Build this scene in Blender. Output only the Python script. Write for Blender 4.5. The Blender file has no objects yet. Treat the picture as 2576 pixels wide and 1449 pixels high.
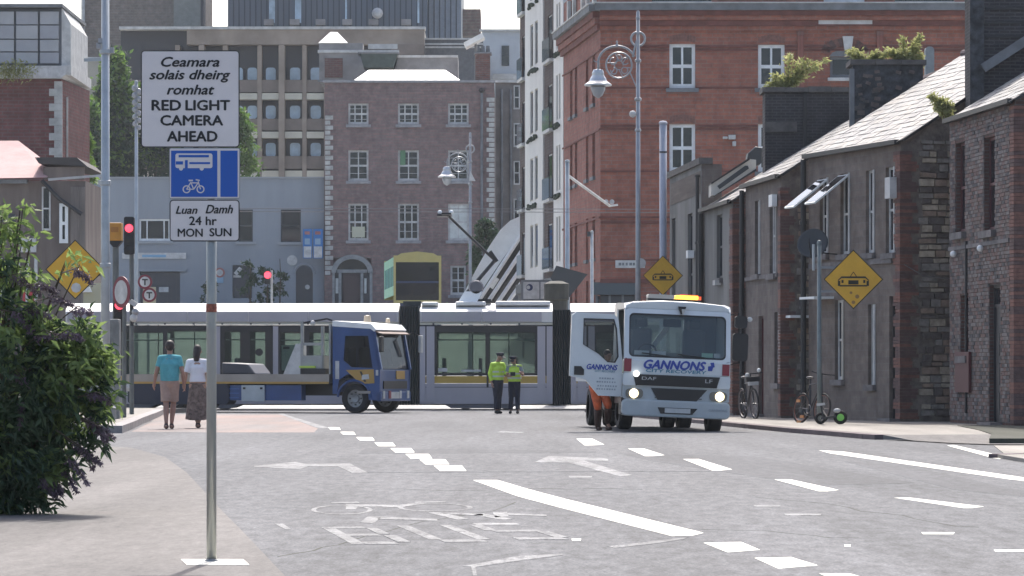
import bpy, math, random
import numpy as np
from mathutils import Vector, Matrix
random.seed(7); rng = np.random.default_rng(7)
R = math.radians
S = bpy.context.scene
COL = S.collection

# ---------------- camera, world, sun, exposure ----------------
F = 9000.0; HZ = 943.0; EYE = 1.1        # focal length, horizon row (on a 2576 px wide print), eye height in metres
cam = bpy.data.cameras.new('camera'); camo = bpy.data.objects.new('camera', cam); COL.objects.link(camo)
camo.location = (0, 0, EYE); camo.rotation_euler = (R(90), 0, 0)
cam.sensor_width = 36.0; cam.lens = 36.0 * F / 2576.0
cam.shift_y = (HZ - 724.5) / 2576.0
cam.clip_start = 0.5; cam.clip_end = 6000
S.camera = camo
S.render.resolution_x = 1024; S.render.resolution_y = 576
SUN_EL = 53.0; SUN_AZ = 3.0              # sun ahead of the camera, high, a touch to the right
w = bpy.data.worlds.new('World'); S.world = w; w.use_nodes = True
nt = w.node_tree; bg = nt.nodes['Background']
sky = nt.nodes.new('ShaderNodeTexSky'); sky.sky_type = 'NISHITA'; sky.sun_disc = False
sky.sun_elevation = R(SUN_EL); sky.sun_rotation = R(SUN_AZ); sky.dust_density = 4.0; sky.ozone_density = 0.4; sky.air_density = 0.9
nt.links.new(sky.outputs[0], bg.inputs[0]); bg.inputs[1].default_value = 0.15
sl = bpy.data.lights.new('sun', 'SUN'); sl.energy = 3.0; sl.angle = R(0.5); sl.color = (1.0, 0.96, 0.9)
so = bpy.data.objects.new('sun', sl); COL.objects.link(so)
d = Vector((math.sin(R(SUN_AZ)) * math.cos(R(SUN_EL)), math.cos(R(SUN_AZ)) * math.cos(R(SUN_EL)), math.sin(R(SUN_EL))))
so.rotation_euler = d.to_track_quat('Z', 'Y').to_euler(); so.location = (0, 0, 60)
S.view_settings.view_transform = 'Standard'; S.view_settings.look = 'None'; S.view_settings.gamma = 1
S.view_settings.exposure = 0.92; S.view_settings.use_curve_mapping = False

# ---------------- measuring helpers ----------------
def sc(Y): return F / Y                                   # print pixels per metre at distance Y
def PX(px, Y): return (px - 1288.0) * Y / F
def PZ(py, Y): return EYE + (HZ - py) * Y / F
def GY(py): return EYE * F / (py - HZ)
def G(px, py):
    Y = GY(py); return (PX(px, Y), Y)
def gz(Y):                                                # height of the land at distance Y
    pts = [(0, 0), (116, 0), (150, 0.9), (187, 3.0), (236, 5.6), (9000, 5.6)]
    for (a, za), (b, zb) in zip(pts, pts[1:]):
        if Y <= b: return za + (zb - za) * max(0, (Y - a)) / (b - a)
    return 5.6

# ---------------- tagging ----------------
def tag(o, label=None, cat=None, group=None, kind=None):
    if label: o['label'] = label
    if cat: o['category'] = cat
    if group: o['group'] = group
    if kind: o['kind'] = kind
    return o
def thing(name, label, cat, loc=(0, 0, 0), rz=0, group=None, rot=None):
    o = bpy.data.objects.new(name, None); COL.objects.link(o)
    o.location = loc; o.rotation_euler = rot if rot else (0, 0, rz)
    o.empty_display_size = 0.2
    return tag(o, label, cat, group)
def copy_tree(o, parent=None):
    c = o.copy(); COL.objects.link(c); c.parent = parent
    for ch in list(o.children): copy_tree(ch, c)
    return c

# ---------------- materials ----------------
MATS = {}
def mat(name, col, rough=0.7, metal=0.0, var=0.0, scale=3.0, detail=4, bump=0.0, bscale=40.0, col2=None, streak=False, emit=None, estr=1.0, spec=0.5, coat=0.0, pos=True, mid=0.5, sharp=0.35):
    if name in MATS: return MATS[name]
    m = bpy.data.materials.new(name); m.use_nodes = True; MATS[name] = m
    n = m.node_tree.nodes; l = m.node_tree.links; b = n['Principled BSDF']
    c = (*col, 1)
    b.inputs['Base Color'].default_value = c; b.inputs['Roughness'].default_value = rough
    b.inputs['Metallic'].default_value = metal; b.inputs['Specular IOR Level'].default_value = spec
    b.inputs['Coat Weight'].default_value = coat; b.inputs['Coat Roughness'].default_value = 0.08
    if emit: b.inputs['Emission Color'].default_value = (*emit, 1); b.inputs['Emission Strength'].default_value = estr
    src = None
    if var or bump:
        if pos:
            g = n.new('ShaderNodeNewGeometry'); src = g.outputs['Position']
        else:
            g = n.new('ShaderNodeTexCoord'); src = g.outputs['Object']
    if var:
        mp = n.new('ShaderNodeMapping'); l.new(src, mp.inputs[0])
        if streak: mp.inputs['Scale'].default_value = (1, 1, 0.18)
        t = n.new('ShaderNodeTexNoise'); t.inputs['Scale'].default_value = scale; t.inputs['Detail'].default_value = detail
        t.inputs['Roughness'].default_value = 0.62
        l.new(mp.outputs[0], t.inputs['Vector'])
        rp = n.new('ShaderNodeValToRGB'); l.new(t.outputs[0], rp.inputs[0])
        a = col2 if col2 else tuple(max(0, x * (1 - var)) for x in col)
        bb = col if col2 else tuple(min(1, x * (1 + var)) for x in col)
        rp.color_ramp.elements[0].position = mid - sharp / 2; rp.color_ramp.elements[0].color = (*a, 1)
        rp.color_ramp.elements[1].position = mid + sharp / 2; rp.color_ramp.elements[1].color = (*bb, 1)
        l.new(rp.outputs[0], b.inputs['Base Color'])
    if bump:
        t2 = n.new('ShaderNodeTexNoise'); t2.inputs['Scale'].default_value = bscale; t2.inputs['Detail'].default_value = 3
        l.new(src, t2.inputs['Vector'])
        bp = n.new('ShaderNodeBump'); bp.inputs['Strength'].default_value = bump; bp.inputs['Distance'].default_value = 0.02
        l.new(t2.outputs[0], bp.inputs['Height']); l.new(bp.outputs[0], b.inputs['Normal'])
    return m
def brickmat(name, c1, c2, mortar, scale=1.0, dirt=(0.1, 0.09, 0.08), dirtamt=0.5, bw=0.225, bh=0.075, bias=0.0, msize=0.012, dscale=0.5):
    """bricks laid in the wall's own x/z plane with soot and weather staining"""
    if name in MATS: return MATS[name]
    m = bpy.data.materials.new(name); m.use_nodes = True; MATS[name] = m
    n = m.node_tree.nodes; l = m.node_tree.links; b = n['Principled BSDF']; b.inputs['Roughness'].default_value = 0.9
    b.inputs['Specular IOR Level'].default_value = 0.25
    tc = n.new('ShaderNodeTexCoord'); sp = n.new('ShaderNodeSeparateXYZ'); l.new(tc.outputs['Object'], sp.inputs[0])
    ad = n.new('ShaderNodeMath'); ad.operation = 'ADD'; l.new(sp.outputs[0], ad.inputs[0]); l.new(sp.outputs[1], ad.inputs[1])
    cb = n.new('ShaderNodeCombineXYZ'); l.new(ad.outputs[0], cb.inputs[0]); l.new(sp.outputs[2], cb.inputs[1])
    br = n.new('ShaderNodeTexBrick'); l.new(cb.outputs[0], br.inputs['Vector'])
    br.inputs['Color1'].default_value = (*c1, 1); br.inputs['Color2'].default_value = (*c2, 1); br.inputs['Mortar'].default_value = (*mortar, 1)
    br.inputs['Scale'].default_value = 1.0 / scale; br.inputs['Brick Width'].default_value = bw; br.inputs['Row Height'].default_value = bh
    br.inputs['Mortar Size'].default_value = msize; br.inputs['Bias'].default_value = bias
    def noise(s, d, vec=None):
        t = n.new('ShaderNodeTexNoise'); t.inputs['Scale'].default_value = s; t.inputs['Detail'].default_value = d; t.inputs['Roughness'].default_value = 0.65
        l.new(vec or tc.outputs['Object'], t.inputs['Vector']); return t
    mp = n.new('ShaderNodeMapping'); mp.inputs['Scale'].default_value = (1, 1, 0.35); l.new(tc.outputs['Object'], mp.inputs[0])
    t1 = noise(dscale, 5, mp.outputs[0]); r1 = n.new('ShaderNodeValToRGB'); l.new(t1.outputs[0], r1.inputs[0])
    r1.color_ramp.elements[0].position = 0.42; r1.color_ramp.elements[1].position = 0.7
    mu = n.new('ShaderNodeMath'); mu.operation = 'MULTIPLY'; mu.inputs[1].default_value = dirtamt; l.new(r1.outputs[0], mu.inputs[0])
    mx = n.new('ShaderNodeMix'); mx.data_type = 'RGBA'; l.new(mu.outputs[0], mx.inputs[0]); l.new(br.outputs[0], mx.inputs[6]); mx.inputs[7].default_value = (*dirt, 1)
    t2 = noise(2.3 , 4); r2 = n.new('ShaderNodeMapRange'); r2.inputs[1].default_value = 0.3; r2.inputs[2].default_value = 0.7; r2.inputs[3].default_value = 0.72; r2.inputs[4].default_value = 1.25
    l.new(t2.outputs[0], r2.inputs[0])
    hv = n.new('ShaderNodeHueSaturation'); l.new(mx.outputs[2], hv.inputs['Color']); l.new(r2.outputs[0], hv.inputs['Value'])
    l.new(hv.outputs[0], b.inputs['Base Color'])
    bp = n.new('ShaderNodeBump'); bp.inputs['Strength'].default_value = 0.6; bp.inputs['Distance'].default_value = 0.015
    l.new(br.outputs[1], bp.inputs['Height']); bp.invert = True; l.new(bp.outputs[0], b.inputs['Normal'])
    return m
def glassmat(name, tint, gloss=(0.9, 0.95, 1.0), rough=0.04, dark=0.0, darkcol=(0.02, 0.025, 0.03), ior=1.5):
    """see-through tinted pane: transmits through the tint, reflects by fresnel, optionally partly opaque in one flat colour"""
    if name in MATS: return MATS[name]
    m = bpy.data.materials.new(name); m.use_nodes = True; MATS[name] = m
    n = m.node_tree.nodes; l = m.node_tree.links
    out = n['Material Output']; n.remove(n['Principled BSDF'])
    tr = n.new('ShaderNodeBsdfTransparent'); tr.inputs[0].default_value = (*tint, 1)
    df = n.new('ShaderNodeBsdfDiffuse'); df.inputs[0].default_value = (*darkcol, 1)
    m1 = n.new('ShaderNodeMixShader'); m1.inputs[0].default_value = dark; l.new(tr.outputs[0], m1.inputs[1]); l.new(df.outputs[0], m1.inputs[2])
    gl = n.new('ShaderNodeBsdfGlossy'); gl.inputs[0].default_value = (*gloss, 1); gl.inputs[1].default_value = rough
    f0 = ((ior - 1) / (ior + 1)) ** 2; lw = n.new('ShaderNodeLayerWeight'); lw.inputs[0].default_value = .5
    p5 = n.new('ShaderNodeMath'); p5.operation = 'POWER'; l.new(lw.outputs['Facing'], p5.inputs[0]); p5.inputs[1].default_value = 5
    ml = n.new('ShaderNodeMath'); ml.operation = 'MULTIPLY_ADD'; l.new(p5.outputs[0], ml.inputs[0]); ml.inputs[1].default_value = 1 - f0; ml.inputs[2].default_value = f0
    m2 = n.new('ShaderNodeMixShader'); l.new(ml.outputs[0], m2.inputs[0]); l.new(m1.outputs[0], m2.inputs[1]); l.new(gl.outputs[0], m2.inputs[2])
    l.new(m2.outputs[0], out.inputs[0])
    return m

# ---------------- mesh builder ----------------
class MB:
    def __init__(s): s.v = []; s.f = []
    def add(s, vs, fs):
        o = len(s.v); s.v += [tuple(map(float, v)) for v in vs]; s.f += [tuple(i + o for i in f) for f in fs]; return s
    def box(s, x0, x1, y0, y1, z0, z1):
        return s.add([(x0, y0, z0), (x1, y0, z0), (x1, y1, z0), (x0, y1, z0), (x0, y0, z1), (x1, y0, z1), (x1, y1, z1), (x0, y1, z1)],
                     [(0, 3, 2, 1), (4, 5, 6, 7), (0, 1, 5, 4), (1, 2, 6, 5), (2, 3, 7, 6), (3, 0, 4, 7)])
    def bar(s, a, b, wd, ht, up=(0, 0, 1)):
        a = Vector(a); b = Vector(b); t = (b - a).normalized(); u = t.cross(Vector(up))
        if u.length < 1e-4: u = t.cross(Vector((0, 1, 0)))
        u.normalize(); vv = u.cross(t); u *= wd / 2; vv *= ht / 2
        p = [a - u - vv, a + u - vv, a + u + vv, a - u + vv, b - u - vv, b + u - vv, b + u + vv, b - u + vv]
        return s.add(p, [(0, 3, 2, 1), (4, 5, 6, 7), (0, 1, 5, 4), (1, 2, 6, 5), (2, 3, 7, 6), (3, 0, 4, 7)])
    def tube(s, pts, r, n=10, caps=True):
        pts = [Vector(p) for p in pts]; rs = r if isinstance(r, (list, tuple)) else [r] * len(pts)
        o = len(s.v); prev = None
        for i, p in enumerate(pts):
            t = (pts[min(i + 1, len(pts) - 1)] - pts[max(i - 1, 0)]).normalized()
            if prev is None:
                u = t.cross(Vector((0, 0, 1)))
                if u.length < 1e-3: u = t.cross(Vector((0, 1, 0)))
            else: u = prev - t * prev.dot(t)
            u.normalize(); prev = u; vv = t.cross(u)
            for k in range(n):
                a = 2 * math.pi * k / n; q = p + (u * math.cos(a) + vv * math.sin(a)) * rs[i]; s.v.append(tuple(q))
        for i in range(len(pts) - 1):
            for k in range(n):
                a = o + i * n + k; b = o + i * n + (k + 1) % n
                s.f.append((a, b, b + n, a + n))
        if caps:
            s.f.append(tuple(o + k for k in range(n))[::-1]); s.f.append(tuple(o + (len(pts) - 1) * n + k for k in range(n)))
        return s
    def lathe(s, prof, c=(0, 0, 0), n=20, axis='z', caps=True):
        o = len(s.v)
        for (r, h) in prof:
            for k in range(n):
                a = 2 * math.pi * k / n; x, y = r * math.cos(a), r * math.sin(a)
                if axis == 'z': s.v.append((c[0] + x, c[1] + y, c[2] + h))
                elif axis == 'y': s.v.append((c[0] + x, c[1] + h, c[2] + y))
                else: s.v.append((c[0] + h, c[1] + x, c[2] + y))
        for i in range(len(prof) - 1):
            for k in range(n):
                a = o + i * n + k; b = o + i * n + (k + 1) % n; s.f.append((a, b, b + n, a + n))
        if not caps: return s
        if prof[0][0] > 1e-4: s.f.append(tuple(o + k for k in range(n))[::-1])
        if prof[-1][0] > 1e-4: s.f.append(tuple(o + (len(prof) - 1) * n + k for k in range(n)))
        return s
    def ball(s, c, rx, ry=None, rz=None, n=12, m=8):
        ry = ry or rx; rz = rz or rx; o = len(s.v)
        for i in range(m + 1):
            ph = math.pi * i / m
            for k in range(n):
                a = 2 * math.pi * k / n
                s.v.append((c[0] + rx * math.sin(ph) * math.cos(a), c[1] + ry * math.sin(ph) * math.sin(a), c[2] - rz * math.cos(ph)))
        for i in range(m):
            for k in range(n):
                a = o + i * n + k; b = o + i * n + (k + 1) % n; s.f.append((a, b, b + n, a + n))
        return s
    def prism(s, poly, y0, y1, plane='xz'):
        """polygon in a plane, extruded along the third axis"""
        n = len(poly); o = len(s.v)
        for d in (y0, y1):
            for (a, b) in poly:
                s.v.append((a, d, b) if plane == 'xz' else ((a, b, d) if plane == 'xy' else (d, a, b)))
        s.f.append(tuple(o + i for i in range(n))); s.f.append(tuple(o + n + i for i in range(n))[::-1])
        for i in range(n):
            j = (i + 1) % n; s.f.append((o + i, o + n + i, o + n + j, o + j))
        return s
    def torus(s, c, Rr, r, n=24, m=8, plane='xz', a0=0, a1=360):
        o = len(s.v); full = (a1 - a0) >= 360; N = n if full else n + 1
        for i in range(N):
            a = R(a0 + (a1 - a0) * i / n); cx, cz = math.cos(a), math.sin(a)
            for k in range(m):
                b = 2 * math.pi * k / m; rr = Rr + r * math.cos(b); h = r * math.sin(b)
                if plane == 'xz': s.v.append((c[0] + rr * cx, c[1] + h, c[2] + rr * cz))
                elif plane == 'yz': s.v.append((c[0] + h, c[1] + rr * cx, c[2] + rr * cz))
                else: s.v.append((c[0] + rr * cx, c[1] + rr * cz, c[2] + h))
        for i in range(n):
            i2 = (i + 1) % N
            for k in range(m):
                k2 = (k + 1) % m; s.f.append((o + i * m + k, o + i2 * m + k, o + i2 * m + k2, o + i * m + k2))
        return s
    def build(s, name, m, parent=None, smooth=False, bevel=0, loc=None, fix=True):
        me = bpy.data.meshes.new(name); me.from_pydata(s.v, [], s.f); me.update()
        if fix:
            import bmesh
            bm = bmesh.new(); bm.from_mesh(me); bmesh.ops.recalc_face_normals(bm, faces=bm.faces); bm.to_mesh(me); bm.free()
        me.materials.append(m)
        if smooth: me.polygons.foreach_set('use_smooth', [True] * len(me.polygons))
        o = bpy.data.objects.new(name, me); COL.objects.link(o); o.parent = parent
        if loc: o.location = loc
        if bevel:
            b = o.modifiers.new('bevel', 'BEVEL'); b.width = bevel; b.segments = 2; b.limit_method = 'ANGLE'; b.angle_limit = R(40)
        return o
def rrect(x0, x1, z0, z1, r, k=4):
    p = []
    for cx, cz, a in ((x1 - r, z0 + r, -90), (x1 - r, z1 - r, 0), (x0 + r, z1 - r, 90), (x0 + r, z0 + r, 180)):
        for i in range(k + 1):
            t = R(a + 90 * i / k); p.append((cx + r * math.cos(t), cz + r * math.sin(t)))
    return p
UNIT = {}
def piece(name, m, parent, x0, x1, y0, y1, z0, z1, rot=None, bev=True):
    """one block, sharing its mesh with all blocks of that material"""
    key = m.name
    if key not in UNIT:
        b = MB().box(-.5, .5, -.5, .5, -.5, .5); me = bpy.data.meshes.new('block_' + key); me.from_pydata(b.v, [], b.f); me.materials.append(m); UNIT[key] = me
    o = bpy.data.objects.new(name, UNIT[key]); COL.objects.link(o); o.parent = parent
    o.location = ((x0 + x1) / 2, (y0 + y1) / 2, (z0 + z1) / 2); o.scale = (abs(x1 - x0), abs(y1 - y0), abs(z1 - z0))
    if rot: o.rotation_euler = rot
    return o
def wall_holes(mb, x0, x1, z0, z1, holes, y=0.0, depth=0.2, ztop=None):
    """front face at y (facing -y) with rectangular openings and their reveals; ztop(x) trims the top"""
    xs = sorted({x0, x1, *[h[0] for h in holes], *[h[1] for h in holes]}); zs = sorted({z0, z1, *[h[2] for h in holes], *[h[3] for h in holes]})
    xs = [x for x in xs if x0 <= x <= x1]; zs = [z for z in zs if z0 <= z <= z1]
    for a, b in zip(xs, xs[1:]):
        for c, dd in zip(zs, zs[1:]):
            mx, mz = (a + b) / 2, (c + dd) / 2
            if any(h[0] < mx < h[1] and h[2] < mz < h[3] for h in holes): continue
            mb.add([(a, y, c), (b, y, c), (b, y, dd), (a, y, dd)], [(0, 1, 2, 3)])
    for (a, b, c, dd) in holes:
        mb.add([(a, y, c), (a, y + depth, c), (a, y + depth, dd), (a, y, dd)], [(0, 1, 2, 3)])
        mb.add([(b, y, c), (b, y, dd), (b, y + depth, dd), (b, y + depth, c)], [(0, 1, 2, 3)])
        mb.add([(a, y, dd), (a, y + depth, dd), (b, y + depth, dd), (b, y, dd)], [(0, 1, 2, 3)])
        mb.add([(a, y, c), (b, y, c), (b, y + depth, c), (a, y + depth, c)], [(0, 1, 2, 3)])
    return mb
def text(parent, name, s, m, loc, width=None, height=None, rot=(R(90), 0, 0), shear=0.0, bold=0.0, depth=0.002, sub=None):
    cu = bpy.data.curves.new(name, 'FONT'); cu.body = s; cu.size = 1; cu.align_x = 'CENTER'; cu.align_y = 'CENTER'
    cu.shear = shear; cu.extrude = 0.002; cu.resolution_u = 3
    t = bpy.data.objects.new(name, cu); COL.objects.link(t)
    dg = bpy.context.evaluated_depsgraph_get(); me = bpy.data.meshes.new_from_object(t.evaluated_get(dg))
    bpy.data.objects.remove(t); me.materials.clear(); me.materials.append(m)
    co = np.array([v.co[:] for v in me.vertices]); lo = co.min(0); hi = co.max(0); c = (lo + hi) / 2
    sx = width / (hi[0] - lo[0]) if width else None; sy = height / (hi[1] - lo[1]) if height else None
    sx = sx or sy; sy = sy or sx
    co = (co - c) * [sx, sy, depth / 0.004]
    me.vertices.foreach_set('co', co.astype('f').ravel()); me.update()
    if bold:                                            # heavier strokes: the outline repeated a hair to each side
        fs = [tuple(p.vertices) for p in me.polygons]; n0 = len(co); vs = []; ff = []
        for q, (ox_, oy_) in enumerate(((0, 0), (1, 0), (-1, 0), (0, 1), (0, -1))):
            vs += [tuple(v_) for v_ in (co + [ox_ * bold * sy, oy_ * bold * sy * .8, -.00012 * q])]; ff += [tuple(i + q * n0 for i in f_) for f_ in fs]
        me = bpy.data.meshes.new(name); me.from_pydata(vs, [], ff); me.materials.append(m)
    o = bpy.data.objects.new(name, me); COL.objects.link(o); o.parent = parent; o.location = loc; o.rotation_euler = rot
    return o
def window(parent, x0, x1, z0, z1, mf, mg, y=0.14, fw=0.06, bars=(), mull=(), rail=True, sill=None, blind=None, name='window', back=None, interior=None):
    """sash window: frame part with panes under it; lies at depth y inside the reveal"""
    f = MB(); t = 0.06
    f.box(x0, x0 + fw, y, y + t, z0, z1); f.box(x1 - fw, x1, y, y + t, z0, z1)
    f.box(x0 + fw, x1 - fw, y, y + t, z0, z0 + fw * 1.3); f.box(x0 + fw, x1 - fw, y, y + t, z1 - fw, z1)
    zm = (z0 + z1) / 2
    if rail: f.box(x0 + fw, x1 - fw, y + 0.002, y + t, zm - fw * .5, zm + fw * .5)
    for bz in bars:
        zz = z0 + (z1 - z0) * bz; f.box(x0 + fw, x1 - fw, y + 0.012, y + t - .01, zz - .014, zz + .014)
    for bx in mull:
        xx = x0 + (x1 - x0) * bx; f.box(xx - fw * .3, xx + fw * .3, y + 0.01, y + t - .005, z0 + fw, z1 - fw)
    fo = f.build(name, mf, parent)
    if rail:
        piece('pane', mg, fo, x0 + fw, x1 - fw, y + .028, y + .036, z0 + fw, zm - fw * .5)
        piece('pane', mg, fo, x0 + fw, x1 - fw, y + .022, y + .03, zm + fw * .5, z1 - fw)
    else: piece('pane', mg, fo, x0 + fw, x1 - fw, y + .024, y + .032, z0 + fw, z1 - fw)
    if blind:
        bm_, b0, b1 = blind; piece('blind', bm_, fo, x0 + fw, x1 - fw, y + .07, y + .08, z0 + (z1 - z0) * b0, z0 + (z1 - z0) * b1)
    if interior: piece('room_back', interior, fo, x0 - .05, x1 + .05, y + .9, y + .95, z0 - .05, z1 + .05)
    if sill: piece('sill', sill, fo, x0 - .12, x1 + .12, -0.08, y + 0.0, z0 - .14, z0 - .002)
    return fo
def tri_kind(o): o['kind'] = 'stuff'; return o
# common materials
GL_DARK = glassmat('window_glass', (0.5, 0.55, 0.55), dark=0.75, darkcol=(0.022, 0.028, 0.034))
INNER = mat('dark_interior', (0.03, 0.03, 0.035), 0.9)
WHITE = mat('white_paint', (0.72, 0.74, 0.74), 0.5, var=0.1, scale=2)
OLDWHITE = mat('aged_white_paint', (0.48, 0.48, 0.47), 0.6, var=0.2, scale=3)
GREYPOLE = mat('galvanised_grey_paint', (0.36, 0.39, 0.41), 0.42, 0.35, var=0.12, scale=3)
DARKGREY = mat('dark_grey_paint', (0.045, 0.05, 0.055), 0.5)
BLACK = mat('black_plastic', (0.015, 0.015, 0.017), 0.45)
STONE = mat('limestone', (0.32, 0.31, 0.29), 0.85, var=0.3, scale=1.6)
# ================= GROUND, ROAD, PAVEMENTS =================
def groundmat(name, c, c2, rough, s1=0.35, s2=9.0, patch=0.0, bump=0.25, fine=0.22, streak=0.0, spec=0.5, wear=None):
    m = bpy.data.materials.new(name); m.use_nodes = True; MATS[name] = m
    n = m.node_tree.nodes; l = m.node_tree.links; b = n['Principled BSDF']; b.inputs['Roughness'].default_value = rough
    b.inputs['Specular IOR Level'].default_value = spec
    g = n.new('ShaderNodeNewGeometry'); pos = g.outputs['Position']
    def noise(s, d, sc3=(1, 1, 1), r=0.6):
        mp = n.new('ShaderNodeMapping'); mp.inputs['Scale'].default_value = sc3; l.new(pos, mp.inputs[0])
        t = n.new('ShaderNodeTexNoise'); t.inputs['Scale'].default_value = s; t.inputs['Detail'].default_value = d; t.inputs['Roughness'].default_value = r
        l.new(mp.outputs[0], t.inputs[0]); return t.outputs[0]
    def rng_(v, a, b_, c_, d_):
        r = n.new('ShaderNodeMapRange'); r.inputs[1].default_value = a; r.inputs[2].default_value = b_; r.inputs[3].default_value = c_; r.inputs[4].default_value = d_
        l.new(v, r.inputs[0]); return r.outputs[0]
    mx = n.new('ShaderNodeMix'); mx.data_type = 'RGBA'
    l.new(rng_(noise(s1, 4, (1, 0.25, 1)), .35, .65, 0, 1), mx.inputs[0]); mx.inputs[6].default_value = (*c, 1); mx.inputs[7].default_value = (*c2, 1)
    v1 = rng_(noise(s2, 6, (1, 0.22, 1), .75), .3, .7, 1 - fine, 1 + fine)
    v2 = rng_(noise(45, 2, (1, .45, 1), .8), .3, .7, 1 - fine * .9, 1 + fine * .9)
    v3 = rng_(noise(1.1, 5, (1, 0.06, 1)), .36, .64, 0.80, 1.10)
    mm = n.new('ShaderNodeMath'); mm.operation = 'MULTIPLY'; l.new(v1, mm.inputs[0]); l.new(v2, mm.inputs[1])
    m2 = n.new('ShaderNodeMath'); m2.operation = 'MULTIPLY'; l.new(mm.outputs[0], m2.inputs[0]); l.new(v3, m2.inputs[1])
    src = mx.outputs[2]
    if wear:                                             # paint chipped away down to the asphalt
        wm = n.new('ShaderNodeMix'); wm.data_type = 'RGBA'; l.new(rng_(noise(7, 8, (1, .35, 1), .85), wear, wear + .07, 0, 1), wm.inputs[0])
        l.new(src, wm.inputs[6]); wm.inputs[7].default_value = (.098, .10, .108, 1); src = wm.outputs[2]
    hv = n.new('ShaderNodeHueSaturation'); l.new(src, hv.inputs['Color']); l.new(m2.outputs[0], hv.inputs['Value']); l.new(hv.outputs[0], b.inputs['Base Color'])
    bp = n.new('ShaderNodeBump'); bp.inputs['Strength'].default_value = bump; bp.inputs['Distance'].default_value = 0.01
    l.new(noise(60, 2), bp.inputs['Height']); l.new(bp.outputs[0], b.inputs['Normal'])
    return m
ASPH = groundmat('worn_asphalt', (0.116, 0.118, 0.126), (0.092, 0.095, 0.103), 0.80, spec=.18, fine=.46)
PAVE = groundmat('buff_concrete_paving', (0.158, 0.148, 0.142), (0.126, 0.119, 0.115), 0.85, s1=.5, fine=.22, spec=.25)
PAVE2 = groundmat('pale_concrete_paving', (0.26, 0.24, 0.215), (0.21, 0.195, 0.175), 0.8, s1=.5, fine=.12, spec=.3)
LAND = groundmat('quay_paving', (0.34, 0.34, 0.33), (0.27, 0.27, 0.26), 0.8)
DARKAPRON = groundmat('dark_apron_asphalt', (0.075, 0.075, 0.06), (0.06, 0.062, 0.05), 0.9, fine=.15, spec=.2)
REDSURF = groundmat('faded_red_bus_lane', (0.185, 0.120, 0.102), (0.12, 0.108, 0.11), 0.75, spec=.4)
PAINT = groundmat('road_paint', (0.72, 0.70, 0.60), (0.62, 0.61, 0.54), 0.6, fine=.12, bump=.1, wear=.60)
WORN = groundmat('worn_road_paint', (0.27, 0.272, 0.275), (0.17, 0.172, 0.176), 0.75, spec=.2, s1=2.5, fine=.2, bump=.1, wear=.50)
KERB = mat('granite_kerb', (0.24, 0.22, 0.22), 0.8, var=.25, scale=2)
KERBDK = mat('shade_dark_kerb', (0.10, 0.075, 0.08), 0.85, var=.3, scale=2)  # shade of the kerb faces put into the granite colour; ridge tiles reuse it

b = MB(); ys = [-40, 116, 150, 187, 236, 3500]
for i, Y in enumerate(ys):
    b.v += [(-2500, Y, gz(Y) - .03), (2500, Y, gz(Y) - .03)]
    if i: o = 2 * (i - 1); b.f.append((o, o + 1, o + 3, o + 2))
tag(b.build('ground', LAND), kind='structure')
b = MB()
for i, Y in enumerate([0, 60, 118]):
    b.v += [(-60, Y, 0), (60, Y, 0)]
    if i: o = 2 * (i - 1); b.f.append((o, o + 1, o + 3, o + 2))
ROAD = tag(b.build('road', ASPH), kind='structure')
# left pavement, flush with the road along a dropped edge
def sheet(name, pts, z, m, parent=None, kind=None):
    o = MB().prism(pts, -.004, z, 'xy').build(name, m, parent)
    if kind: o['kind'] = kind
    return o
lp = [G(740, 1480), G(712, 1449), G(640, 1372), G(600, 1330), G(560, 1290), G(510, 1235), G(468, 1190), G(415, 1152), G(330, 1128), G(200, 1120), G(20, 1116), (-30, 58), (-30, 2), (-0.7, 2)]
sheet('left_pavement', lp, 0.012, PAVE, kind='structure')
# the kerbed corner beyond the side turning
ip = [G(405, 1040), G(385, 1050), G(345, 1066), G(318, 1079), G(290, 1090), G(255, 1089), G(200, 1084), (-16, 69), (-22, 69), (-22, 106), (-8.9, 106)]
o = MB().prism([(x, y) for x, y in ip], 0.0, 0.13, 'xy').build('corner_pavement', PAVE2); o['kind'] = 'structure'
cp = o
for a, bb in zip(ip[:7], ip[1:8]):
    d_ = Vector((bb[0] - a[0], bb[1] - a[1])); n_ = max(1, int(d_.length / 1.0))
    for k in range(n_):
        p = Vector(a) + d_ * (k / n_); q = Vector(a) + d_ * ((k + .985) / n_)
        MB().bar((p.x, p.y, .07), (q.x, q.y, .07), .26, .146).build('kerb_stone', KERB, cp)
# right pavement
rp = [G(2222, 1106), G(2190, 1104), G(2100, 1096), G(2000, 1088), G(1920, 1080), G(1830, 1071), (3.3, 93), (2.3, 106), (2.3, 110), (24, 110), (24, 62), (8.2, 60.9)]
o = MB().prism(rp, 0.0, 0.08, 'xy').build('right_pavement', PAVE2); o['kind'] = 'structure'; rpv = o
for a, bb in zip(rp[:7], rp[1:8]):
    d_ = Vector((bb[0] - a[0], bb[1] - a[1])); n_ = max(1, int(d_.length / 1.0))
    for k in range(n_):
        p = Vector(a) + d_ * (k / n_); q = Vector(a) + d_ * ((k + .985) / n_)
        MB().bar((p.x, p.y, .04), (q.x, q.y, .04), .3, .088).build('kerb_stone', KERBDK, rpv)
ap = [G(2222, 1107), G(2300, 1111), G(2400, 1117), G(2487, 1120), (9.5, 55.6), (14, 55.6), (14, 61), (8.2, 61)]
ap0 = MB(); n_ = len(ap)
ap0.v = [(x, y, .016 if y < 60.2 else .087) for x, y in ap]; ap0.f = [tuple(range(n_))]
tag(ap0.build('dropped_kerb_apron', PAVE), kind='structure')
sheet('dark_verge', [(8.9, 71.5), (8.6, 66), (8.2, 61.2), (7.55, 56.6), (15, 56.6), (15, 71.5)], .094, DARKAPRON, kind='structure')
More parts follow.
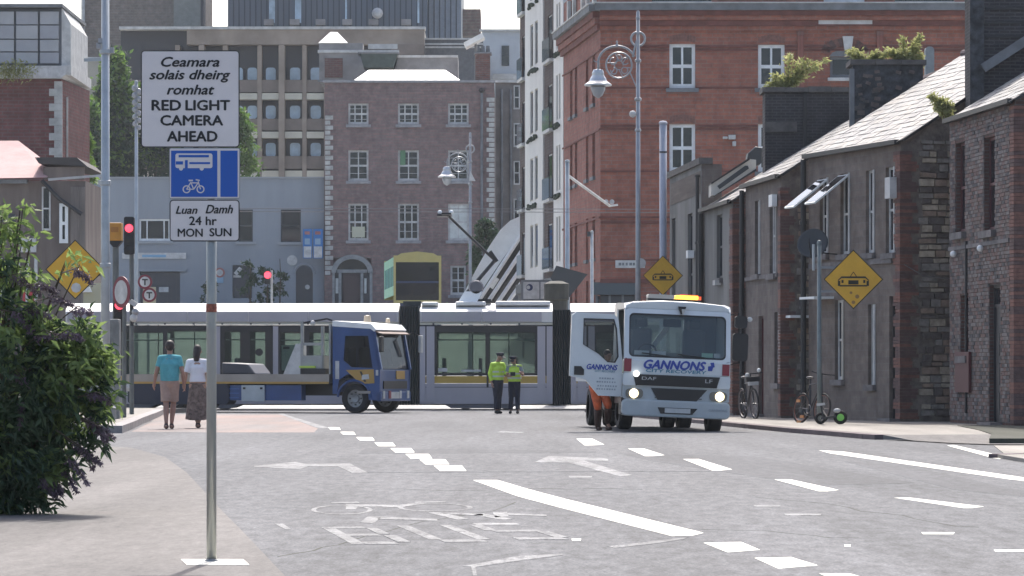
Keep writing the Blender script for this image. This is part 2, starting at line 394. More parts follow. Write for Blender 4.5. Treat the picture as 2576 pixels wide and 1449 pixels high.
pr = [(6.42, 47.3), (6.9, 47.9), (7.6, 48.1), (14, 48.2), (14, 5), (6.42, 5)]
o = MB().prism(pr, 0.0, 0.05, 'xy').build('near_right_pavement', PAVE2); o['kind'] = 'structure'
for a, bb in zip(pr[:3], pr[1:4]):
    MB().bar((*a, .025), (*bb, .025), .28, .058).build('kerb_stone', KERBDK, o)
sheet('side_road_paving', [G(2500, 1122), (14, 55.4), (14, 48.5), G(2530, 1146)], .010, PAVE2, kind='structure')

# --- painted markings: thin sheets on the road, each one its own piece ---
MK = thing('road_markings', None, None); MK['kind'] = 'structure'
MK.parent = ROAD
def mark(name, pix, m=PAINT, z=0.005):
    pts = [G(*p) for p in pix]
    return MB().prism(pts, -.004, z * .45, 'xy').build(name, m, ROAD)
mark('lane_line', [(1190, 1208), (1252, 1208), (1330, 1231), (1420, 1255), (1770, 1341), (1742, 1348), (1690, 1349), (1400, 1275), (1300, 1248)])
for q in [[(1770, 1366), (1865, 1364), (1912, 1384), (1830, 1390)], [(1898, 1404), (1990, 1402), (2058, 1423), (1958, 1431)], [(2060, 1443), (2140, 1444), (2230, 1470), (2130, 1472)]]:
    mark('lane_block', q)
# the broken line of small blocks running to the junction
ln = [(845, 1078), (880, 1090), (925, 1104), (975, 1118), (1020, 1133), (1062, 1148), (1102, 1162), (1142, 1178)]
prev = None
for i, (px, py) in enumerate(ln):
    w_ = 22 + 6.2 * i * .8; h_ = 3.0 + 0.55 * i
    mark('lane_block', [(px - w_ * .9, py - h_), (px + w_ * .35, py - h_), (px + w_ * .55, py + h_), (px - w_ * .62, py + h_)])
for (a, b_) in [((1450, 1106), (1520, 1119)), ((1580, 1131), (1672, 1146)), ((1718, 1158), (1842, 1182)), ((1948, 1210), (2110, 1234)), ((2250, 1257), (2475, 1276))]:
    t = 2.2 + (a[1] - 1106) * .015
    mark('centre_dash', [(a[0], a[1] - t), (a[0] + 40, a[1] - t), (b_[0], b_[1] - t * .3), (b_[0] - 30, b_[1] + t * .6), (b_[0] - 50, b_[1] + t * .6)])
mark('edge_line', [(2060, 1133), (2120, 1136), (2600, 1205), (2600, 1213), (2540, 1206), (2090, 1141)])
mark('edge_line', [(2383, 1121), (2400, 1120), (2530, 1149), (2515, 1155), (2497, 1152)])
for (x, y, w_) in [(1930, 1273, 35), (2020, 1295, 48), (2360, 1342, 42), (1450, 1358, 12), (2540, 1386, 40), (1960, 1311, 0), (2132, 1373, 8), (1460, 1200, 30), (735, 1330, 0)]:
    if w_: mark('worn_dash', [(x - w_, y - 2.5), (x + w_, y - 2.5), (x + w_ * .9, y + 2.5), (x - w_ * .9, y + 2.5)], WORN if w_ > 13 and x < 2300 else PAINT)
# faint cross seams
TAR0 = None
mark('road_seam', [(880, 1187), (1790, 1184), (1790, 1186), (880, 1189)], MATS['newer_tar'] if 'newer_tar' in MATS else ASPH, .0045)
mark('worn_line', [(1165, 1425), (1300, 1400), (1415, 1393), (1415, 1397), (1300, 1412), (1195, 1427)], WORN)
mark('worn_line', [(1530, 1375), (1640, 1362), (1730, 1352), (1720, 1357), (1640, 1369), (1545, 1379)], WORN)
mark('worn_line', [(1195, 1424), (1200, 1449), (1190, 1449), (1185, 1425)], WORN, .0055)
mark('worn_patch', [(690, 1318), (712, 1318), (732, 1331), (720, 1333)], WORN)
# arrows
mark('turn_arrow', [(640, 1172), (742, 1162), (768, 1167), (880, 1166), (925, 1189), (885, 1190), (852, 1174), (775, 1173), (755, 1181), (640, 1175)], WORN)
mark('turn_arrow', [(1345, 1163), (1380, 1147), (1530, 1154), (1530, 1160), (1470, 1159), (1592, 1196), (1560, 1199), (1430, 1164)], WORN)
# cycle symbol and BUS lettering, stretched along the lane
def ring(px, py, rx, ry, t):
    b = MB(); N = 20
    for k in range(N):
        a = 2 * math.pi * k / N
        for q in (1.0, 1 - t):
            x, y = G(px + rx * q * math.cos(a), py + ry * (q if q == 1 else 1 - t * .95) * math.sin(a)); b.v.append((x, y, .0022))
    for k in range(N):
        j = (k + 1) % N; b.f.append((2 * k, 2 * j, 2 * j + 1, 2 * k + 1))
    b.build('cycle_symbol', WORN, ROAD)
ring(860, 1283, 78, 12, .16); ring(1095, 1277, 95, 10, .14)
mark('cycle_symbol', [(870, 1268), (1000, 1271), (1060, 1264), (1075, 1266), (1010, 1277), (900, 1274), (895, 1282), (870, 1282)], WORN, .0055)
mark('cycle_symbol', [(830, 1264), (900, 1262), (905, 1266), (835, 1267)], WORN, .0055)
mark('cycle_symbol', [(1045, 1262), (1120, 1261), (1120, 1265), (1045, 1266)], WORN, .006)
def poly_letters(rows):
    for q in rows: mark('road_letter', q, WORN, .0052)
poly_letters([
    [(905, 1315), (925, 1300), (960, 1300), (940, 1318)], [(960, 1300), (1100, 1306), (1100, 1311), (950, 1306)],
    [(1075, 1290), (1105, 1288), (1180, 1306), (1150, 1308)], [(1105, 1288), (1215, 1294), (1215, 1298), (1120, 1293)], [(1215, 1292), (1290, 1306), (1262, 1308), (1190, 1296)],
    [(1240, 1290), (1275, 1288), (1280, 1300), (1245, 1302)], [(1275, 1291), (1375, 1295), (1375, 1299), (1278, 1296)],
    ])
def ground_text(rects, px, py, wd, ln, rz=7.5):
    x, y = G(px, py); c_, s_ = math.cos(R(rz)), math.sin(R(rz))
    b = MB()
    for k, (u0, v0, u1, v1, w_) in enumerate(rects):     # strokes of a stretched stencil letter
        a = Vector((u0 * wd, v0 * ln)); e = Vector((u1 * wd, v1 * ln)); vert = abs(e.y - a.y) > abs(e.x - a.x)
        hw = w_ * wd / 2; hl = w_ * ln / 3.4
        q = [(a.x - hw, a.y), (a.x + hw, a.y), (e.x + hw, e.y), (e.x - hw, e.y)] if vert else [(a.x, a.y - hl), (e.x, e.y - hl), (e.x, e.y + hl), (a.x, a.y + hl)]
        b = MB().prism([(x + p * c_ - r * s_, y + p * s_ + r * c_) for p, r in q], -.004, .0018 + k * .0003, 'xy'); b.build('road_letter', WORN, ROAD)
ground_text([(-.4, -.5, -.4, .5, .22), (-.3, .46, .25, .46, .22), (-.3, 0, .25, 0, .22), (-.3, -.46, .25, -.46, .22), (.36, .04, .36, .42, .2), (.4, -.42, .4, -.04, .22)], 918, 1346, .40, 2.6)
ground_text([(-.4, -.38, -.4, .5, .22), (.4, -.38, .4, .5, .22), (-.36, -.46, .36, -.46, .22)], 1115, 1341, .40, 2.6)
ground_text([(-.38, .46, .40, .46, .22), (-.4, .04, -.4, .40, .22), (-.4, 0, .4, 0, .22), (.4, -.40, .4, -.04, .22), (-.4, -.46, .4, -.46, .22)], 1300, 1336, .42, 2.6)
mark('pavement_stripe', [(455, 1413), (612, 1413), (627, 1427), (470, 1427)], PAINT, .034)
sheet('red_bus_lane', [G(560, 1088), G(790, 1088), G(800, 1078), G(705, 1042), G(400, 1042), G(380, 1062), G(330, 1086)], .0012, REDSURF, ROAD)
mark('edge_line', [(700, 1041), (712, 1041), (830, 1077), (800, 1077)], WORN, .0058)
mark('stop_line', [(1260, 1085), (1320, 1087), (1310, 1090), (1250, 1088)], WORN)
for (x, y, w_, h_) in [(1035, 1096, 260, 5), (1700, 1108, 300, 5), (1350, 1140, 420, 5), (600, 1110, 240, 4)]:
    pass
rc = random.Random(5)
for (x, y, dx, dy, n_) in ((700, 1400, 38, -9, 16), (1500, 1300, 60, 4, 12), (1900, 1250, 50, 6, 12), (1000, 1230, 70, -1, 9)):   # hairline cracks
    for k in range(n_):
        x2, y2 = x + dx * rc.uniform(.6, 1.3), y + dy + rc.uniform(-4, 4); a_, b_ = G(x, y), G(x2, y2)
        MB().bar((*a_, -.0005), (*b_, -.0005), rc.uniform(.008, .016), .003).build('crack', DARKAPRON, ROAD); x, y = x2, y2
# manhole and patches of newer tar
TAR = groundmat('newer_tar', (0.092, 0.094, 0.102), (0.080, 0.082, 0.089), 0.8, spec=.18, fine=.3)
mark('tar_patch', [(1560, 1141), (1900, 1148), (2300, 1215), (2050, 1222), (1640, 1160)], TAR, .0025)
mark('tar_patch', [(920, 1128), (1500, 1134), (1500, 1139), (900, 1141)], TAR, .0025)
mark('tar_patch', [(2120, 1160), (2280, 1172), (2600, 1240), (2600, 1252), (2400, 1232)], TAR, .0025)
MK2 = MK; bpy.data.objects.remove(MK2)
# tram rails let into the road
RAIL = mat('steel_rail', (0.30, 0.28, 0.27), 0.35, .8)
for Y in (113.0, 114.45):
    o = MB().box(-60, 60, Y, Y + .07, -.02, .006).build('tram_rail', RAIL, ROAD)
# ================= RIGHT-HAND TERRACE (stepped two-storey houses) =================
BR_A = brickmat('sooty_red_brick', (0.150, 0.075, 0.062), (0.105, 0.062, 0.056), (0.13, 0.12, 0.115), dirt=(0.070, 0.062, 0.060), dirtamt=.6)
REN_A = brickmat('grey_brown_old_brick', (0.195, 0.160, 0.140), (0.158, 0.132, 0.118), (0.18, 0.160, 0.145), dirt=(0.095, 0.080, 0.070), dirtamt=.75, bw=.45, bh=.15, dscale=.8)
REN_C = brickmat('mauve_grey_old_brick', (0.175, 0.148, 0.133), (0.143, 0.125, 0.114), (0.165, 0.15, 0.14), dirt=(0.105, 0.088, 0.082), dirtamt=.7, bw=.45, bh=.15, dscale=.8)
REN_D = mat('slate_grey_render', (0.165, 0.165, 0.158), 0.92, var=.28, scale=1.2, bump=.4, bscale=25, streak=True)
RUB = mat('rubble_stone_bed', (0.16, 0.135, 0.118), 0.95, var=.4, scale=4, bump=.5, bscale=20)
STONES = [mat('rubble_brown', (0.27, 0.20, 0.155), 0.9, var=.3, scale=6), mat('rubble_grey', (0.23, 0.21, 0.19), 0.9, var=.3, scale=6), mat('rubble_buff', (0.37, 0.315, 0.245), 0.9, var=.3, scale=6), mat('rubble_dark', (0.13, 0.11, 0.10), 0.9, var=.3, scale=6)]
QB = [mat('quoin_red_brick', (0.19, 0.092, 0.072), 0.9, var=.25, scale=8), mat('quoin_dark_brick', (0.115, 0.072, 0.066), 0.9, var=.25, scale=8)]
SLATES = [mat('slate_pale', (0.265, 0.258, 0.252), 0.62, var=.25, scale=2.5), mat('slate_mid', (0.215, 0.21, 0.208), 0.6, var=.25, scale=2.5), mat('slate_warm', (0.285, 0.265, 0.245), 0.66, var=.3, scale=2.5)]
ROOFBED = mat('roof_battens_under', (0.12, 0.11, 0.11), 0.9)
GUT = mat('cast_iron_gutter', (0.02, 0.02, 0.022), 0.5)
CHIM = brickmat('black_sooty_brick', (0.060, 0.055, 0.058), (0.045, 0.045, 0.05), (0.085, 0.085, 0.085), dirt=(0.035, 0.037, 0.04), dirtamt=.6)
CHIMR = mat('dark_rubble', (0.055, 0.060, 0.066), 0.95, var=.55, scale=5, detail=3, bump=.6, bscale=12)
CAPST = mat('chimney_capstone', (0.10, 0.095, 0.09), 0.9, var=.3, scale=4)
MAROON = mat('maroon_frame', (0.085, 0.022, 0.026), 0.55)
DOORDK = mat('dark_door', (0.022, 0.024, 0.03), 0.5)
SILLST = mat('weathered_sill', (0.15, 0.14, 0.14), 0.9, var=.3, scale=3)
DISH = mat('satellite_dish_grey', (0.045, 0.05, 0.055), 0.6)
GLT = glassmat('terrace_glass', (0.4, 0.45, 0.45), dark=.8, darkcol=(0.03, 0.03, 0.035))
PITCH = 0.62
brick_count = [0]

def house(name, label, far, near, zt, wallmat, depth=7.5, roof=True, gable=None, z0=0.13, ridge=3.9, name2=None, slate_parts=0, overhang=.12):
    """root at the far street corner; local x runs along the street front towards the camera, local +y goes back into the house"""
    fx, fy = far; nx, ny = near; L = math.hypot(nx - fx, ny - fy); rz = math.atan2(ny - fy, nx - fx)
    root = thing(name, label, 'house', (fx, fy, 0), rz)
    root['L'] = L
    return root, L
def house_shell(root, L, zt, wm, holes, gm=None, z0=0.13, ridge=3.9, depth=7.8, near_gable=True, roof=True, slate_n=0, gut=True, ov=0.10, holes_depth=.16, lift=0.0):
    b = wall_holes(MB(), 0, L, z0 - .1, zt, holes, 0, holes_depth)
    zr = zt + PITCH * ridge
    b.add([(0, 0, z0 - .1), (0, depth, z0 - .1), (0, depth, zt), (0, ridge, zr), (0, 0, zt)], [(0, 1, 2, 3, 4)])
    b.add([(0, depth, z0 - .1), (L, depth, z0 - .1), (L, depth, zt), (0, depth, zt)], [(0, 1, 2, 3)])
    b.build('front_wall', wm, root, fix=False)
    g = MB(); g.add([(L, 0, z0 - .1), (L, depth, z0 - .1), (L, depth, zt), (L, ridge, zr), (L, 0, zt)], [(0, 1, 2, 3, 4)])
    g.build('gable_wall', gm or wm, root, fix=False)
    if roof: slate_roof(root, L, zt, ridge, depth, slate_n, ov)
    if gut:
        MB().box(-.02, L + .06, -.17, -.06, zt - .08, zt + .02).build('gutter', GUT, root)
        MB().prism([(-.05, 0), (.02, -.02), (ridge + .0, zr - zt - .0), (ridge - .05, zr - zt + .08)], L + ov - .0, L + ov + .05, 'yz').build('verge_board', GUT, root, loc=(0, 0, zt))
def slate_roof(root, L, zt, ridge, depth, nparts, ov):
    ang = math.atan(PITCH); n_rows = int(ridge / math.cos(ang) / .26) + 1
    t = .03
    sl = MB(); sl.add([(-.02, -.12, zt - .074), (L + ov, -.12, zt - .074), (L + ov, ridge, zt + PITCH * ridge), (-.02, ridge, zt + PITCH * ridge)], [(0, 1, 2, 3)])
    sl.add([(-.02, depth + .1, zt - .06), (L + ov, depth + .1, zt - .06), (L + ov, ridge, zt + PITCH * ridge), (-.02, ridge, zt + PITCH * ridge)], [(3, 2, 1, 0)])
    rf = sl.build('roof', ROOFBED, root, fix=False)
    wsl = .32; nc = int((L + ov) / wsl) + 1
    rows = []
    for r in range(n_rows):
        for c in range(nc + 1):
            x0 = c * wsl - (.16 if r % 2 else 0); x1 = min(x0 + wsl - .012, L + ov); x0 = max(x0, -.02)
            if x1 - x0 < .05: continue
            rows.append((r, x0, x1))
    # nearest slates are pieces of their own, the rest one mesh per shade
    rows.sort(key=lambda q: (-q[1], q[0])); rest = {m.name: MB() for m in SLATES}
    for k, (r, x0, x1) in enumerate(rows):
        s = -.14 + r * .26; jit = random.uniform(-.006, .006); hgt = random.uniform(.0, .012)
        yc = (s + .17) * math.cos(ang); zc = zt + (s + .17) * math.sin(ang) + .028 + hgt
        m = random.choice(SLATES)
        if k < nparts:
            o = piece('slate', m, root, x0, x1, -.2, .2, -.007, .007); o.location = ((x0 + x1) / 2, yc, zc); o.scale = (x1 - x0, .38, .014)
            o.rotation_euler = (ang - .035 + jit, 0, random.uniform(-.012, .012))
        else:
            a2 = ang - .035 + jit; ca, sa = math.cos(a2), math.sin(a2)
            vs = []
            for (dx, dy, dz) in [(x0, -.19, -.007), (x1, -.19, -.007), (x1, .19, -.007), (x0, .19, -.007), (x0, -.19, .007), (x1, -.19, .007), (x1, .19, .007), (x0, .19, .007)]:
                vs.append((dx, yc + dy * ca - dz * sa, zc + dy * sa + dz * ca))
            rest[m.name].add(vs, [(4, 5, 6, 7), (0, 1, 5, 4), (1, 2, 6, 5), (3, 0, 4, 7)])
    for m in SLATES:
        if rest[m.name].v: tri_kind(rest[m.name].build('roof_slates', m, root, fix=False))
    MB().tube([(-.02, ridge, zt + PITCH * ridge + .05), (L + ov, ridge, zt + PITCH * ridge + .05)], .09, 8).build('ridge_tiles', KERBDK, root)
def quoins(root, L, zt, z0=.13, side='near', w1=.34, w2=.22, wg=.55, h=.225, gy=True):
    """alternating brick corner blocks, returning round on to the gable"""
    z = z0; k = 0
    while z < zt - h:
        a = w1 if k % 2 else w2; g = wg if k % 2 == 0 else wg * .62
        for q in range(3):
            zz = z + q * h / 3
            piece('quoin_brick', random.choice(QB), root, L - a * random.uniform(.9, 1.05), L + .03, -.03, g * random.uniform(.8, 1.05), zz + .004, zz + h / 3 - .006)
        z += h; k += 1
def rubble(root, L, z0, z1, y0, y1, n):
    """rough stones standing proud of the gable bed, one piece each"""
    y_rows = z0; cnt = 0
    while y_rows < z1 and cnt < n:
        h = random.uniform(.10, .19); y = y0 + random.uniform(0, .1)
        while y < y1 and cnt < n:
            w_ = random.uniform(.16, .42)
            if random.random() < .9:
                piece('stone', random.choice(STONES), root, L - .02, L + random.uniform(.03, .07), y, min(y + w_ - .025, y1), y_rows + .012, y_rows + h - .012 - random.uniform(0, .02), rot=(random.uniform(-.05, .05), 0, 0)); cnt += 1
            y += w_
        y_rows += h
def dress_window(root, x0, x1, z0, z1, mf=OLDWHITE, sill=True, depth=.08, side=None, bars=(.25, .5, .75)):
    window(root, x0, x1, z0, z1, mf, GLT, y=depth, fw=.055, mull=(.5,), interior=INNER, sill=None)
    if sill: piece('sill', SILLST, root, x0 - .1, x1 + .1, -.09, .05, z0 - .13, z0 - .005)
def open_leaf(root, x0, x1, ztop, h, ang=48):
    b = MB(); a = R(ang)
    p = [(0, 0), (-math.sin(a) * h, -math.cos(a) * h)]
    o = MB().box(0, x1 - x0, -.02, .02, -h, 0).build('open_casement', WHITE, root, loc=(x0, -.02, ztop)); o.rotation_euler = (-a, 0, 0)
    MB().box(.05, x1 - x0 - .05, -.026, -.02, -h + .05, -.05).build('pane', GLT, o)
def door(root, x0, x1, z0, z1, m=DOORDK, y=.11, fan=True):
    d_ = MB().box(x0 + .05, x1 - .05, y, y + .05, z0, z1 - (.45 if fan else .06)).build('door', m, root)
    for k in range(2):
        for q in range(3):
            xx0 = x0 + .12 + k * (x1 - x0 - .2) / 2; zz = z0 + .15 + q * .6
            MB().box(xx0, xx0 + (x1 - x0 - .34) / 2, y - .012, y, zz, zz + .45).build('door_panel', m, d_)
    MB().ball((x1 - .14, y - .03, z0 + 1.0), .03).build('door_knob', RAIL, d_)
    f = MB().box(x0, x0 + .05, y - .03, y + .07, z0, z1).box(x1 - .05, x1, y - .03, y + .07, z0, z1).box(x0 + .05, x1 - .05, y - .03, y + .07, z1 - .06, z1)
    if fan: f.box(x0 + .05, x1 - .05, y - .02, y + .06, z1 - .45, z1 - .39)
    fo = f.build('door_frame', m, root)
    if fan: piece('pane', GLT, fo, x0 + .05, x1 - .05, y + .01, y + .02, z1 - .39, z1 - .06)
    piece('doorstep', SILLST, root, x0 - .1, x1 + .1, -.25, .1, z0 - .10, z0)
def satdish(root, x, z, out=.35, r=.33):
    s = MB().lathe([(0.001, .07), (r * .5, .05), (r * .85, .015), (r, 0), (r * .98, -.012), (r * .84, .0), (r * .5, .03), (.001, .05)], n=24, axis='y').build('satellite_dish', DISH, root, smooth=True, loc=(x, -out, z))
    s.rotation_euler = (R(-20), 0, R(55))
    MB().tube([(x, 0, z - .25), (x, -out + .03, z - .2), (x, -out, z)], .018, 6).build('dish_bracket', GUT, root)
    MB().tube([(0, .02, -r), (0, -.33, -.12), (0, -.36, -.02)], .014, 6).build('dish_arm', GUT, s)
def pipe(root, x, z0, z1, y=-.1, r=.045):
    b = MB().tube([(x, y, z0), (x, y, z1)], r, 8)
    z = z0 + .8
    while z < z1: b.lathe([(r + .018, 0), (r + .018, .07)], (x, y, z), 8); z += 1.8
    b.build('downpipe', GUT, root)

# fractions along a house front from a print column
def along(far, near, px):
    fx, fy = far; nx, ny = near; L = math.hypot(nx - fx, ny - fy); k = (px - 1288) / F
    t = (fx - k * fy) / (k * (ny - fy) - (nx - fx)); return t * L

# ---- house B: the nearest, dark brick with courses that can be read ----
farB, nearB = (9.37, 76.5), (9.95, 70.8)
hB, LB = house('brick_terrace_house', 'dark brick terraced house with maroon windows at the right edge of the photo', farB, nearB, 6.55, BR_A)
aB = lambda px: along(farB, nearB, px)
zB = lambda py, Y=73.5: PZ(py, Y)
oB = [(aB(2405), aB(2429), zB(582, 75), zB(354, 75)), (aB(2477), aB(2504), zB(580, 73), zB(345, 73)), (aB(2418), aB(2438), zB(895, 75), zB(742, 75)), (aB(2490), aB(2518), .14, zB(718, 73))]
house_shell(hB, LB, 6.55, RUB if False else BR_A, oB, BR_A, slate_n=70)
BCOL = [mat('brick_plum', (0.165, 0.108, 0.096), 0.9, var=.2, scale=9), mat('brick_grey', (0.175, 0.155, 0.148), 0.9, var=.2, scale=9), mat('brick_brown', (0.145, 0.115, 0.104), 0.9, var=.2, scale=9), mat('brick_soot', (0.085, 0.080, 0.082), 0.9, var=.2, scale=9)]
cnt = 0; rest = {m.name: MB() for m in BCOL}
bl = []
z = .16; k = 0
while z < 6.45:
    x = 0.02 - (.12 if k % 2 else 0)
    while x < LB - .36:
        x0, x1 = max(x, .02), min(x + .225, LB - .36)
        segs = [(x0, x1)]
        for h in oB:
            ns = []
            for a, b_ in segs:
                if z + .065 > h[2] - .02 and z < h[3] + .02:
                    if a < h[0] and b_ > h[0]: ns.append((a, h[0] - .008))
                    elif b_ > h[1] and a < h[1]: ns.append((h[1] + .008, b_))
                    elif b_ <= h[0] or a >= h[1]: ns.append((a, b_))
                else: ns.append((a, b_))
            segs = ns
        for a, b_ in segs:
            if b_ - a > .04: bl.append((a + .005, b_ - .005, z, z + .066))
        x += .235
    z += .078; k += 1
bl.sort(key=lambda q: (abs(q[2] - 4.6)))
for i, (a, b_, c, d_) in enumerate(bl):
    m = random.choice(BCOL); pr_ = random.uniform(.012, .024)
    if i < 260: piece('brick', m, hB, a, b_, -pr_, .01, c, d_)
    else: rest[m.name].box(a, b_, -pr_, .01, c, d_)
for m in BCOL: tri_kind(rest[m.name].build('front_bricks', m, hB, fix=False))
quoins(hB, LB, 6.5, w1=.34, w2=.3)
for (a, b_, c, d_) in oB[:3]:
    window(hB, a, b_, c, d_, MAROON, GLT, y=.10, fw=.06, mull=(), interior=INNER)
    piece('sill', SILLST, hB, a - .12, b_ + .12, -.12, .05, c - .15, c - .005)
door(hB, oB[3][0], oB[3][1], .14, oB[3][3], DOORDK)
piece('shutter_panel', MAROON, hB, aB(2413) , aB(2447), -.09, -.03, zB(987, 75), zB(885, 75))
for px, py in ((2412, 632), (2480, 628)):
    MB().ball((aB(px), -.12, zB(py, 74)), .07).build('wall_lamp', WHITE, hB)
MB().tube([(aB(2435), -.04, .3), (aB(2435), -.04, 3.9)], .03, 6).build('downpipe', GUT, hB)
# stone string course
MB().box(0.0, LB - .36, -.05, -.0, zB(622, 74), zB(612, 74)).build('string_course', SILLST, hB)

# ---- house A: rendered front, rubble gable with brick quoins ----
farA, nearA = (6.90, 83.2), (8.46, 77.9)
hA, LA = house('rendered_terrace_house', 'grey rendered terraced house with a rubble gable and two windows propped open', farA, nearA, 6.2, REN_A)
aA = lambda px: along(farA, nearA, px)
def zA(py, px=2150): 
    t = aA(px) / LA; return PZ(py, farA[1] + (nearA[1] - farA[1]) * t)
oA = [(aA(2062), aA(2082), zA(640, 2070), zA(448, 2070)), (aA(2114), aA(2136), zA(640, 2120), zA(437, 2120)), (aA(2178), aA(2198), zA(636, 2190), zA(428, 2190)), (aA(2228), aA(2250), zA(636, 2240), zA(420, 2240)),
      (aA(2100), aA(2120), zA(955, 2110), zA(755, 2110)), (aA(2184), aA(2200), zA(968, 2190), zA(766, 2190)), (aA(2237), aA(2260), .14, zA(745, 2245))]
house_shell(hA, LA, 6.2, REN_A, oA, RUB, slate_n=110)
for i, (a, b_, c, d_) in enumerate(oA[:6]):
    dress_window(hA, a, b_, c, d_, OLDWHITE, sill=True)
    if i in (0, 1): open_leaf(hA, a - .05, b_ + .05, d_ - .05, 1.05, 52)
    # painted reveal boards catch the light on these old sashes
    piece('reveal_board', OLDWHITE if i != 4 else mat('cream_paint', (.5, .47, .40), .6), hA, b_ - .0, b_ + .06, -.03, .12, c, d_)
door(hA, oA[6][0], oA[6][1], .14, oA[6][3])
piece('window_hood', OLDWHITE, hA, aA(2247), aA(2260), -.20, -.04, zA(500, 2250), zA(447, 2250), rot=(0, 0, 0))
piece('door_canopy', WHITE, hA, aA(2062), aA(2100), -.5, -.02, zA(753, 2080), zA(747, 2080))
quoins(hA, LA, 6.1, w1=.36, w2=.24, wg=.42)
rubble(hA, LA, .2, 8.1, .42, 2.4, 285)
satdish(hA, aA(2102) + .1, zA(612, 2110), out=.6, r=.36)
pipe(hA, .02, .2, 6.1, y=-.14, r=.07)
MB().box(.1, LA - .42, -.05, .0, 3.55, 3.67).build('string_course', SILLST, hA)
for (zz, yy) in ((2.2, 2.0), (4.3, 1.7), (5.8, 1.3)):
    pass
s_ = MB().lathe([(0.001, .08), (.2, .06), (.34, .015), (.4, 0), (.39, -.015), (.2, .04), (.001, .06)], n=24, axis='y').build('satellite_dish', DISH, hA, smooth=True, loc=(LA + .35, 1.55, PZ(560, 77.8))); s_.rotation_euler = (0, R(0), R(70))
MB().tube([(LA + .05, 1.6, PZ(590, 77.8)), (LA + .35, 1.5, PZ(575, 77.8))], .02, 6).build('dish_bracket', GUT, hA)
piece('vent_shelf', OLDWHITE, hA, LA + .02, LA + .25, 1.15, 1.95, PZ(768, 77.8), PZ(756, 77.8))
MB().tube([(LA + .09, .05, 3.5), (LA + .12, .5, 3.25), (LA + .12, 1.1, 3.2), (LA + .12, 1.9, 3.3)], .012, 5).build('hanging_cable', SILLST, hA)

# ---- house C ----
farC, nearC = (5.83, 89.3), (6.36, 84.5)
hC, LC = house('mauve_terrace_house', 'low mauve-grey terraced house next to the downpipe with a white box above its window', farC, nearC, 5.82, REN_C)
aC = lambda px: along(farC, nearC, px)
def zC(py, px=1920):
    t = aC(px) / LC; return PZ(py, farC[1] + (nearC[1] - farC[1]) * t)
oC = [(aC(1899), aC(1912), zC(690, 1905), zC(505, 1905)), (aC(1936), aC(1952), zC(690, 1943), zC(495, 1943)), (aC(1908), aC(1921), .14, zC(795, 1914)), (aC(1948), aC(1962), .9, zC(785, 1955))]
house_shell(hC, LC, 5.82, REN_C, oC, RUB, slate_n=60)
for i, (a, b_, c, d_) in enumerate(oC):
    if i == 2: door(hC, a, b_, c, d_, MAROON, fan=False)
    else:
        dress_window(hC, a, b_, c, d_, OLDWHITE)
        piece('reveal_board', OLDWHITE, hC, b_, b_ + .05, -.03, .12, c, d_)
quoins(hC, LC, 5.75, w1=.3, w2=.25, wg=.34)
rubble(hC, LC, .2, 7.2, .36, .9, 70)
piece('white_box', WHITE, hC, aC(1951), aC(1960), -.17, -.05, zC(520, 1955), zC(490, 1955))
MB().box(.1, LC - .36, -.05, .0, zC(702, 1920), zC(692, 1920)).build('string_course', SILLST, hC)
pipe(hC, .02, .2, 5.7, y=-.1, r=.06)
MB().box(LC + .02, LC + .6, .1, .95, zC(800, 1965), zC(794, 1965)).build('porch_lid', WHITE, hC)

# ---- house D ----
farD, nearD = (5.12, 95.3), (5.58, 90.2)
hD, LD = house('slate_grey_terrace_house', 'slate-grey terraced house with red brick corner behind the white truck cab', farD, nearD, 5.5, REN_D)
aD = lambda px: along(farD, nearD, px)
def zD(py, px=1810):
    t = aD(px) / LD; return PZ(py, farD[1] + (nearD[1] - farD[1]) * t)
oD = [(aD(1803), aD(1817), zD(700), zD(540)), (aD(1806), aD(1820), .14, 2.4)]
house_shell(hD, LD, 5.5, REN_D, oD, BR_A, slate_n=40)
dress_window(hD, *oD[0], mf=DARKGREY); door(hD, *oD[1], fan=False)
quoins(hD, LD, 5.45, w1=.55, w2=.45, wg=.4)
pipe(hD, .02, .2, 5.4, y=-.1, r=.08)
piece('alarm_box', OLDWHITE, hD, aD(1812), aD(1818), -.2, -.04, zD(718), zD(706))
# roof light: pale framed dormer skirt with a long dark slot
zr = 5.5
CREAM = mat('cream_roof_membrane', (0.55, 0.53, 0.47), 0.6, var=.15, scale=3)
for (u0, u1, w0, w1, m_, h_) in ((.3, 3.6, LD - .1, LD + .0, CREAM, .06),):
    pass

# ---- house E: parapet front ----
farE, nearE = (4.54, 103.0), (5.08, 95.9)
hE, LE = house('parapet_house', 'tall grey house with flat parapet and slot windows just left of the sloping roofs', farE, nearE, 6.7, REN_D)
aE = lambda px: along(farE, nearE, px)
oE = [(aE(1690) , aE(1699), 2.6, PZ(545, 101)), (aE(1730), aE(1742), 2.2, PZ(540, 99)), (aE(1700), aE(1712), .14, 2.3), (aE(1752), aE(1762), .9, 2.3)]
b = wall_holes(MB(), 0, LE, 0, 6.75, oE, 0, .16); b.add([(0, 0, 0), (0, .5, 0), (0, .5, 6.75), (0, 0, 6.75)], [(0, 1, 2, 3)]); b.build('front_wall', REN_D, hE, fix=False)
MB().box(0, LE - .01, .3, 6, 0, 5.0).add([(LE, 0, 0), (LE, .55, 0), (LE, .55, 6.75), (LE, 0, 6.75)], [(0, 1, 2, 3)]).build('gable_wall', REN_C, hE, fix=False)
MB().box(-.05, LE + .05, -.08, .3, 6.75, 6.92).build('parapet_coping', CAPST, hE)
MB().box(0, LE - .02, .31, .54, 5.0, 6.6).build('parapet_back', ROOFBED, hE)
for i, (a, b_, c, d_) in enumerate(oE):
    if i == 2: door(hE, a, b_, c, d_, fan=False)
    else: dress_window(hE, a, b_, c, d_, DARKGREY, sill=False)
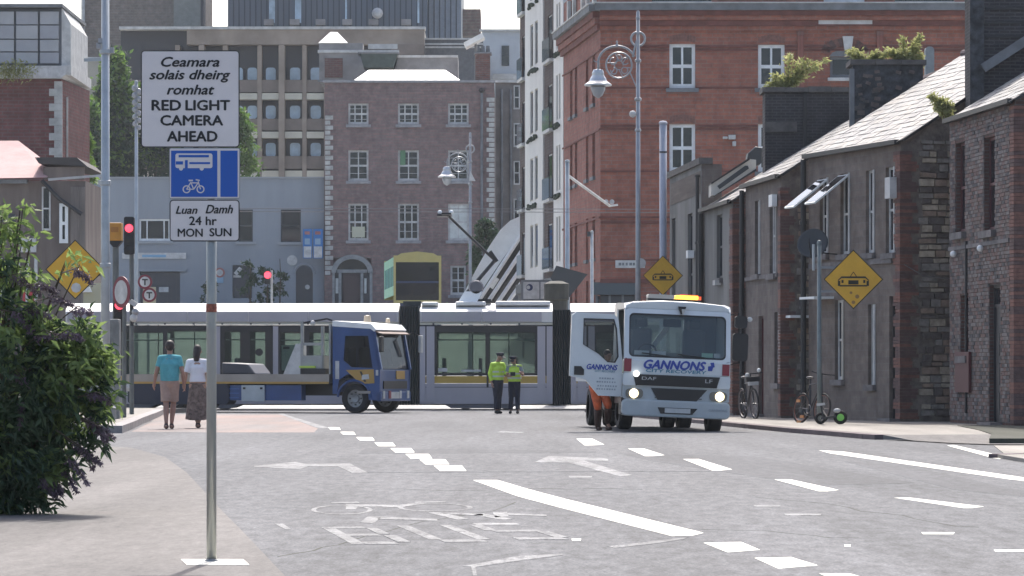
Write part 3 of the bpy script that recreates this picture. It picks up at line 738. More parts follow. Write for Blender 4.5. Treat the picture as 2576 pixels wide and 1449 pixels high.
piece('alarm_box', WHITE, hE, aE(1744), aE(1749), -.2, -.03, PZ(651, 98), PZ(632, 98))
piece('render_patch', REN_A, hE, .3, LE - .2, -.012, .0, PZ(505, 100), PZ(450, 100))
pipe(hE, LE - .1, .2, 6.4, y=-.1, r=.05)

# pale dormer with long slot rooflight, standing on D's roof
dm = thing('rooflight_dormer', 'cream dormer with a long dark slot rooflight behind the grey parapet house', 'dormer', (PX(1795, 94), 94.0, 0))
p0 = (0, PZ(492, 97)); 
def L2(px, py): return (PX(px, 94) - PX(1795, 94), PZ(py, 94))
MB().prism([L2(1789, 463), L2(1789, 492), L2(1800, 490), L2(1902, 425), L2(1902, 402), L2(1884, 400)], 0, 1.2, 'xz').build('dormer_side', CREAM, dm)
MB().prism([L2(1804, 468), L2(1810, 476), L2(1884, 424), L2(1881, 417), L2(1874, 417)], -.03, .0, 'xz').build('slot_window', DARKGREY, dm)
MB().prism([L2(1789, 460), L2(1789, 464), L2(1886, 402), L2(1884, 397)], -.06, 1.25, 'xz').build('dormer_capping', GUT, dm)
MB().prism([L2(1800, 491), L2(1796, 495), L2(1902, 430), L2(1902, 424)], -.05, -.0, 'xz').build('dormer_verge', GUT, dm)
jb = thing('roof_tank', 'small dark tank with a pale pipe fitting beside the dormer', 'tank', (PX(1900, 96), 96.0, 0))
def L3(px, py): return (PX(px, 96) - PX(1900, 96), PZ(py, 96))
MB().prism([L3(1882, 385), L3(1878, 410), L3(1890, 422), L3(1915, 412), L3(1920, 372), L3(1900, 368)], 0, .8, 'xz').build('tank_body', DARKGREY, jb, bevel=.03)
MB().tube([(L3(1925, 368)[0], -.1, L3(0, 372)[1]), (L3(1926, 368)[0], -.1, L3(0, 415)[1])], .05, 8).build('tank_pipe', WHITE, jb)

# ---- chimney walls ----
def chimney(name, label, px0, px1, ptop, Y, m, d=1.0, z0=4.0, caps=True, steps=()):
    x0, x1 = PX(px0, Y), PX(px1, Y); zt = PZ(ptop, Y)
    c = thing(name, label, 'chimney', ((x0 + x1) / 2, Y, 0)); hw = (x1 - x0) / 2
    MB().box(-hw, hw, 0, d, z0, zt).build('stack', m, c)
    if caps:
        n_ = max(3, int((x1 - x0) / .45)); wv = (x1 - x0 + .16) / n_
        for k in range(n_): piece('cap_stone', CAPST, c, -hw - .08 + k * wv + .006, -hw - .08 + (k + 1) * wv - .006, -.08, d + .08, zt, zt + .11 + random.uniform(0, .03))
    return c, hw, zt
c1, hw1, zt1 = chimney('brick_chimney', 'wide dark brick chimney wall with yellow-green weeds on top, nearer the red brick building', 1925, 2140, 232, 90.2, CHIM)
MB().box(-hw1 - .02, -hw1 + .8, -.05, 0, zt1 - 1.0, zt1 - .75).build('stack_band', CAPST, c1)
MB().box(-.12, -.03, -.05, 0.0, 4, zt1 - .02).build('flue_seam', GUT, c1)
c2, hw2, zt2 = chimney('rubble_chimney', 'blue-black rubble chimney wall with a flat stone cap and weeds on it', 2146, 2322, 163, 85.0, CHIMR)
MB().box(-hw2 - .08, -hw2 + .03, -.03, 0, 5, zt2 - .1).build('lead_flashing', mat('lead_grey', (0.16, .17, .18), .6, var=.2), c2)
for k in range(90):
    xx = random.uniform(-hw2 + .1, hw2 - .2); zz = random.uniform(6.2, zt2 - .15); s_ = random.uniform(.04, .1)
    piece('stone', STONES[3] if k % 3 else CAPST, c2, xx - s_, xx + s_, -.035, .02, zz - s_ * .6, zz + s_ * .6, rot=(0, random.uniform(-.4, .4), 0))
c3, hw3, zt3 = chimney('tall_dark_chimney', 'tall black brick chimney in the top right corner of the photo', 2442, 2640, -60, 77.3, CHIM, caps=True, z0=5)
MB().box(-hw3 - .02, -hw3 + .28, -.05, 0, 5, zt3 - .1).build('stack_pilaster', CHIMR, c3)
for zz in (PZ(25, 77.3), PZ(60, 77.3), PZ(95, 77.3)): MB().box(-hw3 + .3, hw3, -.03, 0, zz, zz + .06).build('stack_band', GUT, c3)
MB().bar((-hw3 + .25, -.12, PZ(170, 77)), (hw3, -.12, PZ(60, 77)), .1, .2).build('lead_flashing', mat('lead_grey', (0.16, .17, .18)), c3)
# ================= RED BRICK CORNER BUILDING =================
REDB = brickmat('bright_red_brick', (0.35, 0.130, 0.088), (0.27, 0.108, 0.078), (0.25, 0.16, 0.13), scale=2.2, dirt=(0.20, 0.075, 0.055), dirtamt=.75, msize=.008, dscale=.35)
REDB2 = brickmat('shade_dark_red_brick', (0.30, 0.120, 0.095), (0.23, 0.10, 0.080), (0.22, 0.14, 0.12), scale=2.2, dirt=(0.18, 0.07, 0.055), dirtamt=.8, msize=.008, dscale=.35)  # front brick darkened, side-wall shade put into the colour; pilasters share it
COURSE = mat('moulded_brick_course', (0.150, 0.055, 0.045), 0.9, var=.25, scale=2)
CORN = mat('grey_cornice_stone', (0.16, 0.17, 0.18), 0.85, var=.25, scale=1.5)
COPING = mat('pale_coping', (0.5, 0.5, 0.48), 0.7, var=.2, scale=2)
YR = 158.0; ZR0 = 1.0; XR = PX(1510, YR)
RB = thing('red_brick_building', 'big red brick corner building with white sash windows behind the ornate lamp post', 'building', (XR, YR, 0))
def rx(px): return PX(px, YR) - XR
def rz_(py): return PZ(py, YR)
W1 = [(1684, 1749, 222, 110), (1684, 1749, 432, 312), (1907, 1974, 222, 112), (1907, 1974, 432, 312)]
holes = [(rx(a), rx(b), rz_(c), rz_(d)) for a, b, c, d in W1]
holes.append((rx(2088), rx(2162), rz_(196), rz_(142)))
holes.append((rx(2072), rx(2175), rz_(38), rz_(-60)))
holes.append((rx(1640), rx(1790), rz_(5), rz_(-60)))
holes.append((rx(2250), rx(2400), rz_(5), rz_(-60)))
holes.append((rx(1498), rx(1598), ZR0 - .5, rz_(716)))
xr_ = rx(2620); ztR = rz_(-70)
wall_holes(MB(), 0, xr_, 0, ztR, holes, 0, .25).build('front_wall', REDB, RB, fix=False)
for i, h in enumerate(holes[:4]):
    window(RB, *h, WHITE, GL_DARK, y=.12, fw=.15, mull=(.5,), sill=None, interior=INNER, blind=(mat('net_curtain', (.42, .42, .40), .9, var=.3, scale=4), .1, .42) if i in (0, 2) else None)
    piece('sill', CORN, RB, h[0] - .15, h[1] + .15, -.16, .1, h[2] - .18, h[2] - .004)
    # slightly arched brick head
    w_ = h[1] - h[0]; n_ = 9
    for k in range(n_):
        xx = h[0] + w_ * k / n_; zz = h[3] - .02 + .10 * math.sin(math.pi * (k + .5) / n_)
        piece('arch_brick', QB[0], RB, xx + .006, xx + w_ / n_ - .006, -.03, .02, zz + .05, zz + .34)
curt = MB().prism([(holes[0][0] + .14, holes[0][3] - .15), (holes[0][0] + .14, holes[0][3] - .95), (holes[0][0] + .6, holes[0][3] - .12)], .2, .22).build('curtain', WHITE, RB)
# blind attic window and its sill, arched window below
h = holes[5]; piece('blind_panel', mat('washed_white_boards', (.55, .58, .60), .7, var=.25, scale=1.5), RB, h[0], h[1], .1, .15, h[2], h[3])
piece('attic_sill', COPING, RB, rx(2058), rx(2193), -.25, .12, rz_(62), rz_(46)); piece('sill_bracket', CORN, RB, rx(2066), rx(2186), -.12, .0, rz_(46) , rz_(38))
for h in holes[6:8]:
    piece('pane', GL_DARK, RB, h[0], h[1], .12, .14, h[2], h[3]); piece('sill', WHITE, RB, h[0], h[1], -.2, .1, h[2] - .12, h[2])
h = holes[4]; window(RB, *h, CORN, GL_DARK, y=.14, fw=.12, rail=False, interior=INNER)
cx = (h[0] + h[1]) / 2; r_ = (h[1] - h[0]) / 2
MB().prism([(cx + r_ * math.cos(R(a)), h[3] + r_ * .45 * math.sin(R(a))) for a in range(0, 181, 15)], -.02, .0).build('arch_tympanum', CORN, RB)
for k in range(13):
    a = R(12 + 13 * k); q = r_ * 1.35
    o = piece('arch_brick', QB[k % 2], RB, cx - q * math.cos(a) * 1.0 - .12, cx - q * math.cos(a) + .12, -.06, .0, h[3] + q * .55 * math.sin(a) - .05, h[3] + q * .55 * math.sin(a) + .32, rot=(0, a - R(90), 0))
MB().prism([(rx(2124), rz_(128)), (rx(2141), rz_(128)), (rx(2146), rz_(92)), (rx(2119), rz_(92))], -.2, .0).build('keystone', COPING, RB)
MB().box(rx(2082), rx(2168), -.2, 0, rz_(204), rz_(196)).build('sill', COPING, RB)
# string courses
for (y0, y1, pr_) in ((114, 119, .05), (124, 128, .06), (219, 223, .05), (314, 319, .05), (323, 327, .06), (429, 433, .05), (544, 549, .05), (557, 562, .07), (652, 656, .05), (702, 712, .12)):
    xs = [0] + sorted([v for h in holes[:5] for v in (h[0], h[1])]) + [xr_]
    segs = [(0, xr_)]
    for h in holes[:5] + [holes[8]]:
        if rz_(y1) < h[3] + .0 and rz_(y0) > h[2] - .2:
            segs = [q for a, b in segs for q in ([(a, h[0] - .01)] if a < h[0] < b else []) + ([(h[1] + .01, b)] if a < h[1] < b else []) + ([(a, b)] if (h[1] <= a or h[0] >= b) else [])]
    for a, b in segs:
        if b > a: MB().box(a, b, -pr_, 0, rz_(y1), rz_(y0)).build('string_course', COURSE, RB)
# cornice: stone band, brick steps beneath, gutter line
MB().box(-.25, xr_, -.55, 0, rz_(28), rz_(11)).build('cornice', CORN, RB); MB().box(-.3, xr_, -.62, .0, rz_(11), rz_(8)).build('cornice_lip', COPING, RB)
for k, (ya, yb) in enumerate(((40, 28.3), (52, 40.3), (66, 52.3), (78, 66.3))): MB().box(-.02, xr_, -.42 + k * .1, 0, rz_(ya), rz_(yb)).build('corbel_course', REDB if k % 2 else COURSE, RB)
for (a, b) in ((2006, 2022), (2205, 2222)): piece('pilaster', REDB2, RB, rx(a), rx(b), -.14, 0, rz_(560), rz_(79))
# side wall going back along the quay
LR = 13.2; angR = math.atan2(171.4 - 158, PX(1418, 171.4) - XR)   # direction of the receding wall
dv = Vector((PX(1418, 171.4) - XR, 13.4, 0)); LR = dv.length; ang = math.atan2(-dv.y, -dv.x)
sd = MB()
sholes = []
def tR(px):                                             # metres from the corner along the side wall for a print column
    k = (px - 1288) / F; return (XR - k * YR) / (k * dv.y - dv.x) * LR
cols = [(1497, 1490), (1480, 1474), (1452, 1446), (1440, 1434)]
for (a, b) in cols:
    t0, t1 = tR(a), tR(b)
    for (zb_, zt_) in ((rz_(252), rz_(122)), (rz_(438), rz_(322)), (rz_(646), rz_(540)), (rz_(760), rz_(700)), (rz_(-10), rz_(-60))): sholes.append((LR - t1, LR - t0, zb_, zt_))
side = thing('side', None, None); bpy.data.objects.remove(side)
swall = wall_holes(MB(), 0, LR, 0, ztR, sholes, 0, .22).build('side_wall', REDB2, RB, fix=False)
swall.location = (dv.x, dv.y, 0); swall.rotation_euler = (0, 0, ang)
for h in sholes:
    o = MB().box(h[0] + .05, h[1] - .05, .12, .16, h[2], h[3]).build('window', GL_DARK, swall)
    piece('sill', CORN, swall, h[0] - .08, h[1] + .08, -.12, .1, h[2] - .15, h[2])
for (ya, yb, pr_, m_) in ((28, 11, .5, CORN), (11, 8, .56, COPING), (44, 28.3, .34, COURSE), (60, 44.3, .24, REDB2), (74, 60.3, .14, COURSE), (128, 124, .05, COURSE), (327, 323, .05, COURSE), (549, 544, .05, COURSE)):
    MB().box(-.3, LR + .0 - (.0 if pr_ < .3 else .0), -pr_, -.001, rz_(ya), rz_(yb)).build('side_cornice' if pr_ > .1 else 'side_course', m_, swall)
for t_ in (1.2, 3.6, 5.4, 8.6, 10.6):
    MB().box(LR - t_ - .35, LR - t_, -.16, -.002, rz_(7), rz_(-60)).build('attic_pilaster', COPING, swall)
# ground floor shopfront and name plate
h = holes[8]
MB().box(h[0], h[1], .15, .2, ZR0 - .5, h[3] - .5).build('shop_door', DARKGREY, RB); MB().box(h[0] - .1, h[1] + .1, -.1, .16, h[3] - .45, h[3] + .1).build('shop_fascia', mat('slate_blue_fascia', (.06, .08, .09), .5), RB)
for k in range(4): MB().box(h[0] + k * .58, h[0] + k * .58 + .1, .05, .15, ZR0 - .5, h[3] - .46).build('shop_pillar', CORN, RB)
MB().box(rx(1548), rx(1622), -.06, -.0, rz_(674), rz_(655)).build('street_name_plate', COPING, RB)
for k in range(7): MB().box(rx(1556 + k * 9), rx(1556 + k * 9 + (5 if k % 3 else 7)), -.068, -.06, rz_(668), rz_(661)).build('plate_mark', CORN, RB)
# wall vents
for (a, b, c, d) in ((1832, 1850, 351, 340), (1842, 1851, 368, 356), (1818, 1830, 350, 344)): MB().box(rx(a), rx(b), -.2, 0, rz_(c), rz_(d)).build('wall_vent', COPING, RB, bevel=.02)
# bulk behind (top and back so that it is a solid building)
MB().box(0, xr_, .6, 14, ztR - .4, ztR - .2).build('roof_slab', CORN, RB)
vp = thing('vent_pipe', 'rounded grey vent duct standing beside the bush on the rubble chimney', 'vent', (PX(2339, 87.5), 87.5, 0))
MB().prism(rrect(-.11, .11, 6.0, PZ(117, 87.5), .09), 0, .2).build('duct', mat('zinc_duct', (.30, .33, .33), .6, var=.15), vp)

# ================= WHITE AND BROWN APARTMENT BUILDING =================
APW = mat('white_render_panel', (0.60, 0.59, 0.56), 0.8, var=.08, scale=.6, streak=True); APB = brickmat('dark_brown_brick', (0.085, 0.055, 0.05), (0.07, 0.05, 0.048), (0.09, 0.08, 0.08), scale=2, dirtamt=.3)
BALC = glassmat('balcony_glass', (0.6, 0.7, 0.7), dark=.45, darkcol=(.25, .3, .32))
p1 = Vector((PX(1420, 172), 172, 0)); p0 = Vector((PX(1308, 190), 190, 0)); dv2 = p0 - p1; LQ = dv2.length
AP = thing('apartment_building', 'tall white and dark brown apartment block left of the red brick building', 'building', (p0.x, p0.y, 0), math.atan2(-dv2.y, -dv2.x))
def tQ(px):
    k = (px - 1288) / F; return LQ - (p1.x - k * p1.y) / (k * dv2.y - dv2.x) * LQ
def zQ(py, t): return PZ(py, p0.y + (p1.y - p0.y) * t / LQ)
zb = 5.9; ztop = 23.5
bays = [(1308, 1324, APB, .0), (1324, 1369, APW, -.07), (1369, 1396, APB, .0), (1396, 1420, APW, -.07)]
FL = [6.3, 9.75, 13.2, 16.65, 20.1]
for (a, b_, m_, y_) in bays:
    x0, x1 = tQ(a), tQ(b_); hs = []
    if m_ is APW:
        ww = x1 - x0
        for z_ in FL:
            for f in ((.30, .46), (.56, .72)):
                hs.append((x0 + ww * f[0], x0 + ww * f[1], z_ + .3, z_ + 2.5))
    else:
        for z_ in FL: hs.append((x0 + .35 * (x1 - x0), x0 + .75 * (x1 - x0), z_ + .1, z_ + 2.3))
    b = wall_holes(MB(), x0, x1, zb if m_ is APW else 1, ztop, hs, y_, .1)
    b.add([(x0, y_, zb), (x0, .6, zb), (x0, .6, ztop), (x0, y_, ztop)], [(0, 1, 2, 3)]); b.add([(x1, y_, zb), (x1, .6, zb), (x1, .6, ztop), (x1, y_, ztop)], [(0, 1, 2, 3)])
    b.build('facade_bay', m_, AP, fix=False)
    for h in hs:
        fo = MB().box(h[0], h[1], y_ + .06, y_ + .1, h[2], h[3]).build('window', OLDWHITE if m_ is APB else mat('pale_timber', (.42, .38, .30), .7), AP)
        piece('pane', GL_DARK, fo, h[0] + .08, h[1] - .08, y_ + .045, y_ + .06, h[2] + .08, h[3] - .08)
        if m_ is APB:
            bo = MB().box(h[0] - .5, h[1] + .5, -.22, 0, h[2] - .2, h[2] - .05).build('balcony', OLDWHITE, AP)
            piece('balcony_glass', BALC, bo, h[0] - .5, h[1] + .5, -.24, -.22, h[2] - .05, h[2] + 1.0)
    if m_ is APW:
        for z_ in FL[1:]:
            b = MB()
            for k in range(16): b.ball((x0 + (x1 - x0) * random.uniform(.25, .8), y_ - .1, z_ + random.uniform(-.1, .1)), .09, n=6, m=4)
            tri_kind(b.build('window_box_plants', mat('window_box_foliage', (.03, .045, .03), .9), AP))
MB().box(0, LQ, .3, 12, 1, ztop).build('building_core', APB, AP)
MB().box(-.2, LQ + .1, -.2, .0, zb - .5, zb - .02).build('fascia', mat('grey_fascia', (.11, .12, .13), .6), AP)
MB().box(0, LQ, -.12, .3, 1, zb - .5).build('ground_floor', mat('dark_shopfront', (.10, .10, .105), .6, var=.2), AP)
nb = thing('noticeboard', 'white noticeboard panel with a dark blue round emblem under the apartment block', 'sign', (PX(1345, 168), 168, 0))
def nbp(px, py): return (PX(px, 168) - PX(1345, 168), PZ(py, 168))
x0, z1_ = nbp(1311, 704); x1, z0_ = nbp(1383, 757)
MB().box(x0, x1, 0, .12, z0_, z1_).build('board_frame', mat('board_frame_grey', (.16, .17, .18), .6), nb)
MB().box(x0 + .1, (x0 + x1) / 2 + .18, -.03, 0, z0_ + .1, z1_ - .1).build('board_panel', OLDWHITE, nb); MB().box((x0 + x1) / 2 + .24, x1 - .08, -.03, 0, z0_ + .1, z1_ - .1).build('board_panel', OLDWHITE, nb)
MB().lathe([(0.001, -.045), (.16, -.045), (.16, -.03)], (nbp(1332, 0)[0], 0, nbp(0, 723)[1]), 16, 'y').build('emblem', mat('navy', (.02, .03, .09), .6), nb)
MB().lathe([(0.001, -.05), (.09, -.05), (.09, -.045)], (nbp(1329, 0)[0], 0, nbp(0, 723)[1]), 16, 'y').build('emblem', OLDWHITE, nb)
MB().tube([(x0 + .1, .06, 1), (x0 + .1, .06, z0_)], .06, 6).build('post', CORN, nb); MB().tube([(x1 - .1, .06, 1), (x1 - .1, .06, z0_)], .06, 6).build('post', CORN, nb)

# ================= FAR QUAY: GEORGIAN HOUSE =================
YG = 240.0; ZG = gz(240)
GEO = brickmat('old_plum_brick', (0.25, 0.165, 0.155), (0.195, 0.14, 0.137), (0.19, 0.16, 0.15), scale=2.6, dirt=(0.135, 0.095, 0.095), dirtamt=.6, msize=.01, dscale=.3)
REV = mat('window_reveal_grey', (0.27, 0.27, 0.28), .8, var=.2)
GH = thing('georgian_house', 'four-storey plum brick Georgian house with arched doorway and stone quoins', 'building', (PX(816, YG), YG, 0))
XG = PX(816, YG)
def gx(px): return PX(px, YG) - XG
def g_z(py): return PZ(py, YG)
gw = []
for (a, b_) in ((876, 927), (1001, 1054), (1127, 1179)):
    gw += [(a, b_, 313, 260), (a, b_, 455, 378), (a, b_, 605, 512)]
gw.append((1133, 1172, 742, 668)); gw.append((838, 934, 774, 648))
gh_ = [(gx(a), gx(b_), g_z(c), g_z(d)) for a, b_, c, d in gw]
wall_holes(MB(), 0, gx(1243), ZG - .5, g_z(208), gh_, 0, .3).build('front_wall', GEO, GH, fix=False)
FROST = mat('whitened_glass', (.55, .58, .56), .5, var=.15)
for i, h in enumerate(gh_[:10]):
    top = i % 3 == 0
    fr_ = i == 8
    window(GH, h[0], h[1], h[2], h[3], OLDWHITE if i not in (5,) else OLDWHITE, FROST if fr_ else GL_DARK, y=.14, fw=.13, bars=(.25, .75) if not fr_ else (), mull=(.33, .66) if i in (2, 5, 0, 3, 6) else (.5,), interior=INNER,
           blind=(mat('pale_blind', (.40, .44, .44), .8), .35, .85) if i in (1, 4) else None)
    piece('sill', REV, GH, h[0] - .15, h[1] + .15, -.15, .1, h[2] - .2, h[2] - .004)
piece('green_blind', mat('green_blind', (.10, .22, .12), .8), GH, gh_[4][0] + .15, gh_[4][0] + .5, .12, .138, g_z(415), g_z(378)); piece('poster', mat('cream_poster', (.5, .5, .38), .8), GH, gh_[2][0] + .25, gh_[2][1] - .25, .1, .125, g_z(597), g_z(570))
# doorcase
h = gh_[10]; cx = (h[0] + h[1]) / 2
DC = mat('doorcase_stone', (.26, .27, .27), .8, var=.2)
b = MB(); Rr = (h[1] - h[0]) / 2
for k in range(18):
    a0, a1 = math.pi * k / 18, math.pi * (k + 1) / 18; zc = g_z(686)
    q = [(cx + rr * math.cos(a), zc + rr * .86 * math.sin(a)) for rr, a in ((Rr + .12, a0), (Rr + .12, a1), (Rr - .22, a1), (Rr - .22, a0))]
    b.prism(q, -.12, .05)
b.build('door_arch', DC, GH)
MB().prism([(cx + (Rr - .2) * math.cos(R(a)), g_z(686) + (Rr - .2) * .86 * math.sin(R(a))) for a in range(0, 181, 12)], .1, .14).build('fanlight', GL_DARK, GH)
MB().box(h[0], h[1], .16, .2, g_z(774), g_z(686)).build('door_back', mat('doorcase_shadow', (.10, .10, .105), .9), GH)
MB().box(gx(848), gx(924), -.05, .1, g_z(686), g_z(678)).build('door_lintel', DC, GH)
for a, b_ in ((852, 859), (907, 914), (836, 842), (930, 937)):
    MB().box(gx(a), gx(b_), -.06, .1, ZG - .4, g_z(686)).build('door_column', DC, GH)
for a, b_ in ((843, 851), (915, 922)): MB().box(gx(a) + .03, gx(b_), .06, .12, g_z(738), g_z(700)).build('sidelight', FROST, GH)
dd = MB().box(gx(863), gx(905), .02, .1, ZG - .4, g_z(690)).build('front_door', mat('dark_red_door', (.045, .025, .028), .5), GH)
for k in range(2):
    for q in range(3): MB().box(gx(866) + k * .52, gx(866) + k * .52 + .4, -.0, .02, ZG + .3 + q * .7, ZG + .8 + q * .7).build('door_panel', mat('dark_red_door', (.045, .025, .028)), dd)
# quoins, parapet, pipe, roof lantern
QU = mat('pale_quoin_stone', (.42, .42, .40), .85, var=.25, scale=2)
for (xa, xb, y0, y1) in ((818, 838, 290, 690), (1224, 1244, 245, 740)):
    py = y0; k = 0
    while py < y1:
        a, b_ = (xa, xb) if k % 2 == 0 else ((xa, xb - 7) if xa < 1000 else (xa + 6, xb))
        piece('quoin', QU, GH, gx(a), gx(b_), -.1, .0, g_z(py + 11), g_z(py + 1)); py += 12.6; k += 1
MB().box(-.1, gx(1246), -.15, .35, g_z(208), g_z(202)).build('parapet_coping', REV, GH)
MB().tube([(gx(1212), -.12, ZG), (gx(1212), -.12, g_z(232))], .09, 8).build('downpipe', CORN, GH); MB().ball((gx(1212), -.15, g_z(228)), .2, n=6, m=4).build('pipe_hopper', GUT, GH)
WROOF = mat('bright_metal_roof', (.78, .77, .73), .4, var=.12, scale=1)
b = MB(); x0, x1, x2, x3 = gx(883), gx(1165), gx(922), gx(1118)
b.add([(x0, .2, g_z(206)), (x1, .2, g_z(206)), (x3, 3.6, PZ(176, YG + 3.6)), (x2, 3.6, PZ(176, YG + 3.6)), (x0, 7, g_z(206)), (x1, 7, g_z(206))], [(0, 1, 2, 3), (4, 3, 2, 5), (0, 3, 4), (1, 5, 2)])
b.build('roof_lantern', WROOF, GH)
MB().box(0, gx(1243), .6, 16, ZG, g_z(206) - .05).build('house_body', GEO, GH)
# roof-top clutter of the buildings behind
def farbox(name, label, cat, px0, px1, py0, py1, Y, m, d=4, zb=None):
    t = thing(name, label, cat, (PX((px0 + px1) / 2, Y), Y, 0)); hw = (PX(px1, Y) - PX(px0, Y)) / 2
    o = MB().box(-hw, hw, 0, d, PZ(py1, Y) if zb is None else zb, PZ(py0, Y)).build('wall', m, t); return t, hw
GRC = mat('weathered_grey_render', (.25, .245, .24), .9, var=.3, scale=.5); 
t, hw = farbox('plant_room', 'grey rooftop plant room with small red brick panel above the Georgian house', 'rooftop', 803, 1000, 127, 206, 252, GRC, 6)
Y_ = 252
MB().box(PX(817, Y_) - t.location.x, PX(862, Y_) - t.location.x, -.06, 0, PZ(196, Y_), PZ(146, Y_)).build('brick_panel', brickmat('small_red_panel', (.16, .07, .06), (.13, .06, .055), (.15, .12, .11), scale=2), t)
MB().box(-hw - .1, hw + .1, -.15, .3, PZ(133, Y_), PZ(126, Y_)).build('roof_edge', COPING, t); MB().box(-hw - .1, hw, -.1, .0, PZ(206, Y_), PZ(201, Y_)).build('roof_edge', CORN, t)
MB().box(PX(926, Y_) - t.location.x, hw, -.08, 0, PZ(130, Y_) + .2, PZ(118, Y_) + .2).build('roof_edge', COPING, t)
t2_, hw = farbox('rooftop_wall', 'pale rendered rooftop wall left of the brick chimney', 'rooftop', 1000, 1152, 142, 206, 250, GRC, 4)
MB().box(-hw, hw, -.1, .2, PZ(145, 250), PZ(139, 250)).build('roof_edge', COPING, t2_)
pr_t = thing('pyramid_roof', 'small pale pyramid roof lit by the sun on the rooftop', 'roof', (PX(838, 254), 254, 0))
hw = 1.05; zb_, zt_ = PZ(108, 254), PZ(77, 254)
MB().add([(-hw, 0, zb_), (hw, 0, zb_), (hw, 2 * hw, zb_), (-hw, 2 * hw, zb_), (-.25, hw, zt_), (.25, hw, zt_)], [(0, 1, 5, 4), (1, 2, 5), (2, 3, 4, 5), (3, 0, 4)]).build('roof_slopes', WROOF, pr_t)
MB().box(-1.0, 2.1, .1, 2.0, PZ(128, 254), zb_).build('roof_base', GRC, pr_t)
tk = thing('water_tank', 'dark green water tank on the roof under its pale lid', 'tank', (PX(955, 249), 249, 0))
def tkp(px): return PX(px, 249) - PX(955, 249)
MB().prism([(tkp(905), PZ(135, 249)), (tkp(1000), PZ(135, 249)), (tkp(990), PZ(170, 249)), (tkp(915), PZ(170, 249))], 0, 2).build('tank_shell', mat('tank_green', (.035, .055, .05), .7, var=.3), tk)
MB().box(tkp(900), tkp(1003), -.1, 2.1, PZ(135, 249), PZ(131, 249)).build('tank_lid', CORN, tk)
tc, hwc = farbox('red_chimney', 'red brick chimney with pots above the right end of the Georgian house', 'chimney', 1196, 1233, 135, 206, 246, brickmat('chimney_red', (.20, .085, .07), (.16, .075, .065), (.16, .13, .12), scale=2), 1.6)
for k in range(3): MB().lathe([(.16, 0), (.12, .6)], (-.35 + k * .35, .6, PZ(135, 246)), 8).build('chimney_pot', CORN, tc)
MB().box(-hwc - .1, hwc + .1, -.1, 1.7, PZ(135, 246), PZ(131, 246)).build('chimney_cap', CORN, tc)
cc = thing('security_canopy', 'sunlit slanted white metal hood on the roof by the red chimney', 'canopy', (PX(1200, 247), 247, 0))
MB().bar((PX(1170, 247) - cc.location.x, 0, PZ(116, 247)), (PX(1216, 247) - cc.location.x, 0, PZ(92, 247)), 2.2, .35).build('hood', WROOF, cc); MB().tube([(-.1, .3, PZ(200, 247)), (-.1, .3, PZ(108, 247))], .08, 6).build('hood_post', CORN, cc)

# narrow brown building between Georgian house and the apartments
BRN = mat('brown_grey_render', (.18, .165, .155), .9, var=.3, scale=.6)
nbld, hw = farbox('narrow_building', 'narrow brown building between the Georgian house and the bridge arch', 'building', 1246, 1400, 208, 790, 243, BRN, 8)
MB().box(-hw, hw, -.2, .3, PZ(208, 243), PZ(201, 243)).build('parapet', COPING, nbld)
for px in (1262, 1285): MB().tube([(PX(px, 243) - nbld.location.x, -.12, 6), (PX(px, 243) - nbld.location.x, -.12, PZ(225, 243))], .09, 6).build('downpipe', CORN, nbld)
for k in range(4): window(nbld, PX(1292, 243) - nbld.location.x, PX(1308, 243) - nbld.location.x, PZ(560 - k * 95 + 0, 243), PZ(500 - k * 95, 243), OLDWHITE, GL_DARK, y=-.06, fw=.08)

# ================= FAR QUAY: GREY RENDERED BUILDING =================
GREYR = mat('blue_grey_render', (.27, .295, .325), .9, var=.10, scale=.4, streak=True)
XW = PX(215, YG); YW = YG + .6
GB = thing('grey_building', 'long two-storey blue-grey rendered building beyond the tram', 'building', (XW, YW, 0))
def wx(px): return PX(px, YW) - XW
def wz(py): return PZ(py, YW)
wh = [(350, 428, 606, 551), (600, 636, 608, 527), (706, 757, 609, 527), (352, 453, 778, 683), (585, 635, 750, 667), (744, 787, 776, 690)]
wh_ = [(wx(a), wx(b_), wz(c), wz(d)) for a, b_, c, d in wh]
wall_holes(MB(), 0, wx(815), ZG - .5, wz(449), wh_, 0, .25).build('front_wall', GREYR, GB, fix=False)
MB().box(0, wx(815), .5, 12, ZG, wz(452)).build('building_body', GREYR, GB); MB().box(-.1, wx(815), -.12, .5, wz(449), wz(445)).build('parapet', mat('grey_coping', (.30, .32, .34), .8), GB)
window(GB, *wh_[0], WHITE, GL_DARK, y=.1, fw=.12, mull=(.25, .8), rail=False, interior=INNER); window(GB, *wh_[1], DARKGREY, GL_DARK, y=.1, fw=.08, interior=INNER); window(GB, *wh_[2], DARKGREY, GL_DARK, y=.1, fw=.08, interior=INNER)
for h in wh_[:3]: piece('sill', mat('grey_coping', (.3, .32, .34)), GB, h[0] - .2, h[1] + .2, -.12, .08, h[2] - .18, h[2] - .004)
for i in (3, 4): 
    h = wh_[i]; o = MB().box(h[0] + .05, h[1] - .05, .15, .22, h[2], h[3] - .05).build('door', mat('slate_door', (.045, .05, .06), .5), GB)
    for k in range(int((h[1] - h[0]) / .3)): piece('door_board', mat('slate_door', (.045, .05, .06)), o, h[0] + .06 + k * .3, h[0] + .34 + k * .3, .13, .15, h[2], h[3] - .1)
h = wh_[5]; cx = (h[0] + h[1]) / 2; rr = (h[1] - h[0]) / 2
MB().box(h[0], h[1], .12, .2, h[2], h[3]).build('arched_door', mat('slate_door', (.045, .05, .06)), GB)
MB().prism([(cx + rr * math.cos(R(a)), h[3] - .02 + rr * 1.25 * math.sin(R(a))) for a in range(0, 181, 12)], -.02, .0).build('door_head', mat('slate_door', (.045, .05, .06)), GB)
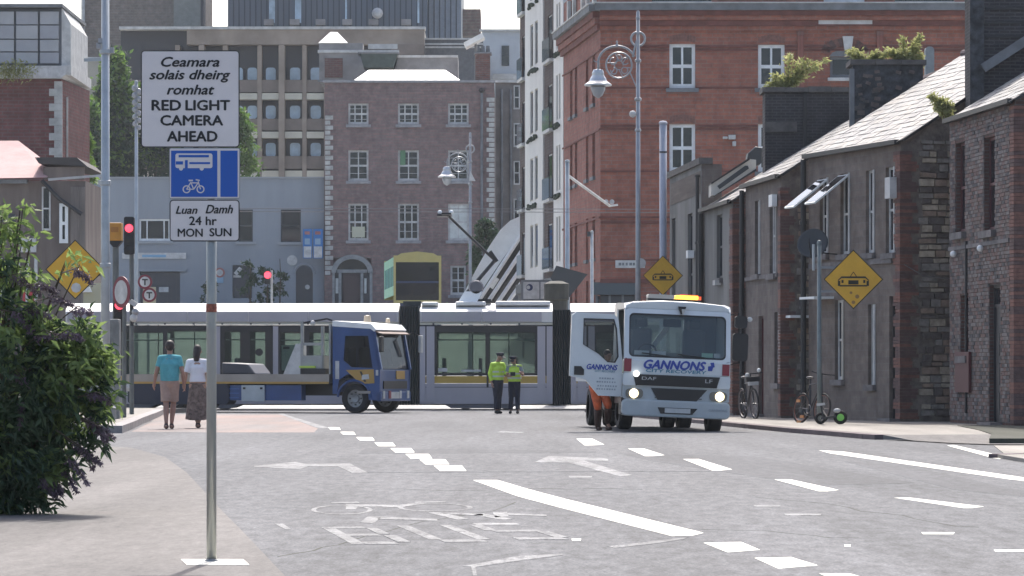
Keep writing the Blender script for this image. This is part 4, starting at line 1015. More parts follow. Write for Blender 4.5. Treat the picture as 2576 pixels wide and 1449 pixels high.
MB().torus((cx, -.02, h[3]), rr + .1, .1, 18, 6, 'xz', 0, 180).build('door_arch', GREYR, GB)
MB().lathe([(0.001, -.03), (.16, -.03), (.16, .1)], (wx(773), 0.02, wz(722)), 12, 'y').build('door_notice', OLDWHITE, GB)
sg = MB().box(wx(308), wx(468), -.1, 0, wz(651), wz(636)).build('name_board', OLDWHITE, GB)
MB().box(wx(358), wx(418), -.105, -.1, wz(647), wz(641)).build('board_print', mat('sky_blue_print', (.20, .38, .55), .7), sg)
MB().box(wx(400), wx(424), -.05, -.01, wz(735), wz(722)).build('notice', OLDWHITE, GB)
MB().box(wx(340), wx(470), -.18, .0, wz(683), wz(676)).build('door_lintel', GREYR, GB)
MB().bar((wx(592), -.06, wz(690)), (wx(606), -.06, wz(674)), .05, .26).build('graffiti_strip', OLDWHITE, GB); MB().box(wx(586), wx(606), .1, .13, wz(698), wz(692)).build('notice', OLDWHITE, GB)
MB().lathe([(0.001, -.1), (.35, -.1), (.35, 0)], (wx(735), 0, wz(655)), 14, 'y').build('bulkhead_light', OLDWHITE, GB)
MB().lathe([(0.001, -.1), (.34, -.1), (.34, 0)], (wx(553), 0, wz(686)), 14, 'y').build('round_notice', mat('faded_red', (.35, .14, .12), .7), GB); MB().lathe([(0.001, -.12), (.22, -.12), (.22, -.1)], (wx(553), 0, wz(686)), 14, 'y').build('round_notice_centre', OLDWHITE, GB)
MB().box(wx(544), wx(562), -.08, 0, wz(712), wz(697)).build('blue_notice', mat('pale_blue', (.25, .38, .5), .7), GB)
bill = thing('blue_billboards', 'pair of blue and white poster boards on the grey building beside the Georgian house', 'billboard', (PX(787, 239.5), 239.5, 0))
for (a, b_) in ((762, 785), (788, 812)):
    x0, x1 = PX(a, 239.5) - bill.location.x, PX(b_, 239.5) - bill.location.x
    pn = MB().box(x0, x1, 0, .1, PZ(650, 239.5), PZ(576, 239.5)).build('poster_panel', mat('poster_blue', (.03, .16, .42), .6), bill)
    MB().box(x0 + .05, x1 - .05, -.02, 0, PZ(648, 239.5), PZ(620, 239.5)).build('poster_foot', OLDWHITE, pn)
    MB().box(x0 + .12, x1 - .15, -.02, 0, PZ(615, 239.5), PZ(600, 239.5)).build('poster_picture', mat('pale_blue', (.25, .38, .5)), pn); MB().box(x0 + .12, x1 - .15, -.02, 0, PZ(590, 239.5), PZ(582, 239.5)).build('poster_heading', mat('faded_red', (.35, .14, .12)), pn)

# ================= BROWN OFFICE BLOCK =================
YO = 280.0; XO = PX(470, YO)
OF = thing('office_block', 'brown 1970s office block with cream bands and small round-cornered windows', 'building', (XO, YO, 0))
def ox(px): return PX(px, YO) - XO
def oz(py): return PZ(py, YO)
BRNC = mat('brown_concrete', (.29, .24, .195), .9, var=.28, scale=.35, detail=6); BRNC2 = mat('dark_brown_panel', (.20, .165, .14), .8, var=.2, scale=.5)
CRM = mat('cream_band', (.55, .52, .42), .7, var=.1, scale=.7); SKYG = mat('sky_painted_glass', (.36, .46, .54), .15, var=.35, scale=.5)  # pane glass has the sky reflection painted into its colour
DKW = mat('dark_window_band', (.035, .035, .042), .4)
MB().box(ox(300), ox(1067), 1.2, 20, 5, oz(72)).build('building_core', DKW, OF)
MB().box(ox(470), ox(1067), 0, 1.19, oz(112), oz(74)).build('top_wall', BRNC, OF); MB().box(ox(300), ox(1070), -.15, 1.5, oz(74), oz(67)).build('roof_edge', COPING, OF)
for (a, b_) in ((440, 452), (500, 514), (560, 572), (647, 658), (701, 716), (760, 771), (815, 830)): MB().box(ox(a), ox(b_), -.1 if b_ - a > 13 else .15, 1.19, 5, oz(113)).build('column', BRNC, OF)
for (ya, yb) in ((231, 200), (327, 298), (424, 392)): MB().box(ox(300), ox(850), .3, 1.15, oz(ya), oz(yb)).build('spandrel', BRNC2, OF)
for (ya, yb) in ((250, 234), (347, 331), (445, 429)):
    for (a, b_) in ((300, 439.5), (452.5, 499.5), (514.5, 559.5), (572.5, 646.5), (658.5, 700.5), (716.5, 759.5), (771.5, 814.5)): MB().box(ox(a), ox(b_), .1, 1.1, oz(ya), oz(yb)).build('cream_band', CRM, OF)
for (ya, yb) in ((202, 168), (297, 264), (393, 358)):
    for (a, b_) in ((380, 405), (410, 432), (460, 484), (527, 551), (585, 609), (621, 645), (667, 692), (728, 754), (780, 806)):
        fo = MB().prism(rrect(ox(a) - .12, ox(b_) + .12, oz(ya) - .1, oz(yb) + .12, .3), .8, 1.0).build('window', DKW, OF)
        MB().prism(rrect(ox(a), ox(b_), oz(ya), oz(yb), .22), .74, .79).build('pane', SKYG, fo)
MB().box(ox(985), ox(1067), -.2, 0, oz(138), oz(112)).build('roof_plant', BRNC2, OF)
lf, hw = farbox('rooftop_louvres', 'dark louvred rooftop plant with pale rails right of the brown office block', 'rooftop', 1069, 1215, 97, 210, 283, mat('louvre_grey', (.12, .125, .13), .8, var=.2), 6)
for py in (97, 110, 118): MB().box(-hw, hw, -.15, .1, PZ(py + 3, 283), PZ(py - 1, 283)).build('louvre_rail', COPING, lf)
# blue glass tower behind
BLG = mat('blue_cladding', (.085, .11, .145), .35, var=.15, scale=.25, streak=True); BLD = mat('blue_dark_joint', (.03, .04, .055), .5)
BT = thing('blue_tower', 'dark blue-grey clad tower behind the brown office block', 'building', (PX(573, 320), 320, 0))
def bx(px): return PX(px, 320) - PX(573, 320)
MB().box(0, bx(1075), 0, 20, 5, PZ(-60, 320)).build('tower_wall', BLG, BT); MB().box(bx(1075) + .01, bx(1160), 1.2, 20, 5, PZ(-60, 320)).build('tower_return', mat('pale_blue_cladding', (.17, .20, .24), .5, var=.1), BT)
for k, px in enumerate(range(586, 1160, 14)): MB().box(bx(px), bx(px) + .1, -.08 if px < 1074 else 1.1, -.0 if px < 1074 else 1.19, 20, PZ(-60, 320)).build('cladding_joint', BLD, BT)
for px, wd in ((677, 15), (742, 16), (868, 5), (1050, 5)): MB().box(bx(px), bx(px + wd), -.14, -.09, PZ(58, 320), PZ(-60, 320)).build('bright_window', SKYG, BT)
for px in (665, 730, 795, 862, 928, 1010): MB().box(bx(px), bx(px + 24), -.7, -.1, PZ(64, 320), PZ(50, 320)).build('roof_unit', GRC, BT)
MB().ball((bx(950), -.6, PZ(35, 320)), .5, n=10, m=6).build('dome_camera', OLDWHITE, BT)
farbox('small_brick_block', 'small far brick block against the sky right of the blue tower', 'building', 1162, 1209, 23, 90, 330, brickmat('far_brick', (.20, .14, .12), (.17, .12, .11), (.2, .17, .15), scale=4), 8)
wb, hw = farbox('white_building', 'pale white rendered building in front of the open sky', 'building', 1212, 1420, 77, 790, 290, mat('pale_far_render', (.50, .53, .55), .8, var=.12, scale=.3), 8)
window(wb, PX(1262, 290) - wb.location.x, PX(1281, 290) - wb.location.x, PZ(166, 290), PZ(115, 290), DARKGREY, GL_DARK, y=-.1, fw=.06)
MB().box(-hw - .2, hw, -.2, .2, PZ(79, 290), PZ(74, 290)).build('parapet', COPING, wb); MB().box(PX(1240, 290) - wb.location.x, hw, -.4, .0, PZ(200, 290), PZ(186, 290)).build('balcony', COPING, wb)
# brown brick mass at the upper left
bb, hw = farbox('brown_brick_block', 'tall plain brown brick block at the top left behind the tree', 'building', 207, 509, -80, 520, 300, brickmat('far_brown_brick', (.21, .175, .15), (.18, .155, .135), (.2, .18, .165), scale=3, dirt=(.16, .14, .12), dirtamt=.6), 10)
MB().tube([(-hw + .1, -.3, 10), (-hw + .1, -.3, PZ(-60, 300))], .16, 8).build('downpipe', COPING, bb); MB().box(PX(437, 300) - bb.location.x, hw, -.06, .0, PZ(110, 300), PZ(-80, 300)).build('end_strip', mat('grey_green_strip', (.22, .23, .21), .9, var=.1), bb)
MB().box(PX(505, 300) - bb.location.x, PX(512, 300) - bb.location.x, -.1, 2, PZ(66, 300), PZ(-80, 300)).build('dark_corner', DKW, bb)
bw, hw = farbox('beige_annex', 'pale beige annex wall to the left of the tree', 'building', 185, 300, 147, 500, 262, mat('beige_render', (.40, .37, .31), .9, var=.15, scale=.4), 6)
MB().box(-hw, hw, -.2, .2, PZ(150, 262), PZ(144, 262)).build('coping', COPING, bw)

# ================= LEFT: BRICK BUILDING WITH QUOINS, PINK ROOF =================
YL = 150.0; XL = PX(155, YL)
LBD = thing('quoined_brick_building', 'dark red brick building with white quoins and a grey panelled top storey, top left', 'building', (XL, YL, 0))
def lx(px): return PX(px, YL) - XL
def lz(py): return PZ(py, YL)
LBR = brickmat('dark_crimson_brick', (.19, .075, .072), (.15, .065, .062), (.16, .11, .10), scale=2, dirt=(.11, .055, .055), dirtamt=.5)
MB().box(lx(-80), 0, 0, 8, .5, lz(198)).build('brick_wall', LBR, LBD)
MB().prism([(lx(-80), lz(198)), (0.0, lz(198)), (0.25, lz(187)), (.25, lz(167)), (lx(-80), lz(167))], -.3, 8).build('cornice', OLDWHITE, LBD)
b = MB(); b.add([(0.001, 0, .5), (.42, 6.4, .5), (.42, 6.4, lz(198)), (0.001, 0, lz(198))], [(0, 1, 2, 3)]); b.build('side_wall', LBR, LBD)
MB().prism([(0, lz(190)), (.42, lz(190)), (.42, lz(165)), (0, lz(165))], -.2, 7).build('cornice_return', COPING, LBD)
PNL = [mat('grey_panel', (.33, .34, .36), .6, var=.08, scale=1), mat('grey_panel_light', (.37, .38, .39), .6, var=.08, scale=1)]
for i, (a, b_) in enumerate(((-80, -40), (-38, 36), (42, 96), (102, 148))):
    for j, (ya, yb) in enumerate(((62, 30), (98, 65), (130, 101), (160, 133))): piece('cladding_panel', PNL[(i + j) % 2], LBD, lx(a), lx(b_), -.15, .0, lz(ya), lz(yb))
MB().box(lx(-80), lx(155), .0, 8, lz(166), lz(22)).build('top_storey', mat('panel_joint', (.14, .15, .16), .8), LBD); MB().box(lx(-80), lx(160), -.4, 8, lz(20), lz(12)).build('roof_edge', CORN, LBD)
MB().prism([(lx(155), lz(20)), (lx(178), lz(60)), (lx(178), lz(165)), (lx(155), lz(165))], 0, 6).build('top_storey_return', COPING, LBD)
py = 205; k = 0
while py < 400:
    a = 124 if k % 2 else 137
    piece('quoin', QU, LBD, lx(a), .03, -.08, .05, lz(py + 18), lz(py)); py += 18.6; k += 1
MB().box(lx(160), lx(164), .9, 1.0, lz(392), lz(240)).build('pale_strip', COPING, LBD)
# lower building with pink roof
PK = thing('pink_roofed_building', 'low building with a faded pink hipped roof and boarded side wall behind the bush', 'building', (PX(60, 140), 140, 0))
def kx(px): return PX(px, 140) - PX(60, 140)
def kz(py): return PZ(py, 140)
PINK = mat('faded_pink_roof', (.42, .26, .25), .8, var=.12, scale=1)
MB().add([(kx(-120), -.5, kz(452)), (kx(122), -.5, kz(448)), (kx(118), 2.5, kz(415)), (kx(2), 5, kz(333)), (kx(-120), 5, kz(333))], [(0, 1, 2, 3, 4)]).build('roof', PINK, PK)
BRW = mat('brown_board_wall', (.16, .13, .115), .9, var=.3, scale=1.2, streak=True)
MB().box(kx(-120), kx(215), 0, 6, 0, kz(455)).build('wall', BRW, PK)
MB().box(kx(-120), kx(70), -.3, 0, kz(462), kz(453)).build('fascia', CORN, PK)
MB().prism([(kx(90), kz(397)), (kx(195), kz(397)), (kx(222), kz(420)), (kx(100), kz(412))], -.3, 6).build('eaves', mat('dark_eaves', (.05, .045, .045), .8), PK); MB().box(kx(110), kx(213), -.1, 0, kz(452), kz(420)).build('upper_wall', BRW, PK)
window(PK, kx(106), kx(128), kz(580), kz(470), OLDWHITE, GL_DARK, y=-.1, fw=.06); window(PK, kx(150), kx(172), kz(612), kz(512), WHITE, GL_DARK, y=-.12, fw=.12)
for k in range(8): piece('wall_board', mat('grey_brown_board', (.19, .165, .15), .9, var=.25, scale=3, streak=True), PK, kx(178 + k * 4.6), kx(181.8 + k * 4.6), -.08, 0, 0.3, kz(470))
for (a, b_, c, d_, m_) in ((52, 93, 635, 600, OLDWHITE), (60, 96, 760, 735, mat('sign_red', (.45, .04, .05), .6)), (0, 40, 560, 540, DARKGREY)): MB().box(kx(a), kx(b_), -.3, -.1, kz(c), kz(d_)).build('wall_sign', m_, PK)
MB().tube([(kx(108), -.3, kz(455)), (kx(150), -.3, kz(500)), (kx(208), -.3, kz(540))], .09, 6).build('sloping_gutter', GUT, PK)
for k in range(5): MB().bar((kx(5 + k * 22), -.3, kz(650)), (kx(5 + k * 22), -.3, kz(760)), .12, .08).build('railing_post', OLDWHITE, PK)
aw = thing('white_sail_panel', 'tall white sail-shaped panel between the boarded wall and the tall lamp post', 'canopy', (PX(235, 150), 150, 0))  # plain white sail-shaped sheet with a thin upright
ax_ = lambda px: PX(px, 150) - PX(235, 150)
MB().prism([(ax_(214), PZ(532, 150)), (ax_(222), PZ(556, 150)), (ax_(236), PZ(600, 150)), (ax_(262), PZ(648, 150)), (ax_(262), PZ(662, 150)), (ax_(214), PZ(605, 150))], 0, .5).build('sail', WHITE, aw); MB().tube([(ax_(215), .25, 0.6), (ax_(215), .25, PZ(532, 150))], .06, 6).build('sail_upright', WHITE, aw)

# ================= BRIDGE =================
STEELW = mat('white_bridge_steel', (.84, .85, .86), .45, var=.08, scale=1)
BRG = thing('arch_bridge', 'white steel bridge arch leaning beyond the tram with its slanting hangers', 'bridge', (PX(1230, 195), 195, 0))
YB = 195
def bp_(px, py, dy=0): return (PX(px, YB + dy) - PX(1230, YB), dy, PZ(py, YB + dy))
arch = [(1160, 785), (1188, 735), (1220, 680), (1250, 632), (1278, 592), (1302, 568), (1330, 553), (1370, 545)]
b = MB(); N = len(arch)
for i, (px, py) in enumerate(arch):
    t = i / (N - 1); wd = (15, 18, 21, 23, 24, 23, 20, 18)[i]
    nx_, ny_ = .82, .57
    for (sgn, dy) in ((-1, 0), (1, 0), (1, 1.2), (-1, 1.2)):
        b.v.append(bp_(px + sgn * wd * nx_, py + sgn * wd * ny_, dy))
for i in range(N - 1):
    for k in range(4): a = i * 4 + k; c = i * 4 + (k + 1) % 4; b.f.append((a, c, c + 4, a + 4))
b.build('arch_rib', STEELW, BRG)
for k, (x, y) in enumerate([(1196, 768), (1216, 768), (1238, 768), (1262, 768)]):
    pass
for k, xb in enumerate((1186, 1211, 1236, 1261)):
    MB().tube([bp_(xb, 785, -.3), bp_(xb + 150 - k * 2, 785 - 232 + k * 8, -.3)], .13 , 6).build('hanger', STEELW, BRG)
for k, xb in enumerate((1199, 1224, 1249)):
    MB().tube([bp_(xb, 785, .8), bp_(xb + 150, 785 - 232 + k * 8, .3)], .22, 6).build('hanger', GUT, BRG)  # dark tubes added to stand for the dark gaps between the white hangers
MB().tube([bp_(1236, 725), bp_(1252, 700)], .12, 6).build('strut', STEELW, BRG)
MB().box(-6, 9, -1, 14, gz(195) - .8, gz(195) + .15).build('bridge_deck', COPING, BRG)
for k in range(9): MB().box(-5 + k * .8, -4.94 + k * .8, -1, -.94, gz(195), gz(195) + 1.1).build('parapet_post', STEELW, BRG)
MB().box(-5, 3, -1.02, -.94, gz(195) + 1.1, gz(195) + 1.16).build('parapet_rail', STEELW, BRG)
# ================= TRAM =================
YT = 112.5; ST = sc(YT)
def tx(px): return PX(px, YT)
def tz(py): return PZ(py, YT)
LIL = mat('silver_lilac_paint', (.38, .355, .385), .38, .15, var=.08, scale=.6, streak=True, coat=.3); LILR = mat('tram_roof_cream', (.66, .64, .62), .42, var=.08, scale=1)
TBLK = mat('tram_black_band', (.018, .018, .024), .25); TYEL = mat('tram_ochre_stripe', (.50, .32, .06), .5); BEL = mat('bellows_rubber', (.035, .042, .045), .7, var=.3, scale=2, streak=True)
TCREAM = mat('tram_drip_rail', (.50, .47, .38), .5); SKIRT = mat('tram_skirt', (.14, .135, .15), .6, var=.2, scale=1)
TGL = glassmat('tram_glass', (.84, .925, .885), dark=.32, darkcol=(.045, .06, .055)); TIN = mat('tram_interior_pale', (.38, .42, .40), .6); SEAT = mat('tram_seat', (.05, .07, .10), .8)
TR = thing('tram', 'long silver-lilac tram with a cream roof stopped across the junction', 'tram', (0, YT, 0))
D_ = 2.4
def T(mb, name, m, parent=TR, **k): return mb.build(name, m, parent, **k)
def tram_section(xa, xb, wins, doors, name):
    sec = thing(name, None, None); sec.parent = TR
    zf = .34                                              # floor
    # roof fairing: flat fascia rising to a rounded, sunlit top
    prof = [(0.0, tz(811)), (-.02, tz(784)), (.03, tz(781)), (.38, tz(772)), (.8, tz(764)), (1.05, tz(761.5)), (D_ - .32, tz(764)), (D_ - .1, tz(772)), (D_ + .02, tz(786)), (D_, tz(811))]
    b = MB(); o = 0
    for x in (xa, xb): b.v += [(x, y, z) for y, z in prof]
    n = len(prof)
    for i in range(n): j = (i + 1) % n; b.f.append((i, j, n + j, n + i))
    b.f.append(tuple(range(n))); b.f.append(tuple(range(n, 2 * n))[::-1]); b.build('roof', LILR, sec)
    for k in range(int((xb - xa) / 1.9) + 1):
        x0 = xa + .06 + k * 1.9; x1 = min(x0 + 1.87, xb - .06)
        if x1 - x0 > .3: piece('fairing_panel', LIL, sec, x0, x1, -.045, -.015, tz(809), tz(785))
    MB().box(xa, xb, -.06, .0, tz(817), tz(812)).build('drip_rail', TCREAM, sec)
    for k in range(int((xb - xa) / .9)): piece('rail_clip', TBLK, sec, xa + .4 + k * .9, xa + .46 + k * .9, -.075, -.055, tz(817), tz(813))
    # sides: near and far with window openings
    hs = [(a, b_, c, d) for a, b_, c, d in wins]
    b = wall_holes(MB(), xa, xb, tz(945), tz(818), hs, 0, .05); b2 = wall_holes(MB(), xa, xb, tz(945), tz(818), hs, D_, -.05)
    b.build('window_band', TBLK, sec, fix=False); b2.build('window_band', TBLK, sec, fix=False)
    for h in hs:
        piece('pane', TGL, sec, h[0], h[1], .02, .03, h[2], h[3]); piece('pane', TGL, sec, h[0], h[1], D_ - .03, D_ - .02, h[2], h[3])
        MB().box(h[0], h[1], .3, .32, h[2] + (h[3] - h[2]) * .80, h[2] + (h[3] - h[2]) * .83).build('grab_rail', TIN, sec)
    MB().box(xa, xb, -.012, D_ + .01, tz(964), tz(946)).build('ochre_stripe', TYEL, sec); MB().box(xa, xb, -.025, D_ + .02, tz(1016), tz(965)).build('lower_panel', LIL, sec)
    MB().box(xa, xb, -.03, -.024, tz(975), tz(973)).build('panel_joint', SKIRT, sec)
    MB().box(xa, xb, .06, D_ - .06, tz(811), tz(814) + .02).build('ceiling', TIN, sec) if False else None
    # seats and poles inside
    x = xa + .5
    while x < xb - .5:
        MB().tube([(x, 1.2, zf + .6), (x, 1.2, tz(815))], .022, 6).build('grab_pole', TIN, sec); 
        for y in (.45, 1.85): MB().box(x + .2, x + .3, y - .35, y + .35, tz(960), tz(900)).build('seat_back', SEAT, sec, bevel=.04)
        x += 1.15
    return sec
w1 = [(tx(312), tx(410), tz(942), tz(836)), (tx(421), tx(524), tz(942), tz(832)), (tx(566), tx(604), tz(944), tz(834)), (tx(629), tx(667), tz(944), tz(834)), (tx(705), tx(765), tz(942), tz(836)), (tx(778), tx(838), tz(942), tz(836)), (tx(860), tx(985), tz(942), tz(836)), (tx(180), tx(290), tz(942), tz(836))]
s1 = tram_section(tx(165), tx(1003), w1, [], 'tram_section')
for (a, b_) in ((544, 554), (687, 700), (845, 852), (294, 304)): MB().box(tx(a), tx(b_), -.045, .0, tz(944), tz(821)).build('door_post', LIL, s1)
for a, b_ in ((558, 612), (620, 674)):
    do = MB().box(tx(a), tx(a) + .05, -.02, -.0, tz(944), tz(824)).box(tx(b_) - .05, tx(b_), -.02, 0, tz(944), tz(824)).box(tx(a) + .05, tx(b_) - .05, -.02, 0, tz(832), tz(824)).build('door_leaf', TBLK, s1)
MB().lathe([(0.001, -.02), (.12, -.02), (.12, .0)], (tx(652), 0, tz(886)), 16, 'y').build('door_sticker', TBLK, s1)
MB().box(tx(632), tx(665), -.005, .015, tz(931), tz(926)).build('blue_notice', mat('pale_blue', (.25, .38, .5)), s1)
MB().box(tx(708), tx(742), .035, .045, tz(932), tz(868)).build('window_poster', mat('mint_poster', (.45, .55, .48), .8), s1)
MB().box(tx(712), tx(728), .03, .034, tz(878), tz(872)).build('poster_heading', TBLK, s1)
w2 = [(tx(1099), tx(1221), tz(938), tz(836)), (tx(1232), tx(1346), tz(938), tz(836))]
s2 = tram_section(tx(1056), tx(1390), w2, [], 'tram_section')
for (a, b_) in ((1056, 1070), (1073, 1093), (1352, 1372), (1375, 1390)): MB().box(tx(a), tx(b_), -.05, 0, tz(1012), tz(821)).build('body_pillar', LIL, s2)
MB().box(tx(1102), tx(1125), .01, .018, tz(935), tz(926)).build('window_notice', OLDWHITE, s2); MB().box(tx(1160), tx(1210), .01, .018, tz(935), tz(930)).build('window_notice', OLDWHITE, s2)
MB().box(tx(1224), tx(1229), -.04, 0, tz(975), tz(824)).build('door_seam', TBLK, s2)
w3 = [(tx(1500), tx(1620), tz(938), tz(836)), (tx(1640), tx(1760), tz(938), tz(836))]
s3 = tram_section(tx(1436), tx(1800), w3, [], 'tram_section')
for (a, b_) in ((1436, 1450), (1453, 1475), (1480, 1496)): MB().box(tx(a), tx(b_), -.05, 0, tz(1012), tz(821)).build('body_pillar', LIL, s3)
for (a, b_, top) in ((1005, 1055, 770), (1391, 1435, 779)):
    n = 7; w_ = (tx(b_) - tx(a)) / n; b = MB()
    for k in range(n): x0 = tx(a) + k * w_; b.prism([(x0, .05), (x0 + w_ / 2, -.03), (x0 + w_, .05), (x0 + w_, D_ - .05), (x0 + w_ / 2, D_ + .03), (x0, D_ - .05)], tz(1018), tz(top), 'xy')
    b.build('bellows', BEL, TR)
# underframe, bogies
for (a, b_) in ((172, 400), (400, 610), (1115, 1310), (1560, 1790)):
    MB().prism([(tx(a) + .25, .05), (tx(b_) - .35, .05), (tx(b_), tz(1016)), (tx(a), tz(1016))], .02, D_ - .02).build('bogie_skirt', SKIRT, TR)
    for k in range(2):
        xx = tx(a) + .7 + k * 1.3
        for yy in (.5, D_ - .62): MB().lathe([(.29, 0), (.29, .12)], (xx, yy, .29), 18, 'y').build('bogie_wheel', RAIL, TR)
MB().box(tx(165), tx(1800), .15, D_ - .15, tz(1019), tz(1016) + .02).build('underframe', TBLK, TR)
# roof gear
MB().box(tx(1013), tx(1058), .4, 2, tz(776), tz(757)).build('roof_cable_box', BEL, TR); MB().box(tx(1060), tx(1102), .3, 1.8, tz(768), tz(759)).build('roof_pod', LILR, TR, bevel=.04); MB().box(tx(1145), tx(1222), .3, 1.8, tz(768), tz(758)).build('roof_pod', LILR, TR, bevel=.04); MB().box(tx(1246), tx(1385), .3, 1.8, tz(768), tz(757)).build('roof_pod', LILR, TR, bevel=.04)
MB().box(tx(1150), tx(1235), .7, 1.7, tz(760), tz(751)).build('pantograph_base', BLACK, TR)
MB().prism([(tx(1152), tz(758)), (tx(1168), tz(732)), (tx(1212), tz(732)), (tx(1200), tz(758))], .55, .7).build('pantograph_cover', STEELW, TR); MB().lathe([(.001, -.05), (.2, -.05), (.24, 0), (.2, .1)], (tx(1197), .6, tz(722)), 16, 'y').build('pantograph_motor', SKIRT, TR)
MB().tube([(tx(1150), 1.2, tz(762)), (tx(1246), 1.2, tz(650))], .06, 8).build('pantograph_lower_arm', BLACK, TR); MB().bar((tx(1232), 1.2, tz(629)), (tx(1250), 1.2, tz(655)), .2, .11).build('pantograph_knee', BLACK, TR); MB().tube([(tx(1242), 1.2, tz(650)), (tx(1124), 1.2, tz(537))], .042, 8).build('pantograph_upper_arm', BLACK, TR)
MB().tube([(tx(1152), 1.1, tz(770)), (tx(1246), 1.1, tz(652))], .025, 6).build('pantograph_rod', BLACK, TR)
MB().bar((tx(1122), .4, tz(536)), (tx(1122), 2.0, tz(536)), .3, .06).build('pantograph_head', BLACK, TR); MB().box(tx(1098), tx(1128), .9, 1.5, tz(541), tz(535)).build('collector_strip', BLACK, TR)
for px in (1105, 1134): MB().ball((tx(px), 1.0, tz(530)), .07, n=8, m=6).build('horn_tip', WHITE, TR)
GRN = mat('green_signal_lamp', (.1, .5, .15), .4, emit=(.35, 1, .4), estr=2.0); REDE = mat('red_signal_lamp', (.6, .05, .07), .4, emit=(1, .06, .10), estr=1.3)
grn = tag(MB().ball((tx(1125), YT - .3, tz(769)), .07, n=8, m=6).build('green_lamp', GRN), 'tiny green lamp glowing at the front roof edge of the middle tram section', 'lamp')
# overhead wires
WIRE = mat('overhead_wire', (.20, .19, .19), .6)
for (py, Y) in ((524, 113.6), (532, 117.5)):
    o = tag(MB().tube([(PX(520, Y), Y, PZ(py, Y)), (PX(2000, Y), Y, PZ(py + 3, Y))], .011, 5).build('overhead_wire', WIRE), 'thin overhead tram wire %s' % ('touched by the pantograph' if Y < 115 else 'running just below and behind the first wire'), 'wire', 'overhead wires above the tram')

# ================= WHITE RECOVERY TRUCK =================
TW = mat('truck_white_paint', (.60, .63, .64), .32, var=.06, scale=1.5, coat=.4); TWD = mat('truck_grey_bumper', (.40, .43, .44), .45, var=.08, scale=3); GRL = mat('grille_black', (.012, .012, .014), .45)
RUBBER = mat('tyre_rubber', (.018, .018, .02), .85); RIM = mat('wheel_rim_grey', (.28, .28, .28), .45, .4, var=.3, scale=8)
SCR = glassmat('windscreen_glass', (.78, .85, .85), dark=.25, darkcol=(.10, .13, .14)); BLUEP = mat('livery_blue', (.015, .045, .30), .4); TEALP = mat('livery_teal', (.06, .20, .28), .5); REDP = mat('marker_red', (.22, .02, .035), .45)
HEADL = mat('lit_headlight', (.9, .85, .6), .3, emit=(1, .84, .5), estr=1.7); HEADL2 = mat('small_lit_lamp', (.9, .9, .85), .3, emit=(1, 1, .95), estr=1.6)
AMB = mat('amber_beacon', (.75, .28, .02), .3, emit=(1, .50, .06), estr=1.5); AMBR = mat('red_beacon_end', (.5, .05, .02), .3, emit=(1, .12, .03), estr=.5)
YV = 69.3; SV = sc(YV); VX = PX(1697, YV)
WT = thing('white_recovery_truck', 'white recovery truck facing the camera with its door open and headlights on', 'truck', (VX, YV, 0), rot=(0, R(2.4), R(5.5)))
def vx(px, py=943): return (px - 1697) / SV
def vz(py, px=1697): return EYE + (HZ - py) / SV + (px - 1697) / SV * math.tan(R(2.4))
HWD = 1.04
def wheel(parent, x, y, r=.42, wd=.28, side=1, name='wheel'):
    t = MB().lathe([(r * .62, 0), (r * .93, 0), (r, wd * .18), (r, wd * .82), (r * .93, wd), (r * .62, wd)], (0, 0, 0), 28, 'x', False).build(name, RUBBER, parent, smooth=False, loc=(x, y, r))
    rm = MB().lathe([(.001, wd * .28), (r * .25, wd * .2), (r * .3, wd * .35), (r * .62, wd * .3), (r * .62, wd * .9), (.001, wd * .9)], (0, 0, 0), 20, 'x').build('rim', RIM, t)
    for k in range(8): a = 2 * math.pi * k / 8; piece('wheel_nut', GRL, t, wd * .2, wd * .34, r * .42 * math.cos(a) - .02, r * .42 * math.cos(a) + .02, r * .42 * math.sin(a) - .02, r * .42 * math.sin(a) + .02)
    return t
# cab shell
z_b, z_w0, z_w1, z_t = .62, 1.40, 2.27, 2.38
def slab(name, pts_front, m, y0, y1, **k): return MB().prism(pts_front, y0, y1).build(name, m, WT, **k)
slab('bumper', rrect(-HWD - .02, HWD + .02, .27, .60, .10), TWD, -.06, .35, bevel=.03)
slab('headlight_band', rrect(-HWD, HWD, .60, .885, .05), TWD, 0, .4)
slab('grille_surround', rrect(-HWD - .005, HWD + .005, .86, 1.10, .04), TW, -.03, .4)
slab('nose_panel', rrect(-HWD + .01, HWD - .01, 1.10, 1.37, .03), TW, -.012, .35, bevel=.02)
slab('grille', [(-.80, .86), (-.77, .87), (.78, .87), (.84, 1.085), (-.86, 1.085)], GRL, -.045, -.03)
for k in range(5): MB().box(-.79, .79, -.062, -.045, .885 + k * .04, .895 + k * .04).build('grille_slat', GRL, WT)
slab('lower_grille', [(-.36, .60), (.40, .60), (.60, .83), (-.50, .83)], GRL, -.02, .0)
slab('bumper_intake', [(-.30, .34), (.32, .34), (.42, .46), (-.36, .46)], GRL, -.075, -.06)
for k in range(3): MB().box(-.42 + .0, .5, -.03, -.02, .64 + k * .06, .655 + k * .06).build('grille_slat', GRL, WT)
MB().box(-.22, .28, -.085, -.075, .36, .45).build('number_plate', OLDWHITE, WT)
for sx in (-1, 1):
    hl = slab('headlight', rrect(sx * .82 - .17, sx * .82 + .17, .62, .80, .07), mat('headlight_housing', (.16, .15, .13), .3), -.03, 0)
    MB().lathe([(.001, -.02), (.085, -.01), (.095, .02)], (sx * .80 - (.03 if sx < 0 else -.05), -.035, .71), 18, 'y').build('headlight_lens', HEADL, hl)
    MB().box(sx * .98 - .10, sx * .98 + .04 if sx > 0 else sx * .98 + .08, -.03, .0, 1.12, 1.34).build('corner_reflector', REDP, WT) if sx > 0 else MB().box(-1.04, -.90, -.03, 0, 1.13, 1.38).build('corner_reflector', REDP, WT)
